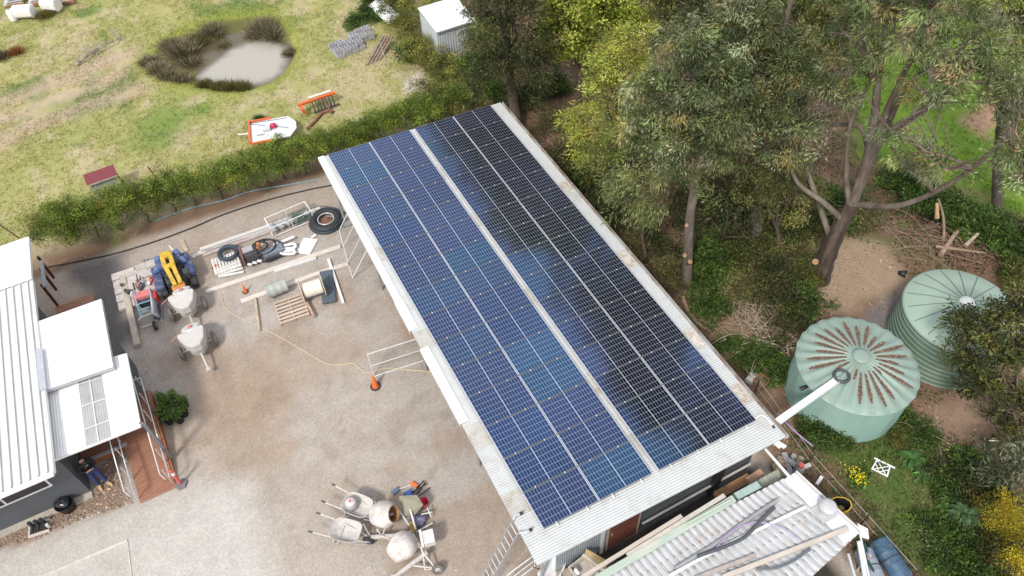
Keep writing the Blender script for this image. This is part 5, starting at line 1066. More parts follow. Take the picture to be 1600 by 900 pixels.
# sleepers, slab stack and tool heap
plank('sleeper', (190, 430), (214, 538), 0.24, 0.22, timber, 'long weathered sleeper along the left side of the slab stack', 'sleeper')
plank('sleeper', (193, 431), (229, 418), 0.22, 0.2, pm('pale_sleeper', (.46, .44, .39), rough=.85, var=.2), 'short pale sleeper across the rear of the slab stack', 'sleeper')
b = at(225, 445); t_ = thing('slab_stack', 'low stack of pale concrete slabs inside the sleepers', 'slabs', (b.x, b.y, 0), R(-1))
for i in range(5):
    for j in range(2): MB().box((-.62 + j * .95, -.85 + i * .42, .09 + .02 * ((i + j) % 3)), (.9, .38, .14), Matrix.Rotation(.04 * ((i * 3 + j) % 3 - 1), 3, 'Z')).build('slab', pm('pale_slab', (.50, .45, .43), rough=.85, var=.2, scale=6), t_, bev=.01)
b = at(222, 440, .2); t_ = thing('tool_heap', 'heap of white and grey power tools on the slab stack', 'tools', (b.x, b.y, .17))
q = random.Random(4)
for k in range(9):
    x, y = q.uniform(-.75, .55), q.uniform(-.55, .55); MB().cyl((x, y, .1), (x + q.uniform(-.25, .25), y + q.uniform(-.25, .25), .14), q.uniform(.05, .1), q.uniform(.03, .08), 12).build('tool_body', [pm('pale_tool', (.66, .63, .62), rough=.5), pm('grey_scrap', ()), darkst][k % 3], t_)
for k in range(4): x, y = q.uniform(-.5, .4), q.uniform(-.5, .3); MB().tube([(x, y, .12), (x + q.uniform(-.1, .3), y - .45, .16)], .03, 8).build('tool_handle', [pink, darkst][k % 2], t_)
t_ = thing('fuel_can', 'red fuel can with spout on the slab stack', 'fuel can', at(240, 441, .2)); t_.location.z = .18; MB().box((0, 0, .14), (.18, .26, .28), None, .85).build('can', redp, t_, bev=.03); MB().tube([(0, -.1, .27), (0, -.2, .36)], .025, 8).build('spout', yel, t_)
t_ = thing('timber_offcut', 'yellow timber block at the red barrow', 'timber', at(208, 477)); MB().box((0, 0, .06), (.42, .22, .12)).build('block', pm('yellow_timber', (.62, .45, .20), rough=.8, var=.15), t_, bev=.008)
# red engine barrow with blue frame
A, B_ = at(236, 512, .3), at(228, 462, .3); c, rz, L_ = pose(A, B_)
t_ = thing('compactor_trolley', 'red engine trolley with light blue tube frame and black wheel', 'trolley', (c.x, c.y, 0), rz)
MB().box((.62, .02, .55), (.38, .8, .34), None, .85).build('engine_cover', pink, t_, bev=.05)
MB().box((.50, -.38, .40), (.42, .16, .45)).build('red_can', redp, t_, bev=.04)
MB().box((.38, .0, .42), (.2, .5, .3)).build('engine_block', darkst, t_, bev=.02)
lb_ = pm('light_blue_tube', (.22, .45, .60), rough=.5)
fr_ = MB()
for sy in (-.28, .28): fr_.tube([(.75, sy, .75), (.2, sy, .62), (-.35, sy * .8, .5)], .024, 8); fr_.tube([(.2, sy, .62), (.2, sy, .05)], .022, 8)
for x, z in ((.2, .63), (-.05, .56), (-.2, .53)): fr_.tube([(x, -.26, z), (x, .26, z)], .02, 8)
fr_.build('frame', lb_, t_)
hb = MB(); hb.tube([(-.35, -.23, .5), (-.5, -.34, .52)], .02, 8); hb.tube([(-.35, .23, .5), (-.5, .34, .52)], .02, 8); hb.tube([(-.36, -.24, .5), (-.36, .24, .5)], .02, 8); hb.tube([(-.5, -.1, .1), (-.5, .38, .1)], .02, 8); hb.build('handle', pm('pale_tube', (.66, .66, .65), rough=.5), t_)
wl = MB().torus((-.72, -.12, .19), .14, .055, 24, 10, Matrix.Rotation(PI / 2, 4, 'X')).build('wheel', rubber, t_); MB().cyl((-.72, -.17, .19), (-.72, -.07, .19), .09, n=14).build('rim', steel, wl)
MB().add([(-.1, -.45, .28), (-.55, -.35, .2), (-.62, -.18, .45), (-.1, -.2, .6)], [(0, 1, 2, 3)]).add([(-.1, -.45, .28), (-.1, -.2, .6), (.2, -.3, .5), (.2, -.45, .3)], [(0, 1, 2, 3)]).build('hopper', pm('dark_blue_hopper', (.05, .06, .09), rough=.5), t_)
t_ = thing('upright_board', 'white grey panel standing on edge beside the red trolley', 'panel', at(253, 488)); t_.rotation_euler = (0, R(-14), R(-8)); MB().box((0, 0, .32), (.07, 1.0, .64)).build('board', pm('pale_panel', (.60, .60, .60), rough=.6), t_, bev=.01); MB().box((.05, 0, .3), (.03, .9, .55)).build('backing', grey, t_)
# blue and yellow mini loader
A, B_ = at(262, 400, .6), at(280, 452, .6); c, rz, L_ = pose(A, B_)
t_ = thing('mini_loader', 'blue compact loader with a yellow lifting arm', 'loader', (c.x, c.y, 0), rz)
for sy in (-1, 1):
    tr_ = MB().prism([(-.75, .08), (-.62, 0), (.62, 0), (.75, .1), (.75, .32), (.6, .44), (-.6, .44), (-.75, .34)], -.12, .12)
    o = tr_.build('track', rubber, t_, (0, sy * .58, 0), (PI / 2, 0, 0), .02)
    MB().box((-.1 * sy - .1, sy * .60, .56), (1.25, .36, .22), Matrix.Rotation(.05 * sy, 3, 'Z')).build('side_cover', bluep, t_, bev=.05)
MB().box((-.52, 0, .66), (.75, 1.15, .42), None, .86).build('hood', bluep, t_, bev=.07)
MB().box((.1, 0, .45), (.9, .75, .4)).build('chassis', darkst, t_, bev=.03)
for (x, y, z, sx) in ((-.72, .38, .9, .3), (-.72, -.36, .9, .3), (-.3, .5, .8, .36), (-.3, -.52, .8, .3)): MB().box((x, y, z), (sx, .26, .16), Matrix.Rotation(.4 * y, 3, 'Z'), .7).build('cover_panel', pm('sun_blue_panel', (.10, .16, .33), rough=.4, var=.2), t_, bev=.04)
for k in range(3): MB().cyl((-.82, -.1 + .12 * k, .84), (-.82, -.1 + .12 * k, .98), .04, n=10).build('knob', pm('pale_fitting', ()), t_)
am = MB()
for y in (-.15, .15): am.beam((-.58, y, 1.02), (.12, y, 1.10), .17, .16); am.beam((.12, y * .9, 1.10), (.85, y * .7 + .04, .72), .16, .15)
am.box((-.56, 0, 1.05), (.34, .42, .17)); am.box((.12, 0, 1.10), (.18, .36, .14)); am.build('lift_arm', yel, t_, bev=.02)
MB().cyl((-.2, 0, .95), (.2, 0, .85), .06, n=12).build('ram', pm('rusty_ram', (.28, .13, .05), rough=.6), t_)
MB().box((.92, .02, .55), (.32, .5, .3)).build('bucket_mount', pm('rust_orange', (.50, .22, .06), rough=.7, var=.3), t_, bev=.03)
MB().box((.35, .45, .62), (.3, .2, .4)).build('operator_step', darkst, t_, bev=.02)
for k in range(6): qq = random.Random(k + 20); MB().tube(bend([(qq.uniform(-.5, .1), qq.uniform(-.5, .5), .8), (qq.uniform(-.2, .4), qq.uniform(-.4, .4), 1.0), (qq.uniform(.3, .7), qq.uniform(-.4, .4), .7)], 4), .022, 6).build('hydraulic_hose', black, t_)
t_ = thing('steel_ramp', 'perforated grey steel ramp left of the blue loader', 'ramp', at(236, 412)); t_.rotation_euler = (0, 0, R(-20)); sr = MB()
for k in range(5): sr.box((-.3 + .15 * k, 0, .12), (.07, .36, .03))
sr.box((0, .18, .12), (.8, .04, .07)); sr.box((0, -.18, .12), (.8, .04, .07)); sr.build('grating', pm('grey_grate', (.33, .32, .33), rough=.6), t_)

# two towable mixers behind each other
def tow_mixer(a, b, lab, ww):
    A, B_ = at(*a, .7), at(*b, .3); c, rz, L_ = pose(at(*a, .0), at(*b, .0)); t_ = thing('towable_mixer', lab, 'cement mixer', (at(*ww).x, at(*ww).y, 0), rz, 'towable cement mixers')
    MB().prism([(-.38, -.46), (-.26, -.50), (.22, -.36), (.48, -.15), (.48, .15), (.22, .36), (-.26, .50), (-.38, .46)], .62, .98, .97).build('hood', pm('dull_cement_white', (0.56, 0.535, 0.51), rough=.75, var=.1, scale=6, stain=(.42, .38, .34), stain_amt=.35, stain_scale=3), t_, bev=.035)
    MB().prism([(-.32, -.40), (.2, -.3), (.42, -.1), (.42, .1), (.2, .3), (-.32, .40)], .34, .63).build('drum_base', pm('pale_cement', (.45, .42, .39), rough=.85, var=.15), t_)
    for sy in (-1, 1):
        wl = MB().torus((-.12, sy * .63, .27), .20, .075, 26, 10, Matrix.Rotation(PI / 2, 4, 'X')).build('wheel', pm('dusty_tyre', (.16, .145, .13), rough=.9, var=.2), t_)
        MB().cyl((-.12, sy * .63 - .05, .27), (-.12, sy * .63 + .05, .27), .14, n=16).build('rim', concm, wl)
    MB().tube([(-.12, -.62, .27), (-.12, .62, .27)], .03, 8).build('axle', concm, t_)
    MB().tube([(.35, 0, .42), (.75, 0, .38), (1.12, 0, .30)], .04, 8).build('drawbar', concm, t_); MB().box((1.14, 0, .29), (.14, .16, .08)).build('coupling', concm, t_, bev=.02)
    ring = Matrix.Translation((-.58, 0.05, .82)) @ Matrix.Rotation(-.5, 4, 'Y')
    MB().lathe([(.27, -.05), (.335, -.04), (.345, .0), (.335, .04), (.26, .05), (.001, .03)], 30, ring).build('hand_wheel', pm('pale_wheel', (.60, .60, .57), rough=.7, var=.1), t_)
    MB().cyl((-.60, .05, .84), (-.50, .05, .98), .085, .06, 14).build('hub', pink, t_)
    MB().tube([(-.42, -.05, .92), (-.5, -.4, .85), (-.55, -.8, .55)], .022, 8).build('lever', pm('pink_brown_tube', (.45, .26, .2), rough=.7), t_)
    return t_
tow_mixer((292, 468), (308, 515), 'towable cement mixer with pale hood next to the blue loader', (299, 492))
tow_mixer((308, 535), (326, 575), 'towable cement mixer with pale hood standing by itself in front of the other one', (315, 550))

# potted plants
POT = [(262, 636), (276, 627), (290, 634), (258, 650), (273, 645), (290, 648), (266, 660), (282, 658), (256, 628)]
for i, (px, py) in enumerate(POT):
    b = at(px, py); t_ = thing('potted_plant', 'leafy green seedling in a black pot in the cluster beside the ramp', 'potted plant', b, i, 'potted plants beside the ramp')
    if i == 0:
        MB().lathe([(.001, 0), (.12, 0), (.16, .26), (.175, .27), (.165, .27), (.15, .24), (.001, .23)], 18).build('pot', black, t_)
        gg = np.random.default_rng(60); V, C = clump_leaves(gg, np.array([[0, 0, .40], [.07, .05, .46], [-.07, .02, .44]]), 'pot', 60); quads_obj('foliage', V, C, leafmat('leaf', .3), t_)
        p0 = t_
    else:
        for ch in list(p0.children): c_ = ch.copy(); COL.objects.link(c_); c_.parent = t_
        t_.scale = [0.9 + .05 * (i % 4)] * 3

# bollard by the ramp foot
b = at(284, 757); t_ = thing('bollard', 'red bollard with white band on a dark six sided foot beside the ramp', 'bollard', b)
MB().prism([(.22 * math.cos(PI * k / 3), .22 * math.sin(PI * k / 3)) for k in range(6)], 0, .09, .86).build('foot', pm('dark_grey_foot', (.17, .17, .18), rough=.8), t_, bev=.01)
MB().lathe([(.06, .09), (.055, .55), (.055, .95), (.065, 1.0), (.001, 1.03)], 18).build('post', pm('faded_red', (.62, .12, .10), rough=.5), t_)
MB().lathe([(.0575, .72), (.0575, .88)], 18).build('band', white, t_)

# ------------------------------------------------------------------ mixing corner at the bottom
def barrow(a, b, lab, load=None):
    """a handle end, b wheel end"""
    A, B_ = at(*a, .0), at(*b, .0); c, rz, L_ = pose(A, B_); t_ = thing('wheelbarrow', lab, 'wheelbarrow', (c.x, c.y, 0), rz, 'wheelbarrows in the mixing corner')
    tb = MB(); n = 28
    def rect(t, hx, hy, rc):
        a_ = 2 * PI * t; cx, sy = math.cos(a_), math.sin(a_); p = 4; k = (abs(cx) ** p + abs(sy) ** p) ** (-1 / p); return hx * k * cx, hy * k * sy
    V = []
    for hx, hy, z, ox in ((.46, .34, .62, .06), (.48, .36, .63, .06), (.46, .34, .61, .06), (.33, .24, .40, .1), (.001, .001, .385, .1)):
        for k in range(n): x, y = rect(k / n, hx, hy, .1); V.append((x + ox, y, z))
    tb.add(V, [(i * n + k, i * n + (k + 1) % n, (i + 1) * n + (k + 1) % n, (i + 1) * n + k) for i in range(4) for k in range(n)], True)
    tb.add([(v[0], v[1], v[2] - .012) for v in V[2 * n:4 * n]], [(k, n + k, n + (k + 1) % n, (k + 1) % n) for k in range(n)] + [tuple(range(n, 2 * n))], True)
    tb.build('tray', concm, t_)
    fr = MB()
    for sy in (-1, 1): fr.tube([(-.92, sy * .30, .60), (-.35, sy * .27, .50), (.45, sy * .14, .36), (.72, sy * .07, .24)], .02, 8); fr.tube([(-.28, sy * .26, .48), (-.36, sy * .27, .02), (-.22, sy * .27, .02), (-.05, sy * .23, .42)], .018, 8); fr.tube([(.5, sy * .32, .58), (.72, sy * .14, .24)], .016, 8)
    fr.tube([(-.1, -.24, .44), (-.1, .24, .44)], .016, 8); fr.build('frame', pm('cement_tube', (.58, .55, .52), rough=.7, var=.15), t_)
    for sy in (-1, 1): MB().tube([(-.90, sy * .30, .60), (-1.04, sy * .305, .615)], .027, 10).build('grip', darkst, t_)
    w_ = MB().torus((.72, 0, .19), .13, .06, 24, 10, Matrix.Rotation(PI / 2, 4, 'X')).build('wheel', rubber, t_); MB().cyl((.72, -.05, .19), (.72, .05, .19), .085, n=14).build('rim', grey, w_)
    return t_
w1 = barrow((519, 783), (604, 818), 'wheelbarrow carrying a round grey drum, behind the other barrow')
w2 = barrow((496, 828), (592, 852), 'empty cement crusted wheelbarrow with handles pointing left')
pw_ = at(549, 788, .52); t_ = thing('small_drum', 'round grey drum with a pinkish lid standing in the rear wheelbarrow', 'drum', (pw_.x, pw_.y, .40))
MB().lathe([(.001, 0), (.17, 0), (.21, .05), (.22, .18), (.2, .28), (.16, .31)], 24).build('body', pm('grey_keg', (.33, .325, .32), rough=.6, var=.15), t_); MB().lathe([(.165, .30), (.15, .33), (.001, .34)], 24).build('lid', pm('pinkish_lid', (.60, .52, .50), rough=.7, stain=(.45, .28, .25), stain_amt=.4), t_); MB().cyl((0, 0, .335), (0, 0, .36), .03, n=10).build('cap', redp, t_)

def mixer(loc, rz, lab, openm, eng):
    t_ = thing('cement_mixer', lab, 'cement mixer', loc, rz, 'cement mixers in the mixing corner')
    return t_
# open mouthed mixer: drum axis points to the right
c = at(608, 822, .0); A, B_ = at(580, 812, .8), at(630, 822, .8); _, rz, _ = pose(A, B_)
t_ = thing('cement_mixer', 'tipped white cement mixer drum showing its brown crusted mouth', 'cement mixer', (c.x, c.y, 0), rz, 'cement mixers in the mixing corner')
Dm = Matrix.Translation((-.02, .05, .78)) @ Matrix.Rotation(R(62), 4, 'Y')
MB().lathe([(.001, -.44), (.22, -.43), (.33, -.36), (.40, -.16), (.415, .02), (.38, .14), (.27, .34), (.255, .36), (.25, .355)], 36, Dm).build('drum', whitec, t_)
MB().lathe([(.262, .362), (.235, .37), (.225, .33), (.25, .1), (.2, -.1), (.001, -.16)], 30, Dm).build('drum_mouth', pm('brown_crust', (.36, .20, .085), rough=.9, var=.4, scale=10, stain=(.12, .07, .04), stain_amt=.5, stain_scale=4), t_)
MB().box((.17, .05, .84), (.16, .05, .05), Matrix.Rotation(.5, 3, 'Z')).build('paddle', pm('pale_cement', ()), t_)
fr = MB(); fr.tube([(-.1, -.45, .75), (.0, -.48, .4), (-.55, -.62, .08)], .03, 8); fr.tube([(-.1, .5, .75), (.05, .52, .4), (.5, .5, .05)], .03, 8); fr.tube([(.45, -.5, .05), (.0, -.48, .42)], .03, 8); fr.tube([(0, -.48, .4), (0.05, .52, .4)], .035, 8); fr.build('frame', pm('cement_tube', ()), t_)
MB().beam((-.35, -.55, .28), (.55, -.35, .38), .1, .1).build('drawbar', concm, t_)
for y in (-.5, .54):
    w_ = MB().torus((.5, y, .2), .15, .05, 24, 8, Matrix.Rotation(PI / 2, 4, 'X')).build('wheel', rubber, t_); MB().cyl((.5, y - .03, .2), (.5, y + .03, .2), .1, n=14).build('rim', concm, w_)
# second mixer: drum mouth down to the left, engine box at right
c = at(645, 872, .0); A, B_ = at(605, 868, .5), at(672, 850, .5); _, rz, _ = pose(A, B_)
t_ = thing('cement_mixer', 'white cement mixer with drum turned down and a motor box on its frame', 'cement mixer', (c.x, c.y, 0), rz, 'cement mixers in the mixing corner')
Dm = Matrix.Translation((-.22, .16, .66)) @ Matrix.Rotation(R(20), 4, 'Z') @ Matrix.Rotation(R(-112), 4, 'Y')
MB().lathe([(.001, -.42), (.24, -.41), (.36, -.32), (.42, -.1), (.40, .06), (.28, .36), (.265, .37)], 36, Dm).build('drum', whitec, t_)
MB().lathe([(.262, .36), (.2, .1), (.001, .0)], 24, Dm).build('drum_mouth', pm('brown_crust', ()), t_)
fr = MB(); fr.tube([(.32, .1, .62), (.35, -.1, .5), (.62, -.55, .16)], .03, 8); fr.tube([(.35, -.1, .5), (.3, -.5, .14), (.62, -.55, .16)], .025, 8); fr.tube([(.0, -.35, .3), (.62, -.55, .16)], .025, 8); fr.tube([(-.45, .55, .6), (.1, .62, .5), (.32, .1, .62)], .03, 8); fr.build('frame', pm('cement_tube', ()), t_)
MB().beam((-.62, -.5, .18), (.48, -.12, .42), .11, .11).build('drawbar', concm, t_); MB().box((-.66, -.51, .17), (.14, .2, .09)).build('coupling', concm, t_, bev=.02)
mo = MB().box((.62, .22, .62), (.34, .42, .30)).build('motor_box', pm('pale_motor', (.62, .62, .61), rough=.5), t_, bev=.02); MB().box((.40, .24, .66), (.07, .5, .16)).build('motor_bracket', white, mo)
gb = MB().blob((.22, .12, .6), (.13, .13, .13), 5, .2); gb.build('gearbox', pm('pinkish_gear', (.46, .35, .31), rough=.8, var=.25), t_)
w_ = MB().torus((.68, -.62, .2), .15, .05, 24, 8, Matrix.Rotation(R(70), 4, 'X')).build('wheel', pm('dusty_tyre', ()), t_); MB().cyl((.68, -.66, .2), (.68, -.57, .21), .1, n=14).build('rim', concm, w_)
# third machine in the back: stand with green hopper
c = at(645, 812, 0); A, B_ = at(625, 806, .5), at(668, 800, .5); _, rz, _ = pose(A, B_)
t_ = thing('screed_frame', 'olive green hopper on a tube frame behind the two mixers', 'hopper', (c.x, c.y, 0), rz)
MB().add([(-.42, .1, .6), (-.3, .5, .75), (.25, .45, .75), (.42, .12, .7), (.1, -.05, .42), (-.2, -.02, .42)], [(0, 5, 4, 3, 2, 1)]).add([(-.42, .1, .58), (-.3, .5, .73), (.25, .45, .73), (.42, .12, .68), (.1, -.05, .40), (-.2, -.02, .40)], [(0, 1, 2, 3, 4, 5)]).build('hopper', pm('olive_hopper', (.235, .225, .16), rough=.6, var=.15), t_)
fr = MB(); fr.tube([(-.4, .2, .6), (.0, -.45, .3), (.1, -.75, .05)], .022, 8); fr.tube([(.0, .1, .6), (.12, -.5, .4)], .03, 8); fr.tube([(.1, -.45, .1), (.62, -.25, .12)], .03, 8); fr.tube([(.3, -.0, .3), (.62, .05, .25)], .022, 8); fr.tube([(.5, .2, .3), (.6, -.1, .2)], .02, 8); fr.build('frame', pm('pale_tube', ()), t_)
MB().blob((.15, -.15, .2), (.3, .2, .16), 8, .25).build('motor', pm('blue_grey_motor', (.15, .15, .24), rough=.5, var=.4, scale=9), t_)
MB().box((.0, -.38, .35), (.16, .34, .05), Matrix.Rotation(.5, 3, 'Y')).build('chute', pm('mustard_chute', (.36, .24, .06), rough=.7, var=.3), t_)
# shovels and tools
def tool(px, head, lab, headm, shaftm, blade=True):
    A, B_ = at(*px, .05), at(*head, .05); c, rz, L_ = pose(A, B_); t_ = thing('shovel', lab, 'shovel', (A.x, A.y, .03), rz, 'tools lying by the red bucket')
    MB().tube([(0, 0, .03), (L_ * .8, 0, .06)], .018, 8).build('shaft', shaftm, t_)
    if blade: MB().sheet((L_ * .72, -.12, .03), (L_ * 1.12, -.09, .02), (L_ * 1.12, .09, .02), (L_ * .72, .12, .03), 6, 6, lambda u, v: .05 * (2 * v - 1) ** 2 + .015).build('blade', headm, t_)
    return t_
sb = pm('bright_blue', (.035, .11, .35), rough=.45, var=.15)
tool((668, 756), (636, 774), 'blue bladed shovel with black shaft, upper of the two', sb, black)
tool((672, 762), (645, 784), 'blue bladed shovel with black shaft, lower of the two', sb, black)
mb = MB(); mb.tube([at(665, 753, .05), at(648, 776, .08)], .02, 8); solo('black_pipe', mb, black, 'thin black pipe lying beside the blue shovels', 'pipe', bev=0)
mb = MB(); mb.tube([at(662, 751, .05), at(644, 772, .08)], .02, 8); solo('black_pipe', mb, black, 'second thin black pipe on the far side of the blue shovels', 'pipe')
t_ = thing('float_tool', 'pale handled tool with an orange head and blue clamp', 'hand tool', at(632, 762)); o_ = Vector(t_.location)
MB().tube([at(620, 765, .06) - o_, at(645, 757, .08) - o_], .022, 8).build('handle', palet, t_); p_ = at(647, 757, .08) - o_
MB().box(p_, (.12, .26, .08), Matrix.Rotation(.5, 3, 'Z')).build('head', orange, t_, bev=.02); p_ = at(618, 767, .06) - o_; MB().box(p_, (.26, .16, .1), Matrix.Rotation(.2, 3, 'Z')).build('clamp', pm('slate_blue_clamp', (.11, .15, .25), rough=.5), t_, bev=.02)
b = at(663, 790); t_ = thing('bucket', 'bright red bucket beside the blue shovels', 'bucket', b)
MB().lathe([(.001, .0), (.12, .0), (.165, .30), (.175, .305), (.16, .30), (.118, .03), (.001, .025)], 24).build('body', pm('bright_red', (.62, .03, .06), rough=.45), t_); MB().torus((0, 0, .30), .17, .008, 28, 6, Matrix.Rotation(.25, 4, 'X')).build('handle', steel, t_)

# ladder on the shed edge
lt = Vector((-0.60, -16.72, 3.45)); lf = Vector((-2.02, -16.72, 0.0)); dl = lt - lf
t_ = thing('ladder', 'aluminium ladder leaning against the near end of the shed roof', 'ladder', lf)
for y in (0, -.36): MB().beam(Vector((0, y, 0)), dl + Vector((0, y, 0)), .03, .075).build('stile', pm('dull_aluminium', (.40, .40, .41), rough=.4, metal=.4), t_)
for k in range(1, 13): f = k / 12.6; MB().tube([dl * f, dl * f + Vector((0, -.36, 0))], .019, 8).build('rung', alu, t_)
for y in (.08, -.44): so_ = MB(); so_.tube([dl * .985 + Vector((0, 0 if y > 0 else -.36, 0)), dl + Vector((.12, y, .02)), dl + Vector((.25, y, -.02))], .018, 8); so_.build('standoff_arm', alu, t_); MB().cyl(dl + Vector((.25, y, -.02)), dl + Vector((.33, y, -.04)), .045, n=10).build('end_cap', rubber, t_)

# mesh panels
def wiremesh(t_, p00, p10, p11, p01, pitch, mat, r=.0022):
    p00, p10, p11, p01 = [Vector(p) for p in (p00, p10, p11, p01)]; mb = MB(); n = int((p10 - p00).length / pitch); k_ = int((p01 - p00).length / pitch)
    for i in range(1, n): mb.tube([p00.lerp(p10, i / n), p01.lerp(p11, i / n)], r, 3, False)
    for i in range(1, k_): mb.tube([p00.lerp(p01, i / k_), p10.lerp(p11, i / k_)], r, 3, False)
    mb.build('wire_mesh', mat, t_)
wirem = pm('mesh_wire', (.55, .55, .55), rough=.4, metal=.4)
def mesh_panel(name, lab, a, b, h, lean, mids=(.5,), verts=(), pitch=.1):
    A, B_ = Vector(a), Vector(b); t_ = thing(name, lab, 'fence panel', A); d = B_ - A; d.z = 0; up = Vector((-d.y, d.x, 0)).normalized() * lean + Vector((0, 0, h))
    Q = [Vector(), d, d + up, up]
    fr = MB()
    for i in range(4): fr.tube([Q[i], Q[(i + 1) % 4]], .019, 8)
    for f in mids: fr.tube([up * f, d + up * f], .016, 8)
    for f in verts: fr.tube([d * f, d * f + up], .014, 8)
    fr.build('frame', pm('white_tube', ()), t_); wiremesh(t_, *Q, pitch, wirem); return t_
mesh_panel('mesh_gate', 'wide mesh gate standing out from the open shed side near the tall cone', at(585, 588), at(700, 551), 1.25, .1, (.48,))
mesh_panel('mesh_fence', 'tall mesh panel leaning under the far corner of the shed roof', at(551, 434), at(530, 360), 1.75, -1.1, (), (.33, .66), .07)
mesh_panel('mesh_gate', 'mesh gate at the bottom edge below the roof corner', at(795, 915), at(836, 884), 0.9, .0, (.5,), (), .08)

# hoses and cords lying on the ground
def line(name, P, r, mat, lab, cat, z=.02):
    return solo(name, MB().tube(bend([at(*p[:2], p[2] if len(p) > 2 else z) for p in P], 8), r, 6), mat, lab, cat)
line('extension_cord', [(345, 458), (352, 480), (372, 495), (405, 510), (440, 528), (475, 548), (510, 568), (535, 570), (552, 568), (572, 582), (590, 578), (610, 575), (640, 578), (690, 582)], .014, pm('pale_yellow_cord', (.66, .56, .36), rough=.6), 'thin pale yellow cord snaking over the yard to the cone', 'cord')
line('black_hose', [(70, 418), (120, 409), (180, 396), (240, 378), (300, 356), (350, 335), (420, 312), (480, 297), (515, 290), (560, 280)], .03, black, 'long black hose lying between hedge and stacked beams', 'hose', .03)
line('blue_hose', [(240, 346), (275, 333), (310, 322), (350, 313), (388, 300), (430, 292), (500, 280)], .022, pm('blue_poly', (.20, .38, .46), rough=.5), 'thin blue pipe lying along the foot of the hedge', 'hose')
line('thin_cable', [(483, 326), (505, 322), (530, 328), (552, 340), (548, 352), (535, 354)], .012, black, 'thin black cable looping from the pipe coil under the roof', 'cable')
solo('concrete_edging', MB().beam(at(199, 845, .02), at(60, 904, .02), .09, .05), pm('pale_edging', (.60, .56, .50), rough=.85, var=.15), 'pale straight edging strip in the paving at the bottom left', 'edging')
solo('concrete_edging', MB().beam(at(199, 846, .012), at(206, 905, .012), .03, .03), pm('pale_edging', ()), 'short thin joint strip running from the corner of the edging', 'edging')

# clutter beside the near roof corner
b = at(858, 862, .0); t_ = thing('bathtub', 'white plastic tub tucked under the near left roof corner', 'tub', at(863, 890, .35)); t_.location.z = 0; t_.rotation_euler = (0, 0, R(35))
V = []; n = 28
tb = MB()
for hx, hy, z in ((.5, .3, .55), (.53, .33, .56), (.5, .30, .55), (.4, .22, .3), (.001, .001, .28)): V += [(hx * (abs(math.cos(2 * PI * k / n)) ** .5) * (1 if math.cos(2 * PI * k / n) >= 0 else -1), hy * (abs(math.sin(2 * PI * k / n)) ** .5) * (1 if math.sin(2 * PI * k / n) >= 0 else -1), z) for k in range(n)]
tb.add(V, [(i * n + k, i * n + (k + 1) % n, (i + 1) * n + (k + 1) % n, (i + 1) * n + k) for i in range(4) for k in range(n)], True); tb.build('shell', white, t_); MB().box((0, 0, .14), (.7, .4, .28)).build('stand', grey, t_)
t_ = thing('laundry_sink', 'pale grey laundry sink basin below the red door', 'sink', at(912, 893, .5)); t_.location.z = 0; t_.rotation_euler = (0, 0, R(8))
sk = MB(); V = []
for hx, hy, z in ((.36, .30, .6), (.36, .30, .84), (.31, .25, .84), (.27, .21, .62)): V += [(-hx, -hy, z), (hx, -hy, z), (hx, hy, z), (-hx, hy, z)]
sk.add(V, [(i * 4 + k, i * 4 + (k + 1) % 4, i * 4 + 4 + (k + 1) % 4, i * 4 + 4 + k) for i in range(3) for k in range(4)] + [(12, 13, 14, 15), (3, 2, 1, 0)]); sk.build('basin', pm('dirty_basin', (.46, .43, .40), rough=.6, var=.15, stain=(.32, .25, .2), stain_amt=.4, stain_scale=3), t_, bev=.02)
MB().box((0, 0, .3), (.6, .48, .6)).build('cabinet', grey, t_); MB().blob((-.25, .02, .88), (.07, .11, .06), 3, .1).build('white_cloth', white, t_)
t_ = thing('spray_can', 'turquoise container beside the white tub', 'container', at(875, 878, .5)); t_.location.z = .0; MB().lathe([(.001, .0), (.12, 0), (.125, .5), (.1, .56), (.09, .6), (.001, .61)], 18).build('body', pm('turquoise', (.16, .45, .52), rough=.4), t_); MB().cyl((0, 0, .6), (0, 0, .66), .05, n=12).build('cap', darkst, t_)
t_ = thing('stone_pot', 'rounded beige stone pot beside the laundry sink', 'pot', at(885, 900, .3)); t_.location.z = 0; MB().lathe([(.001, 0), (.2, 0), (.3, .18), (.3, .34), (.2, .44), (.12, .46), (.001, .44)], 22).build('body', pm('beige_stone', (.42, .37, .30), rough=.85, var=.2), t_); MB().lathe([(.15, .46), (.17, .48), (.15, .5)], 22).build('rim', pm('beige_stone', ()), t_)
solo('leaning_board', MB().beam(at(913, 865, 1.0), at(948, 885, .9), .3, .04), pm('tan_board', (.52, .38, .19), rough=.7, var=.12), 'tan board leaning between the sink and the red door', 'board')
solo('leaning_board', MB().beam(at(910, 867, .98), at(945, 893, .88), .06, .1), pm('pale_board_edge', (.58, .58, .57), rough=.6), 'pale white edged plank in front of the tan board', 'board')
line('garden_stake', [(833, 886), (846, 892), (850, 905)], .02, rustb, 'bent rusty rod at the bottom edge below the roof corner', 'rod', .3)
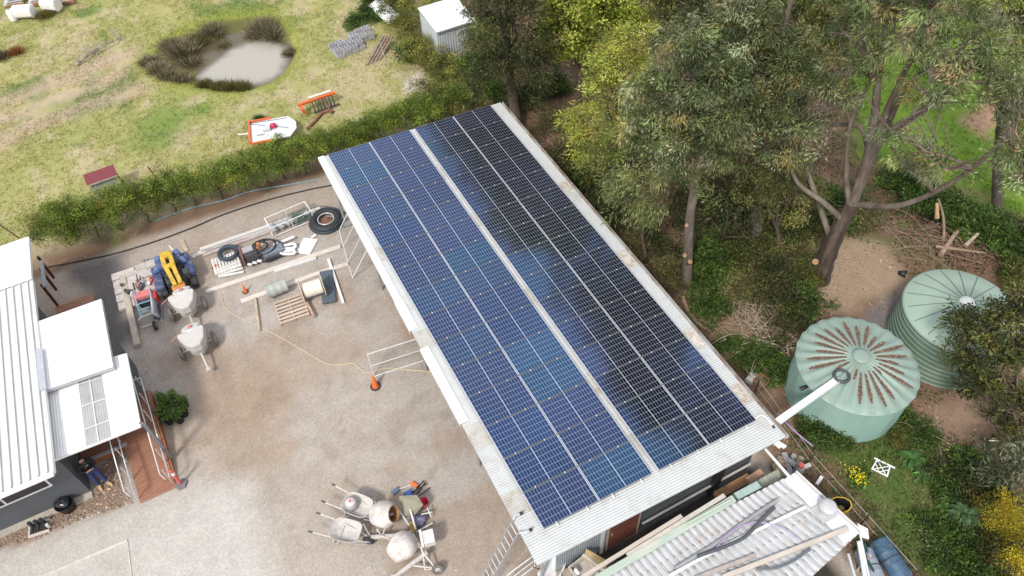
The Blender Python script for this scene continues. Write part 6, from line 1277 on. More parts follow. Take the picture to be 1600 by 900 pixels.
# ------------------------------------------------------------------ person by the house wall
def skin_obj(name, verts, edges, radii, mat, parent, root=0, sub=2):
    me = bpy.data.meshes.new(name); me.from_pydata([tuple(v) for v in verts], edges, []); o = bpy.data.objects.new(name, me); COL.objects.link(o); o.parent = parent
    o.modifiers.new('skin', 'SKIN'); sv = me.skin_vertices[0].data
    for i, r in enumerate(radii): sv[i].radius = r if isinstance(r, tuple) else (r, r); sv[i].use_root = (i == root)
    s = o.modifiers.new('sub', 'SUBSURF'); s.levels = s.render_levels = sub; me.materials.append(mat); return o
skin = pm('skin', (.50, .29, .21), rough=.55, var=.05); navy = pm('navy_cloth', (.028, .042, .135), rough=.85, var=.15, scale=14); blk = pm('black_cloth', (.014, .014, .017), rough=.9, var=.2, scale=14); tan = pm('tan_suede', (.52, .37, .20), rough=.8, var=.1); hairm = pm('dark_hair', (.03, .02, .014), rough=.8)
pf = at(157, 753); fa_ = at(172, 770) - at(157, 753); per = thing('person', 'person in a black hoodie and navy trousers leaning on the wall with folded arms', 'person', (pf.x + .08, pf.y - .10, 0), math.atan2(fa_.y, fa_.x)); per.scale = (.88, .88, .88)
# local +x is forward; leaning back, feet forward
J = dict(pel=(-.16, 0, .95), sp=(-.20, 0, 1.12), ch=(-.22, 0, 1.30), nk=(-.205, 0, 1.47), hd=(-.15, 0, 1.60), tp=(-.15, 0, 1.68),
         shl=(-.23, .19, 1.40), shr=(-.23, -.19, 1.40), ell=(-.10, .27, 1.16), elr=(-.10, -.27, 1.16), wrl=(.08, .03, 1.19), wrr=(.06, -.04, 1.15), hl=(.07, -.07, 1.20), hr=(.05, .06, 1.15),
         hpl=(-.14, .10, .90), hpr=(-.14, -.10, .90), knl=(.02, .12, .50), knr=(-.02, -.12, .50), anl=(.14, .13, .09), anr=(.02, -.14, .09), tol=(.33, .17, .04), tor=(.21, -.18, .04))
K = list(J); ix = {k: i for i, k in enumerate(K)}
E_ = [('pel', 'sp'), ('sp', 'ch'), ('ch', 'nk'), ('nk', 'hd'), ('hd', 'tp'), ('ch', 'shl'), ('ch', 'shr'), ('shl', 'ell'), ('shr', 'elr'), ('ell', 'wrl'), ('elr', 'wrr'), ('wrl', 'hl'), ('wrr', 'hr'), ('pel', 'hpl'), ('pel', 'hpr'), ('hpl', 'knl'), ('hpr', 'knr'), ('knl', 'anl'), ('knr', 'anr'), ('anl', 'tol'), ('anr', 'tor')]
Rr = dict(pel=.12, sp=.11, ch=.13, nk=.055, hd=.095, tp=.07, shl=.07, shr=.07, ell=.045, elr=.045, wrl=.032, wrr=.032, hl=.034, hr=.034, hpl=.085, hpr=.085, knl=.06, knr=.06, anl=.045, anr=.045, tol=.035, tor=.035)
skin_obj('body', [J[k] for k in K], [(ix[a], ix[b]) for a, b in E_], [Rr[k] for k in K], skin, per)
fg = MB()
for sgn, hk, base in ((1, 'hl', Vector((.075, -.08, 1.205))), (-1, 'hr', Vector((.055, .07, 1.155)))):
    for k in range(4): p = base + Vector((.012, 0, .027 - .018 * k)); fg.tube([p + Vector((.012, sgn * .03, 0)), p + Vector((.016, -sgn * (.03 + .004 * (k in (1, 2))), 0)), p + Vector((.0, -sgn * .06, -.004))], [.0095, .009, .007], 6)
    fg.tube([base + Vector((.0, sgn * .035, .02)), base + Vector((.02, sgn * .01, .045)), base + Vector((.022, -sgn * .012, .05))], [.011, .010, .008], 6)
fg.build('fingers', skin, per)
def sub_skin(name, keys, edges, rad, mat, sub=2):
    i2 = {k: i for i, k in enumerate(keys)}; return skin_obj(name, [J[k] for k in keys], [(i2[a], i2[b]) for a, b in edges], [rad[k] for k in keys], mat, per, 0, sub)
J['hood'] = (-.24, 0, 1.47); J['hem'] = (-.155, 0, .90)
hd_ = sub_skin('hoodie', ['sp', 'hem', 'ch', 'hood', 'shl', 'shr', 'ell', 'elr', 'wrl', 'wrr'], [('sp', 'hem'), ('sp', 'ch'), ('ch', 'hood'), ('ch', 'shl'), ('ch', 'shr'), ('shl', 'ell'), ('shr', 'elr'), ('ell', 'wrl'), ('elr', 'wrr')],
         dict(sp=(.145, .175), hem=(.14, .17), ch=(.15, .19), hood=.10, shl=.088, shr=.088, ell=.065, elr=.065, wrl=.05, wrr=.05), blk)
sub_skin('trousers', ['pel', 'hpl', 'hpr', 'knl', 'knr', 'anl', 'anr'], [('pel', 'hpl'), ('pel', 'hpr'), ('hpl', 'knl'), ('hpr', 'knr'), ('knl', 'anl'), ('knr', 'anr')], dict(pel=.14, hpl=.11, hpr=.11, knl=.085, knr=.085, anl=.075, anr=.075), navy)
for s_ in ('l', 'r'):
    a_, t__ = Vector(J['an' + s_]), Vector(J['to' + s_]); mb = MB(); mb.tube([a_ + Vector((-.05, 0, -.03)), a_ + Vector((.03, 0, -.03)), t__ + Vector((-.08, 0, .02)), t__, t__ + Vector((.05, 0, -.005))], [.05, .062, .055, .05, .03], 12); mb.tube([a_ + Vector((0, 0, .10)), a_ + Vector((0, 0, -.03))], [.062, .06], 12); mb.build('boot', tan, per)
h0 = Vector(J['hd'])
fm = MB(); fm.blob(h0 + Vector((.0, 0, .01)), (.098, .078, .115), 1, 0.0, 20, 14); fm.tube([h0 + Vector((.092, 0, .03)), h0 + Vector((.118, 0, -.012)), h0 + Vector((.095, 0, -.02))], [.008, .015, .01], 8)
for sy in (-1, 1): fm.blob(h0 + Vector((0, sy * .08, .0)), (.022, .012, .032), 2, 0)
fm.build('face', skin, per)
br = MB(); br.blob(h0 + Vector((.035, 0, -.065)), (.066, .068, .06), 4, .03, 16, 10); br.build('beard', hairm, per)
ey = MB()
for sy in (-1, 1): ey.blob(h0 + Vector((.086, sy * .03, .025)), (.012, .014, .009), 2, 0, 8, 6)
ey.build('eyes', blk, per); mo_ = MB(); mo_.blob(h0 + Vector((.099, 0, -.048)), (.008, .024, .007), 2, 0, 8, 6); mo_.build('mouth', pm('lips', (.33, .13, .11), rough=.5), per)
cpb = MB(); cpb.lathe([(.098, .05), (.099, .07), (.09, .105), (.055, .13), (.001, .136)], 24, Matrix.Translation(h0 + Vector((-.014, 0, 0))) @ Matrix.Scale(.82, 4, (0, 1, 0))); cpb.sheet(h0 + Vector((.07, -.07, .065)), h0 + Vector((.14, -.045, .07)), h0 + Vector((.14, .045, .07)), h0 + Vector((.07, .07, .065)), 4, 8, lambda u, v: .02 * math.sin(PI * v)); cpb.build('cap', blk, per)
HT = Matrix.Translation(h0) @ Matrix.Rotation(R(-42), 4, 'Y') @ Matrix.Translation(-h0)
for o in per.children:
    if o.name.split('.')[0] in ('face', 'beard', 'eyes', 'mouth', 'cap'): o.data.transform(HT)
lg = MB()
for k in range(6): lg.box((-.055, .055 - .02 * k, 1.335), (.008, .014, .02))
lg.build('chest_lettering', white, hd_)

# rubbish bin and boot rack by the wall
b = at(108, 794); t_ = thing('bin_bag', 'round black tub with a lumpy black bag in it by the house wall', 'bin', b)
MB().lathe([(.001, .0), (.22, .0), (.28, .36), (.30, .38), (.27, .37), (.25, .3), (.001, .28)], 24).build('tub', black, t_); MB().blob((-.03, .05, .36), (.24, .22, .14), 6, .12, 18, 10).build('bag', pm('shiny_black_bag', (.02, .022, .026), rough=.25, var=.2), t_)
b = at(63, 826); A, B_ = at(51, 836), at(76, 828); _, rz, _ = pose(A, B_); t_ = thing('boot_rack', 'timber tray holding dark boots on the pebbles', 'boot rack', (b.x, b.y, 0), rz)
MB().box((0, -.2, .06), (.62, .07, .07)).build('rail', palet, t_); MB().box((0, .2, .06), (.62, .07, .07)).build('rail', palet, t_); MB().box((-.3, 0, .05), (.06, .4, .06)).build('rail', palet, t_)
for k in range(3):
    mb = MB(); x = -.18 + .17 * k; mb.tube([(x, -.15, .12), (x, .02, .12), (x, .1, .14)], [.045, .055, .055], 10); mb.tube([(x, .1, .1), (x, .11, .36)], [.06, .062], 10); mb.build('boot', pm('dark_boot', (.03, .033, .04), rough=.6), t_)
MB().cyl((.28, -.05, .02), (.28, -.05, .2), .05, n=12).build('jar', pm('pale_jar', (.6, .62, .63), rough=.4), t_)

# ------------------------------------------------------------------ paddock things
b = at(173, 301); t_ = thing('meter_box', 'small grey box shelter with a dark red roof behind the hedge', 'box shelter', b, R(2))
MB().box((0, 0, .5), (1.15, .45, 1.0)).build('cabinet', pm('pale_blue_grey', (.40, .43, .42), rough=.6, var=.15), t_); MB().box((0, -.02, 1.06), (1.28, .62, .06), Matrix.Rotation(R(12), 3, 'X')).build('roof', pm('dark_red_roof', (.19, .035, .045), rough=.6, var=.15), t_, bev=.01); MB().box((0, -.31, .97), (1.28, .03, .08)).build('fascia', palet, t_)
for k, (px, py, h, lab) in enumerate(((246, 280, .75, 'short rusty stake with a bent top behind the hedge'), (194, 285, .5, 'low rusty stake right of the red roofed box'))):
    b = at(px, py); solo('stake', MB().tube([(0, 0, 0), (-.12, .06, h)], .03, 8), rustb, lab, 'stake', b)
solo('stake', MB().tube([(0, 0, 0), (-.28, .0, .95)], .03, 8), rustb, 'thin rusty stake leaning by the house roof corner', 'stake', at(30, 372))
# trailer deck with orange frame
P = [at(*p, .45) for p in ((390, 190), (449, 184), (455, 209), (394, 226))]; c = sum(P, Vector()) / 4; A, B_ = (P[0] + P[3]) / 2, (P[1] + P[2]) / 2; _, rz, L_ = pose(A, B_); Wd_ = ((P[0] - P[3]).length + (P[1] - P[2]).length) / 2
t_ = thing('flat_trailer', 'flat white trailer deck with an orange edge frame in the paddock', 'trailer', (c.x, c.y, 0), rz); hl_, hw_ = L_ / 2, Wd_ / 2
MB().prism([(-hl_, -hw_), (hl_, -hw_), (hl_ + .32, -.25), (hl_ + .32, .25), (hl_, hw_), (-hl_, hw_)], .40, .45).build('deck', pm('bluish_white_deck', (.68, .70, .75), rough=.5, var=.06), t_)
of = MB(); of.beam((-hl_ - .05, -hw_ - .05, .5), (-hl_ - .05, hw_ + .1, .5), .09, .12); of.beam((-hl_, hw_ + .05, .48), (0.1, hw_ + .04, .48), .07, .1); of.beam((-hl_, -hw_ - .05, .44), (.0, -hw_ - .05, .44), .09, .1); of.build('edge_frame', pm('orange_red', (.68, .14, .035), rough=.6, var=.15), t_)
cb_ = MB()
for y0, y1 in ((hw_ - .05, hw_ - .15), (hw_ - .1, -.15)): cb_.tube([(-hl_, y0, .47), (hl_ - .05, y1, .47)], .012, 6)
cb_.build('strap', darkst, t_); MB().box((-.15, .0, .54), (.36, .3, .16)).build('grey_crate', pm('pale_grey_crate', (.55, .57, .58), rough=.6), t_, bev=.02)
MB().blob((.18, .08, .56), (.15, .15, .13), 2, .1).build('red_bag', pm('crimson_bag', (.55, .03, .10), rough=.6), t_); MB().box((-.45, -.3, .47), (.35, .06, .03)).build('bar', grey, t_)
MB().tube([(-hl_, 0, .42), (-hl_ - .6, .1, .42)], .035, 8).build('drawbar', pm('pale_tube', ()), t_); ax = MB()
for sy in (-1, 1): wl = MB().torus((.1, sy * (hw_ - .1), .22), .16, .06, 22, 8, Matrix.Rotation(PI / 2, 4, 'X')).build('wheel', rubber, t_)
# orange tined implement
A, B_ = at(466, 166, .5), at(524, 146, .5); c, rz, L_ = pose(A, B_); t_ = thing('cultivator', 'orange cultivator bar with a row of black tines on the grass', 'cultivator', (c.x, c.y, 0), rz); h_ = L_ / 2
MB().beam((-h_, 0, .55), (h_, 0, .55), .12, .12).build('tool_bar', pm('orange_red', ()), t_); MB().box((-h_ + .12, -.22, .4), (.12, .4, .3)).build('end_plate', pm('orange_red', ()), t_, bev=.02)
MB().beam((-h_ * .35, .22, .6), (h_ * .85, .2, .6), .14, .04).build('top_plate', pm('cream_plate', (.66, .60, .50), rough=.7), t_)
for k in range(7): x = -h_ * .3 + h_ * 1.05 * k / 6; MB().tube(bend([(x, .22, .56), (x, -.1, .5), (x, -.3, .2), (x, -.2, .03)], 4), .035, 8).build('tine', darkst, t_)
MB().beam((-h_ * .4, -.34, .1), (h_ * 1.02, -.34, .1), .05, .05).build('rear_bar', darkst, t_); MB().beam((.3, -.1, .5), (.34, -.8, .1), .08, .08).build('hitch', rustb, t_)
solo('rusty_pipe', MB().tube(bend([at(*p, .06) for p in ((480, 201), (492, 189), (503, 177), (512, 173), (521, 175))], 6), .07, 10), pm('red_brown_pipe', (.22, .095, .065), rough=.8, var=.3), 'bent red brown pipe lying below the orange cultivator', 'pipe')
# concrete block stacks
blkm = pm('grey_block', (.40, .40, .425), rough=.9, var=.14, scale=10)
def blocks(pa, pb_, lab, n, m_, lay):
    A, B_ = at(*pa), at(*pb_); c, rz, _ = pose(A, B_); t_ = thing('block_stack', lab, 'concrete blocks', (c.x, c.y, 0), rz)
    mbk = None
    for i in range(n):
        for j in range(m_):
            for k in range(lay if (i + j) % 3 else max(1, lay - 1)):
                if mbk is None:
                    mb = MB(); mb.box((0, .085, 0), (.39, .02, .18)); mb.box((0, -.085, 0), (.39, .02, .18)); [mb.box((x, 0, 0), (.025, .15, .18)) for x in (-.182, 0, .182)]; o = mb.build('block', blkm, t_); mbk = o.data
                else: o = bpy.data.objects.new('block', mbk); COL.objects.link(o); o.parent = t_
                o.location = ((i - (n - 1) / 2) * .41, (j - (m_ - 1) / 2) * .22 + .03 * ((i + k) % 2), .09 + .19 * k)
blocks((525, 85), (562, 70), 'nearer stack of grey hollow blocks by the pond', 4, 5, 2); blocks((552, 64), (578, 55), 'farther loose stack of grey hollow blocks below the white sheet', 3, 4, 2)
P = [at(588, 60, .75), at(602, 56, .75), at(583, 97, .03), at(573, 97, .03)]; c = sum(P, Vector()) / 4
b0, b1, b2, b3 = at(578, 101, 0), at(590, 94, 0), at(603, 58, .55), at(594, 58, .62)
mb = MB(); L0 = [at(573, 100, .02), at(598, 56, .62)]; dd = L0[1] - L0[0]; c = (L0[0] + L0[1]) / 2
t_ = thing('old_hatch', 'old weathered plank sheet propped against a stump', 'timber sheet', (c.x, c.y, 0))
for k in range(4): MB().beam(L0[0] - t_.location + Vector((.16 * k, -.03 * k, -.04 * k)), L0[1] - t_.location + Vector((.16 * k, -.03 * k, -.04 * k)), .15, .04).build('board', pm('old_grey_board', (.22, .165, .12), rough=.9, var=.4, scale=4, stretch=(.5, 4, 4), stain=(.42, .36, .28), stain_amt=.4), t_)
MB().beam(L0[0].lerp(L0[1], .8) - t_.location + Vector((.25, -.1, -.4)), L0[0].lerp(L0[1], .8) - t_.location + Vector((.25, -.05, .0)), .1, .1).build('prop', brownt, t_)
c = at(602, 18, .3); t_ = thing('white_sheet', 'pale corrugated sheet leaning in the bushes at the top', 'roof sheet', (c.x, c.y, 0), R(10)); t_.rotation_euler = (R(12), R(-16), R(12))
MB().sheet((-.42, -.9, .5), (.42, -.9, .5), (.42, .9, .5), (-.42, .9, .5), 50, 1, lambda u, v: .012 * math.sin(u * 2 * PI * 9)).build('sheet', zincw, t_); MB().box((0, -.95, .47), (.86, .06, .06)).build('edge_batten', palet, t_)
for k, (px, py, h, l_) in enumerate(((602, 93, 1.0, 'pale leaning star post, left of two by the low shrub'), (607, 107, .9, 'pale leaning star post, right of two by the low shrub'))): solo('star_post', MB().tube([(0, 0, 0), (-.1, .05, h)], .022, 6), pm('pale_green_post', (.42, .45, .40), rough=.6), l_, 'fence post', at(px, py))
# small metal shed
q0, q1_, q2, q3 = at(652, 12, 2.15), at(679, 46, 2.0), at(741, 27, 2.0), at(716, -8, 2.15); x0, x1 = 8.02, 10.16; y0, y1 = 7.72, 10.0
t_ = thing('garden_shed', 'small bare metal shed with vertical ribs among the shrubs', 'shed', ((x0 + x1) / 2, (y0 + y1) / 2, 0)); so = -Vector(t_.location)
gal = pm('shed_zinc', (.56, .60, .63), rough=.45, metal=.15, var=.06, scale=2.5, stain=(.42, .38, .33), stain_amt=.2, stain_scale=1.2)
for p, q in (((x0 + .05, y0 + .05, 0), (x1 - .05, y0 + .05, 0)), ((x1 - .05, y0 + .05, 0), (x1 - .05, y1 - .05, 0)), ((x1 - .05, y1 - .05, 0), (x0 + .05, y1 - .05, 0)), ((x0 + .05, y1 - .05, 0), (x0 + .05, y0 + .05, 0))): corr(MB(), Vector(p) + so, Vector(q) + so, 0, 2.02, .14, .012).build('wall', gal, t_)
MB().sheet((x0 + so.x, y0 + so.y - .03, 2.05), (x1 + so.x + .02, y0 + so.y - .03, 2.05), (x1 + so.x + .02, y1 + so.y, 2.2), (x0 + so.x, y1 + so.y, 2.2), 90, 1, lambda u, v: .008 * math.sin(u * 2 * PI * 15)).build('roof', zincw, t_)
MB().beam((x0 + so.x, y0 + so.y - .04, 2.01), (x1 + so.x + .02, y0 + so.y - .04, 2.01), .03, .06).build('fascia', grey, t_)
# bare twiggy shrub in front of its left corner
def twigs(mb, base, n, L_, sp, q, r=.012, up=.9):
    for k in range(n):
        d = Vector((q.gauss(0, sp), q.gauss(0, sp), up * q.uniform(.5, 1.2))).normalized() * L_ * q.uniform(.5, 1.1); p1 = Vector(base) + d * .5 + Vector((q.gauss(0, .06), q.gauss(0, .06), 0)) * L_; p2 = Vector(base) + d
        mb.tube(bend([base, p1, p2], 3), [r * (1 - .12 * i) for i in range(7)], 5, False)
        for j in range(3): s = p1.lerp(p2, q.random()); mb.tube([s, s + Vector((q.gauss(0, .3), q.gauss(0, .3), q.uniform(-.05, .35) * (1 if up > .3 else .3))) * L_ * .35], r * .5, 4, False)
q = random.Random(3); mb = MB(); twigs(mb, (0, 0, 0), 14, 2.1, .35, q, .022); solo('bare_shrub', mb, pm('grey_twig', (.33, .29, .25), rough=.9, var=.2), 'leafless grey shrub in front of the left corner of the small metal shed', 'shrub', at(668, 62))

# pond sedges
def sedge(px, py, r_, h, cols, lab, seed, n=800):
    n = int(n * 1.1); r_ *= .9; h *= .85
    gg = np.random.default_rng(seed); b = at(px, py); b.z = float(terrain(np.array([b.x]), np.array([b.y]))[0])
    P = gg.normal(0, r_ * .3, (n, 3)); P[:, 2] = 0; D = np.stack([P[:, 0] * 1.6 / r_ + gg.normal(0, .28, n), P[:, 1] * 1.6 / r_ + gg.normal(0, .28, n), np.ones(n)], 1); D /= np.linalg.norm(D, axis=1)[:, None]
    C = np.array(cols)[gg.integers(0, len(cols), n)] * np.exp(gg.normal(0, .3, n))[:, None]
    V = leaf_quads(P, D, h * gg.uniform(.5, 1.2, n), np.full(n, .02), gg)
    o = quads_obj('sedge_tussock', V, np.clip(C, 0, 1), leafmat('grass_blade', .3, .7)); o.location = b; tag(o, lab, 'sedge', 'sedge tussocks round the pond'); return o
br_ = [(.12, .10, .05), (.22, .185, .115), (.36, .31, .23), (.14, .135, .05)]; gn_ = [(.09, .11, .025), (.15, .16, .035), (.13, .085, .05)]
for i, a_ in enumerate(((283, 75, 1.0, 1.0, br_, 'largest grey brown tussock at the left end of the pond', 1, 1500), (263, 70, .55, .65, br_, 'brown tussock left of the largest one', 2), (296, 90, .7, .6, br_, 'low pale tussock between the largest one and the water', 3), (330, 48, .7, .9, br_, 'dark upright tussock on the far bank of the pond', 4), (232, 98, .45, .6, br_, 'leftmost brown tussock by the pond', 5), (247, 110, .6, .65, br_, 'pale topped tussock at the near left of the pond', 6, 1200), (262, 118, .6, .6, br_, 'brown tussock at the near left, next to the pale topped one', 7), (282, 122, .55, .5, br_, 'low brown tussock on the near bank', 8), (412, 42, .9, .9, br_, 'brown tussock at the far right end of the pond', 9, 1200), (425, 50, .7, .8, br_, 'reddish tussock at the right end of the pond', 10), (395, 46, .6, .6, br_, 'small brown tussock on the far bank', 11), (340, 132, .6, .5, gn_, 'green tussock at the near edge of the water, left', 12), (358, 134, .65, .55, gn_, 'green tussock at the near edge of the water, middle', 13), (378, 133, .6, .5, gn_, 'green tussock at the near edge of the water, right', 14), (318, 128, .5, .45, gn_, 'small green tussock where brown sedge meets the water', 15), (308, 60, .5, .6, gn_, 'small green tussock behind the largest brown one', 16), (345, 62, .5, .5, br_, 'low brown tussock at the far water edge', 17), (450, 75, .45, .4, br_, 'small reddish tussock at the right water edge', 18))): sedge(*a_)
sedge(27, 84, .5, .45, [(.30, .13, .04), (.22, .10, .04)], 'rust brown dry tussock on the bare track', 30, 600)
sedge(3, 92, .6, .5, [(.10, .09, .05), (.16, .12, .06)], 'dark dry tussock at the left picture edge', 31, 700); sedge(72, 25, .7, .45, [(.20, .17, .04), (.14, .14, .04)], 'olive tussock beside the white bales', 32, 800); sedge(405, 188, .4, .35, [(.06, .10, .025)], 'small dark green tussock behind the trailer', 33, 400)
# white wrapped bales and rubbish at top left
def bale(pa, pb_, w, h, lab):
    A, B_ = at(*pa), at(*pb_); c, rz, L_ = pose(A, B_); t_ = thing('wrapped_bale', lab, 'bale', (c.x, c.y, 0), rz); pr = [(math.cos(PI * k / 4 + .39) * w / 2, math.sin(PI * k / 4 + .39) * h / 2 + h / 2) for k in range(8)]
    MB().prism(pr, -L_ / 2, L_ / 2).build('wrap', pm('white_wrap', (.76, .74, .72), rough=.5, var=.06, scale=3), t_, None, (PI / 2, 0, PI / 2), .05)
    MB().box((L_ / 2 - .02, 0, h * .5), (.06, w * .75, h * .75)).build('end_flap', pm('white_wrap', ()), t_, bev=.03)
bale((28, 28), (57, 26), .8, .75, 'long white wrapped bale on the grass, left of two'); bale((73, 16), (96, 17), .8, .85, 'taller white wrapped bale, right of two')
t_ = thing('white_drum', 'short white plastic drum at the left end of the long bale', 'drum', at(23, 32)); MB().lathe([(.001, 0), (.2, 0), (.21, .1), (.2, .6), (.15, .66), (.001, .67)], 18).build('body', white, t_); MB().cyl((0, 0, .66), (0, 0, .72), .05, n=10).build('cap', grey, t_)
for i, (a_, b_, w_, lab) in enumerate((((10, 6), (36, 2), .8, 'pale grey sheet pile at the far left of the dump'), ((48, 3), (70, 0), .8, 'grey sheet pile in the middle of the dump'), ((82, 3), (114, -2), .8, 'pale sheet pile at the right of the dump'))):
    A, B_ = at(*a_), at(*b_); c, rz, L_ = pose(A, B_); t_ = thing('sheet_pile', lab, 'sheet pile', (c.x, c.y, 0), rz)
    for k in range(3): MB().box((.1 * k, .06 * k, .12 + .12 * k), (L_ * 1.1, w_, .05), Matrix.Rotation(.08 * k, 3, 'Z') @ Matrix.Rotation(.04, 3, 'X')).build('sheet', pm('pale_dump_sheet', (.56, .53, .53), rough=.7, var=.18), t_)
    MB().box((.2, -w_ / 2 - .1, .08), (L_, .15, .16)).build('bearer', brownt, t_)
# fallen branch in the paddock
q = random.Random(8); mb = MB(); b = at(150, 85); A, B_ = at(120, 105) - b, at(192, 62) - b; mb.tube(bend([A + Vector((0, 0, .1)), Vector((0, 0, .18)), B_ + Vector((0, 0, .15))], 6), [.05 - .0028 * i for i in range(13)], 7)
for k in range(40):
    s = A.lerp(B_, q.random()) + Vector((0, 0, .15)); e = s + Vector((q.gauss(0, .35), q.gauss(.3, .35), q.uniform(0, .45))); mb.tube(bend([s, s.lerp(e, .5) + Vector((q.gauss(0, .06), q.gauss(0, .06), .08)), e], 3), .017, 4, False)
solo('fallen_branch', mb, pm('grey_twig', ()), 'fallen grey twiggy branch in the paddock left of the pond', 'branch', b)

# ------------------------------------------------------------------ things east of the shed
def heap(px, n, rad, L_, lab, seed, mat, r=.022, fan=None):
    q = random.Random(seed); b = at(*px); mb = MB()
    for k in range(n):
        a_ = q.uniform(0, 6.28) if fan is None else q.gauss(fan[0], fan[1]); s = Vector((q.gauss(0, rad), q.gauss(0, rad), q.uniform(.02, .35))); l_ = L_ * q.uniform(.4, 1.15); d = Vector((math.cos(a_), math.sin(a_), q.gauss(0, .15))) * l_
        rr = r * q.uniform(.4, 1.3); m1 = s + d * .5 + Vector((q.gauss(0, .08), q.gauss(0, .08), q.uniform(-.02, .12))) * l_; mb.tube(bend([s, m1, s + d], 3), [rr * (1 - .1 * i) for i in range(7)], 5, False)
        for j in range(2): u = s.lerp(s + d, q.uniform(.4, .95)); mb.tube([u, u + Vector((q.gauss(0, .3), q.gauss(0, .3), q.uniform(0, .2))) * l_ * .4], rr * .45, 4, False)
    return solo('brushwood_heap', mb, mat, lab, 'brushwood', b)
heap((1180, 515), 70, .45, 1.6, 'fan of grey cut branches heaped behind the shed gutter', 1, TWIG, .024, (1.2, .8))
heap((1195, 530), 30, .55, 1.3, 'loose pale branches spread in front of the grey branch fan', 2, pm('pale_dead_wood', (.40, .33, .25), rough=.9, var=.3), .026)
heap((1505, 395), 120, .65, 1.5, 'reddish brown heap of storm debris beyond the far tank', 3, TWIG2, .022)
heap((1540, 405), 60, .5, 1.1, 'reddish twiggy right end of the debris heap', 21, TWIG2, .016); heap((1440, 375), 60, .7, 1.6, 'tangle of thin bent branches right of the big gum', 14, TWIG, .018)
heap((1235, 475), 30, .5, 1.2, 'dark dry twigs among the shrubs left of the big gum foot', 5, TWIG, .012); heap((1020, 395), 30, .5, 1.4, 'dry twigs under the weeping acacia beside the gutter', 6, TWIG, .016); heap((1465, 690), 14, .3, 1.2, 'grey dry sticks above the broad leaved weeds', 7, TWIG, .014); heap((1450, 855), 12, .25, .7, 'pale dry sticks at the bottom of the lawn', 8, TWIG, .012)
def log(P, r, mat, lab, z=.06): return solo('log', MB().tube(bend([at(*p[:2], p[2] if len(p) > 2 else z) for p in P], 5), [r * (1 - .35 * i / ((len(P) - 1) * 5)) for i in range((len(P) - 1) * 5 + 1)], 9), mat, lab, 'log')
log([(1132, 437, .1), (1170, 430, .3), (1205, 420, .5), (1232, 412, .6)], .09, pm('pale_dead_wood', ()), 'pale cut branch lying over the dark stump')
log([(1067, 465), (1075, 485), (1090, 505), (1110, 518)], .1, pm('tan_bark', (.30, .21, .145), rough=.9, var=.3), 'curved brown log close to the gutter'); log([(1136, 456, .1), (1125, 470), (1108, 491)], .06, pm('tan_bark', ()), 'short straight log over the small green shrub')
log([(1172, 527, .25), (1200, 535, .3), (1242, 548, .15)], .05, pm('pale_dead_wood', ()), 'long pale stick pointing from the branch heap to the ribbed tank'); log([(1145, 538), (1165, 528)], .08, pm('tan_bark', ()), 'short thick log below the branch heap'); log([(1180, 545), (1183, 523)], .06, TWIG, 'stubby grey log at the foot of the branch fan')
log([(1470, 398), (1500, 358), (1518, 368)], .1, pm('tan_bark', ()), 'broken brown trunk piece on the debris heap', .4); log([(1462, 385, .4), (1500, 390, .5), (1545, 396, .3)], .07, pm('tan_bark', ()), 'long branch lying across the debris heap'); log([(1508, 384, .5), (1528, 365, .7)], .09, pm('pale_dead_wood', ()), 'split pale log at the right of the debris heap')
log([(1464, 340, 1.0), (1464, 318, 1.6)], .09, pm('split_wood', (.55, .36, .2), rough=.8, var=.25), 'splintered orange stump standing behind the debris heap'); log([(1475, 378, .1), (1474, 340, .8), (1466, 310, 1.4)], .06, TWIG, 'bent grey sapling before the debris heap'); log([(1375, 345, .05), (1400, 370), (1425, 398)], .04, TWIG, 'thin curved stick lying from the big gum toward the far tank')
t_ = thing('stump', 'short dark forked stump under the pale cut branch', 'stump', at(1158, 452)); MB().tube(bend([(0, 0, -.05), (.02, 0, .4), (.1, .05, .75)], 4), [.12 - .004 * i for i in range(9)], 9).build('trunk', BARK, t_); MB().tube([(.02, 0, .35), (-.2, .02, .7)], .06, 8).build('side_stub', BARK, t_)
t_ = thing('dark_pot', 'small black plant pot lying on the bare soil', 'pot', at(1404, 427)); t_.rotation_euler = (R(70), 0, R(30)); MB().lathe([(.001, 0), (.11, 0), (.15, .26), (.14, .26), (.1, .03), (.001, .02)], 18).build('body', black, t_); MB().torus((0, 0, .26), .148, .012, 24, 6).build('rim', black, t_)
t_ = thing('pale_block', 'pale concrete block beside the gutter', 'block', at(1172, 594), R(25)); MB().box((0, 0, .15), (.42, .24, .2)).build('body', pm('pale_concrete', (.50, .49, .46), rough=.85), t_, bev=.01); MB().box((0, 0, .03), (.3, .3, .06)).build('foot', blkm, t_)
t_ = thing('wooden_planter', 'square dark planter of dead stalks right of the pale block', 'planter', at(1188, 600), R(10))
for s_, dx, dy in ((0, .2, 0), (0, -.2, 0), (1, 0, .2), (1, 0, -.2)): MB().box((dx, dy, .14), (.03 if not s_ else .43, .43 if not s_ else .03, .28)).build('side_board', brownt, t_)
MB().box((0, 0, .1), (.38, .38, .1)).build('soil', pm('brown_soil', (.20, .14, .09), rough=.95, var=.3, scale=20), t_)
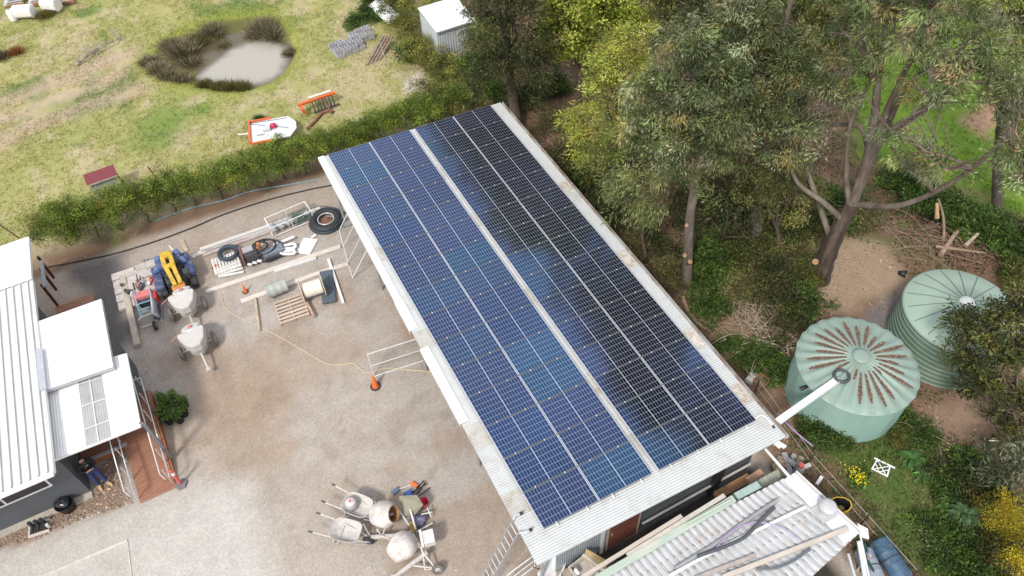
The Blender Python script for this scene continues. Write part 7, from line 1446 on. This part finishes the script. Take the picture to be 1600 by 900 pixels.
# rear wire fence with rail, pipes
fp = [at(1262, 727), at(1345, 820), at(1420, 905), at(1180, 612)]
t_ = thing('wire_fence', 'low wire fence with dark steel posts along the lawn edge', 'fence', fp[0]); fo = -Vector(fp[0])
for p in fp: MB().tube([p + fo, p + fo + Vector((0, 0, .72))], .025, 8).build('post', pm('dark_brown_post', (.06, .038, .03), rough=.7), t_)
wr = MB()
for z in (.3, .70): wr.tube([fp[3] + fo + Vector((0, 0, z)), fp[0] + fo + Vector((0, 0, z)), fp[1] + fo + Vector((0, 0, z)), fp[2] + fo + Vector((0, 0, z))], .008, 5)
wr.build('wire', pm('pale_wire', (.45, .47, .40), rough=.5), t_)
line('purple_pipe', [(1215, 645, .6), (1240, 672, .6), (1270, 697, .7)], .028, pm('lilac_pipe', (.42, .30, .50), rough=.5), 'lilac pipe tied along the fence top below the chute', 'pipe', .62)
for i, (a_, b_) in enumerate((((1186, 672), (1226, 700)), ((1200, 684), (1219, 700)), ((1212, 688), (1228, 698)))): solo('pvc_pipe', MB().tube([at(*a_, 2.0), at(*b_, 1.95)], .045, 10), white, ('longest', 'middle', 'shortest')[i] + ' of three white pipe ends sticking out under the roof corner', 'pipe', group='white pipe ends under the roof corner')
solo('pvc_pipe', MB().tube([at(1196, 702, 2.2), at(1238, 750, 2.32)], .045, 10), white, 'white downpipe running from the shed roof to the carport roof', 'downpipe')
# bricks and blocks between shed and carport
for i, (px, py) in enumerate(((1216, 722), (1226, 718), (1222, 728), (1238, 718), (1211, 735), (1236, 728), (1248, 722), (1232, 737), (1218, 740))): t_ = tag(MB().box((0, 0, .06 + .05 * (i % 3)), (.36, .17, .12)).build('brick', [pm('buff_brick', (.40, .33, .24), rough=.9, var=.15), blkm][i % 2], None, at(px, py), .5 + .7 * (i % 3), .008), 'loose buff or grey brick in the rubble between shed and carport', 'brick', 'loose bricks by the carport')
t_ = thing('gas_bottle', 'red topped grey bottle at the carport corner', 'bottle', at(1250, 731, .5)); t_.location.z = .0; MB().lathe([(.001, .0), (.14, 0), (.15, .5), (.1, .6), (.001, .62)], 18).build('body', grey, t_); MB().cyl((0, 0, .6), (0, 0, .7), .09, n=12).build('cap', pm('faded_red', ()), t_)
solo('short_post', MB().beam(at(1276, 757, .25), at(1284, 745, .28), .1, .1), white, 'short white post end beside the carport roof corner', 'post'); solo('short_post', MB().beam(at(1256, 730, .4), at(1266, 726, .4), .12, .08), pm('pale_concrete', ()), 'pale grey post end beside the loose bricks', 'post')
# boards lying on the carport edge and alley
gb_ = pm('mint_green_board', (.44, .52, .44), rough=.8, var=.12, scale=3, stretch=(.4, 4, 4), stain=(.55, .53, .47), stain_amt=.35); gb2 = pm('pinkish_board', (.50, .44, .38), rough=.85, var=.15, scale=4, stretch=(.4, 4, 4))
def board(a, b, w, h, z, mat, lab): solo('board', MB().beam(at(*a, z), at(*b, z), w, h), mat, lab, 'board', group='long boards on the carport edge')
board((915, 915), (1147, 779), .20, .05, 2.34, gb_, 'long mint green board on the carport edge'); board((905, 905), (1065, 806), .11, .05, 2.30, gb2, 'pinkish board along the dark gap beside the carport'); board((980, 868), (1132, 774), .12, .05, 2.32, pm('beige_board', (.55, .52, .45), rough=.85, var=.12), 'beige board between pinkish and mint green boards'); board((1075, 818), (1142, 781), .05, .05, 2.43, gb_, 'narrow mint green strip on top of the long green board')
board((1150, 776), (1186, 757), .22, .04, 2.1, pm('blue_green_board', (.36, .47, .44), rough=.8), 'blue green sheet at the far end of the carport edge')
solo('mossy_sheet', corr(MB(), (0, 0, 0), (0.001, 0, 0), 0, .1) if False else MB().sheet(at(1130, 780, 1.6), at(1215, 733, 1.6), at(1222, 745, 1.6), at(1138, 792, 1.6), 60, 1, lambda u, v: .02 * math.sin(u * 2 * PI * 12)), pm('mossy_sheet', (.34, .36, .29), rough=.8, var=.2), 'mossy corrugated sheet strip between shed wall and carport', 'roof sheet')
solo('timber_length', MB().beam(at(1118, 775, .9), at(1170, 746, .9), .22, .2), pm('orange_timber', (.36, .20, .10), rough=.8, var=.25), 'orange brown timber stored along the dark shed wall', 'timber'); solo('timber_length', MB().beam(at(1168, 752, 1.1), at(1190, 738, 1.1), .2, .16), pm('pink_brick_board', (.45, .28, .19), rough=.85), 'short pinkish timber at the end of the dark shed wall', 'timber')
for i, (a_, b_, z) in enumerate((((1005, 850), (1076, 812), 1.0), ((1010, 842), (1090, 796), 1.3), ((1085, 815), (1105, 805), 1.1))): solo('dark_bar', MB().beam(at(*a_, z), at(*b_, z), .06, .06), darkst, ('lower', 'upper', 'short end')[i] + ' dark steel bar in the shadowed gap by the shed wall', 'steel bar')
solo('gap_shade_sheet', MB().sheet(at(985, 868, .35), at(1090, 808, .35), at(1100, 822, .3), at(1000, 885, .3), 24, 8, lambda u, v: .12 * math.sin(9 * u + 3 * v) * math.sin(5 * v + 7 * u)), pm('gap_shade_sheet', (.012, .012, .013), rough=.7), 'black sheet added as shade in the narrow gap by the shed wall', 'shade sheet')  # added black sheet, stands in for the shade of the gap
# pipes and timbers on the carport roof
def onroof(name, P, r, mat, lab, cat='pipe', z=2.32): solo(name, MB().tube(bend([at(*p, z) for p in P], 6), r, 10), mat, lab, cat)
onroof('pvc_pipe', [(1045, 900), (1130, 854), (1258, 792)], .045, white, 'long straight white pipe across the carport roof', z=2.36)
onroof('grey_pipe', [(1055, 888), (1120, 848), (1160, 818), (1215, 781)], .06, pm('mid_grey_pipe', (.30, .31, .32), rough=.6), 'long mid grey pipe across the carport roof'); onroof('dark_pipe', [(1090, 869), (1130, 855), (1165, 838), (1190, 812), (1210, 793)], .05, pm('charcoal_pipe', (.075, .08, .095), rough=.6), 'curved charcoal pipe crossing the mid grey pipe', z=2.42)
onroof('purple_hose', [(1118, 858), (1140, 832), (1170, 818), (1200, 818), (1230, 830), (1252, 846)], .018, pm('lilac_pipe', ()), 'thin lilac hose arching over the carport roof', 'hose', 2.40); onroof('dark_hose', [(1182, 889), (1210, 888), (1240, 876), (1266, 858)], .035, pm('slate_hose', (.12, .14, .16), rough=.6), 'slate grey hose at the lower right of the carport roof', 'hose')
solo('roof_timber', MB().beam(at(1130, 902, 2.32), at(1325, 826, 2.30), .12, .07), gb2, 'long pinkish timber across the lower carport roof', 'timber'); solo('roof_timber', MB().beam(at(1085, 905, 2.32), at(1180, 868, 2.32), .10, .07), pm('grey_lumber', (.36, .32, .29), rough=.9, var=.2), 'grey timber below the white pipe on the carport roof', 'timber')
# yellow tub, blue barrels, poles and green hose at the corner
t_ = thing('tub_trug', 'yellow rimmed black tub hanging beyond the turbine vent', 'tub', at(1314, 790, .9)); t_.location.z = .55; t_.rotation_euler = (0, R(-8), R(-25))
n = 10; V = []
for hx, hy, z in ((.28, .2, 0), (.36, .26, .42), (.33, .23, .42), (.25, .17, .05)): V += [(hx * math.cos(2 * PI * (k + .5) / n), hy * math.sin(2 * PI * (k + .5) / n), z) for k in range(n)]
MB().add(V, [(i * n + k, i * n + (k + 1) % n, (i + 1) * n + (k + 1) % n, (i + 1) * n + k) for i in (0, 1) for k in range(n)]).build('shell', yel, t_); MB().add(V[2 * n:], [(k, (k + 1) % n, n + (k + 1) % n, n + k) for k in range(n)] + [tuple(range(n, 2 * n))]).build('lining', black, t_); MB().blob((.08, 0, .1), (.12, .1, .06), 3).build('contents', pm('mustard_chute', ()), t_); MB().cyl((0, 0, -.55), (0, 0, .0), .12, n=12).build('stand', grey, t_)
bb_ = pm('weathered_blue', (.055, .115, .185), rough=.6, var=.35, scale=4, stain=(.28, .33, .36), stain_amt=.3)
for i, (a_, b_, r_, lab, mt) in enumerate((((1372, 845), (1412, 905), .3, 'blue plastic barrel lying at the bottom edge, right of two', bb_), ((1348, 860), (1372, 915), .28, 'greyish blue barrel lying under the green hose, left of two', pm('faded_barrel', (.26, .30, .36), rough=.7, var=.2)))):
    A, B_ = at(*a_, .35), at(*b_, .35); t_ = thing('barrel', lab, 'barrel', ((A + B_) / 2).xy.to_3d()); o_ = -Vector(t_.location); d = (B_ - A); Mx = Matrix.Translation((A + B_) / 2 + o_) @ d.to_track_quat('Z', 'Y').to_matrix().to_4x4(); h_ = d.length / 2
    MB().lathe([(.001, -h_), (r_ * .93, -h_), (r_, -h_ + .06), (r_, -h_ * .35), (r_ * 1.04, -h_ * .3), (r_, -h_ * .25), (r_, h_ * .25), (r_ * 1.04, h_ * .3), (r_, h_ * .35), (r_, h_ - .06), (r_ * .93, h_), (.001, h_)], 28, Mx).build('body', mt, t_); MB().lathe([(.06, -h_ - .03), (.001, -h_ - .03)], 10, Mx).build('bung', black, t_)
    MB().torus((0, 0, 0), r_ * 1.05, .015, 28, 6, Mx).build('hoop', darkst, t_)
c = at(1356, 872, 1.0); t_ = thing('hose_coil', 'dark green garden hose coil hanging by the carport corner', 'hose', (c.x, c.y, 0))
for k in range(7): MB().torus((0, 0, 0), .36 - .012 * k, .022, 32, 8, Matrix.Translation((.015 * k, .02 * k, .95)) @ Matrix.Rotation(R(60), 4, 'Y') @ Matrix.Rotation(R(15 + 3 * k), 4, 'X') @ Matrix.Scale(1.5, 4, (1, 0, 0))).build('loop', pm('dark_green_hose', (.02, .075, .06), rough=.5), t_)
MB().cyl((0, 0, 0), (0, 0, 1.2), .04, n=10).build('hook_post', timber, t_)
for i, (a_, b_, w_) in enumerate((((1342, 845), (1352, 905), .12), ((1340, 818), (1358, 905), .05), ((1325, 865), (1338, 910), .05))): solo('steel_pole', MB().beam(at(*a_, 1.9), at(*b_, 1.2), w_, .05), [pm('pale_grey_pole', (.50, .53, .54), rough=.5), alu, pm('pale_grey_pole', ())][i], ('wide pale grey pole', 'slim bright pole', 'short slim pole')[i] + ' leaning at the carport corner', 'pole')
solo('white_sheet_offcut', MB().prism([(p - at(1352, 828, 1.2)).xy for p in [at(*p_, 1.2) for p_ in ((1340, 818), (1356, 826), (1358, 842), (1344, 838))]], 1.15, 1.2), white, 'small white panel behind the poles at the carport corner', 'panel', at(1352, 828, 1.2).xy.to_3d())
# white chair frame on the lawn
b = at(1376, 733); t_ = thing('chair_frame', 'white lattice chair back lying on the small lawn', 'chair', b, R(-62)); t_.scale = (.85, .85, .85); cf = MB()
cf.beam((-.28, -.22, .05), (-.24, .24, .1), .05, .05); cf.beam((.28, -.22, .05), (.24, .24, .1), .05, .05); cf.beam((-.36, .26, .1), (.42, .26, .1), .05, .05); cf.build('back_frame', white, t_); lt_ = MB()
for s_ in (-1, 1): lt_.beam((-.24 * s_, -.2, .08), (.22 * s_, .22, .1), .03, .025); lt_.beam((-.02, -.2, .08), (.24 * s_, .06, .1), .03, .025)
lt_.build('lattice', pm('white_paint', ()), t_); MB().beam((-.26, -.2, .06), (.26, -.2, .06), .04, .04).build('lower_rail', white, t_)
# flowering weed, broad leaved weeds and rosettes
b = at(1338, 750); gg = np.random.default_rng(70); t_ = thing('yellow_flower', 'small weed with bright yellow flower heads on the lawn', 'flower', b); V, C = clump_leaves(gg, np.array([[0, 0, .15], [.15, .05, .12], [-.1, .12, .15], [.05, -.12, .1]]), 'weed', 60); quads_obj('foliage', V, C, leafmat('leaf', .3), t_)
n = 130; P = np.stack([gg.normal(-.05, .12, n), gg.normal(.06, .17, n), gg.uniform(.22, .4, n)], 1); D = gg.normal(0, 1, (n, 3)); D[:, 2] *= .3; D /= np.linalg.norm(D, axis=1)[:, None]; quads_obj('blossom', leaf_quads(P, D, gg.uniform(.04, .08, n), gg.uniform(.04, .06, n), gg), np.tile(np.array((.75, .62, .02)), (n, 1)), leafmat('petal', .2), t_)
def rosette(px, n, L_, w, lab, seed, col=(.075, .17, .04), h=.25):
    gg = np.random.default_rng(seed); b = at(*px); V = []; C = []
    for k in range(n):
        a_ = 2.4 * k + gg.normal(0, .2); l_ = L_ * gg.uniform(.6, 1.1); el_ = gg.uniform(.1, .8); u = Vector((math.cos(a_), math.sin(a_), 0)); s = Vector((-u.y, u.x, 0)); c0 = u * .03 + Vector((0, 0, h * gg.uniform(.1, 1)))
        pts = [c0 + u * l_ * t + Vector((0, 0, l_ * (el_ * t - .7 * t * t))) for t in (0, .3, .65, 1)]; ww = [.2, 1, .8, .02]; cc = np.array(col) * math.exp(gg.normal(0, .22))
        for i in range(3):
            for sg in (-1, 1): V.append([pts[i], pts[i] + s * sg * w * ww[i] / 2 + Vector((0, 0, .02 * ww[i])), pts[i + 1] + s * sg * w * ww[i + 1] / 2 + Vector((0, 0, .02 * ww[i + 1])), pts[i + 1]]); C.append(cc)
    o = quads_obj('broadleaf_plant', np.array([[tuple(p) for p in f] for f in V]), np.array(C), leafmat('weed_leaf', .25)); o.location = b; tag(o, lab, 'plant')
rosette((1500, 815), 46, .55, .17, 'large dark rosette plant with long broad leaves left of the yellow bush', 1, (.07, .13, .05), .6); rosette((1425, 722), 16, .5, .2, 'broad leaved green weed right of the white chair frame', 2); rosette((1437, 745), 14, .3, .1, 'small bright rosette weed below the broad leaved one', 3, (.09, .19, .04)); rosette((1480, 795), 22, .4, .14, 'mid green broad leaved plant just left of the largest rosette', 4)
sedge(1470, 870, .35, .5, [(.09, .16, .035), (.13, .20, .05)], 'green strappy grass clump at the lower lawn edge', 40, 350); tag([o for o in bpy.data.objects if o.name.startswith('sedge_tussock')][-1], group='grass clumps')
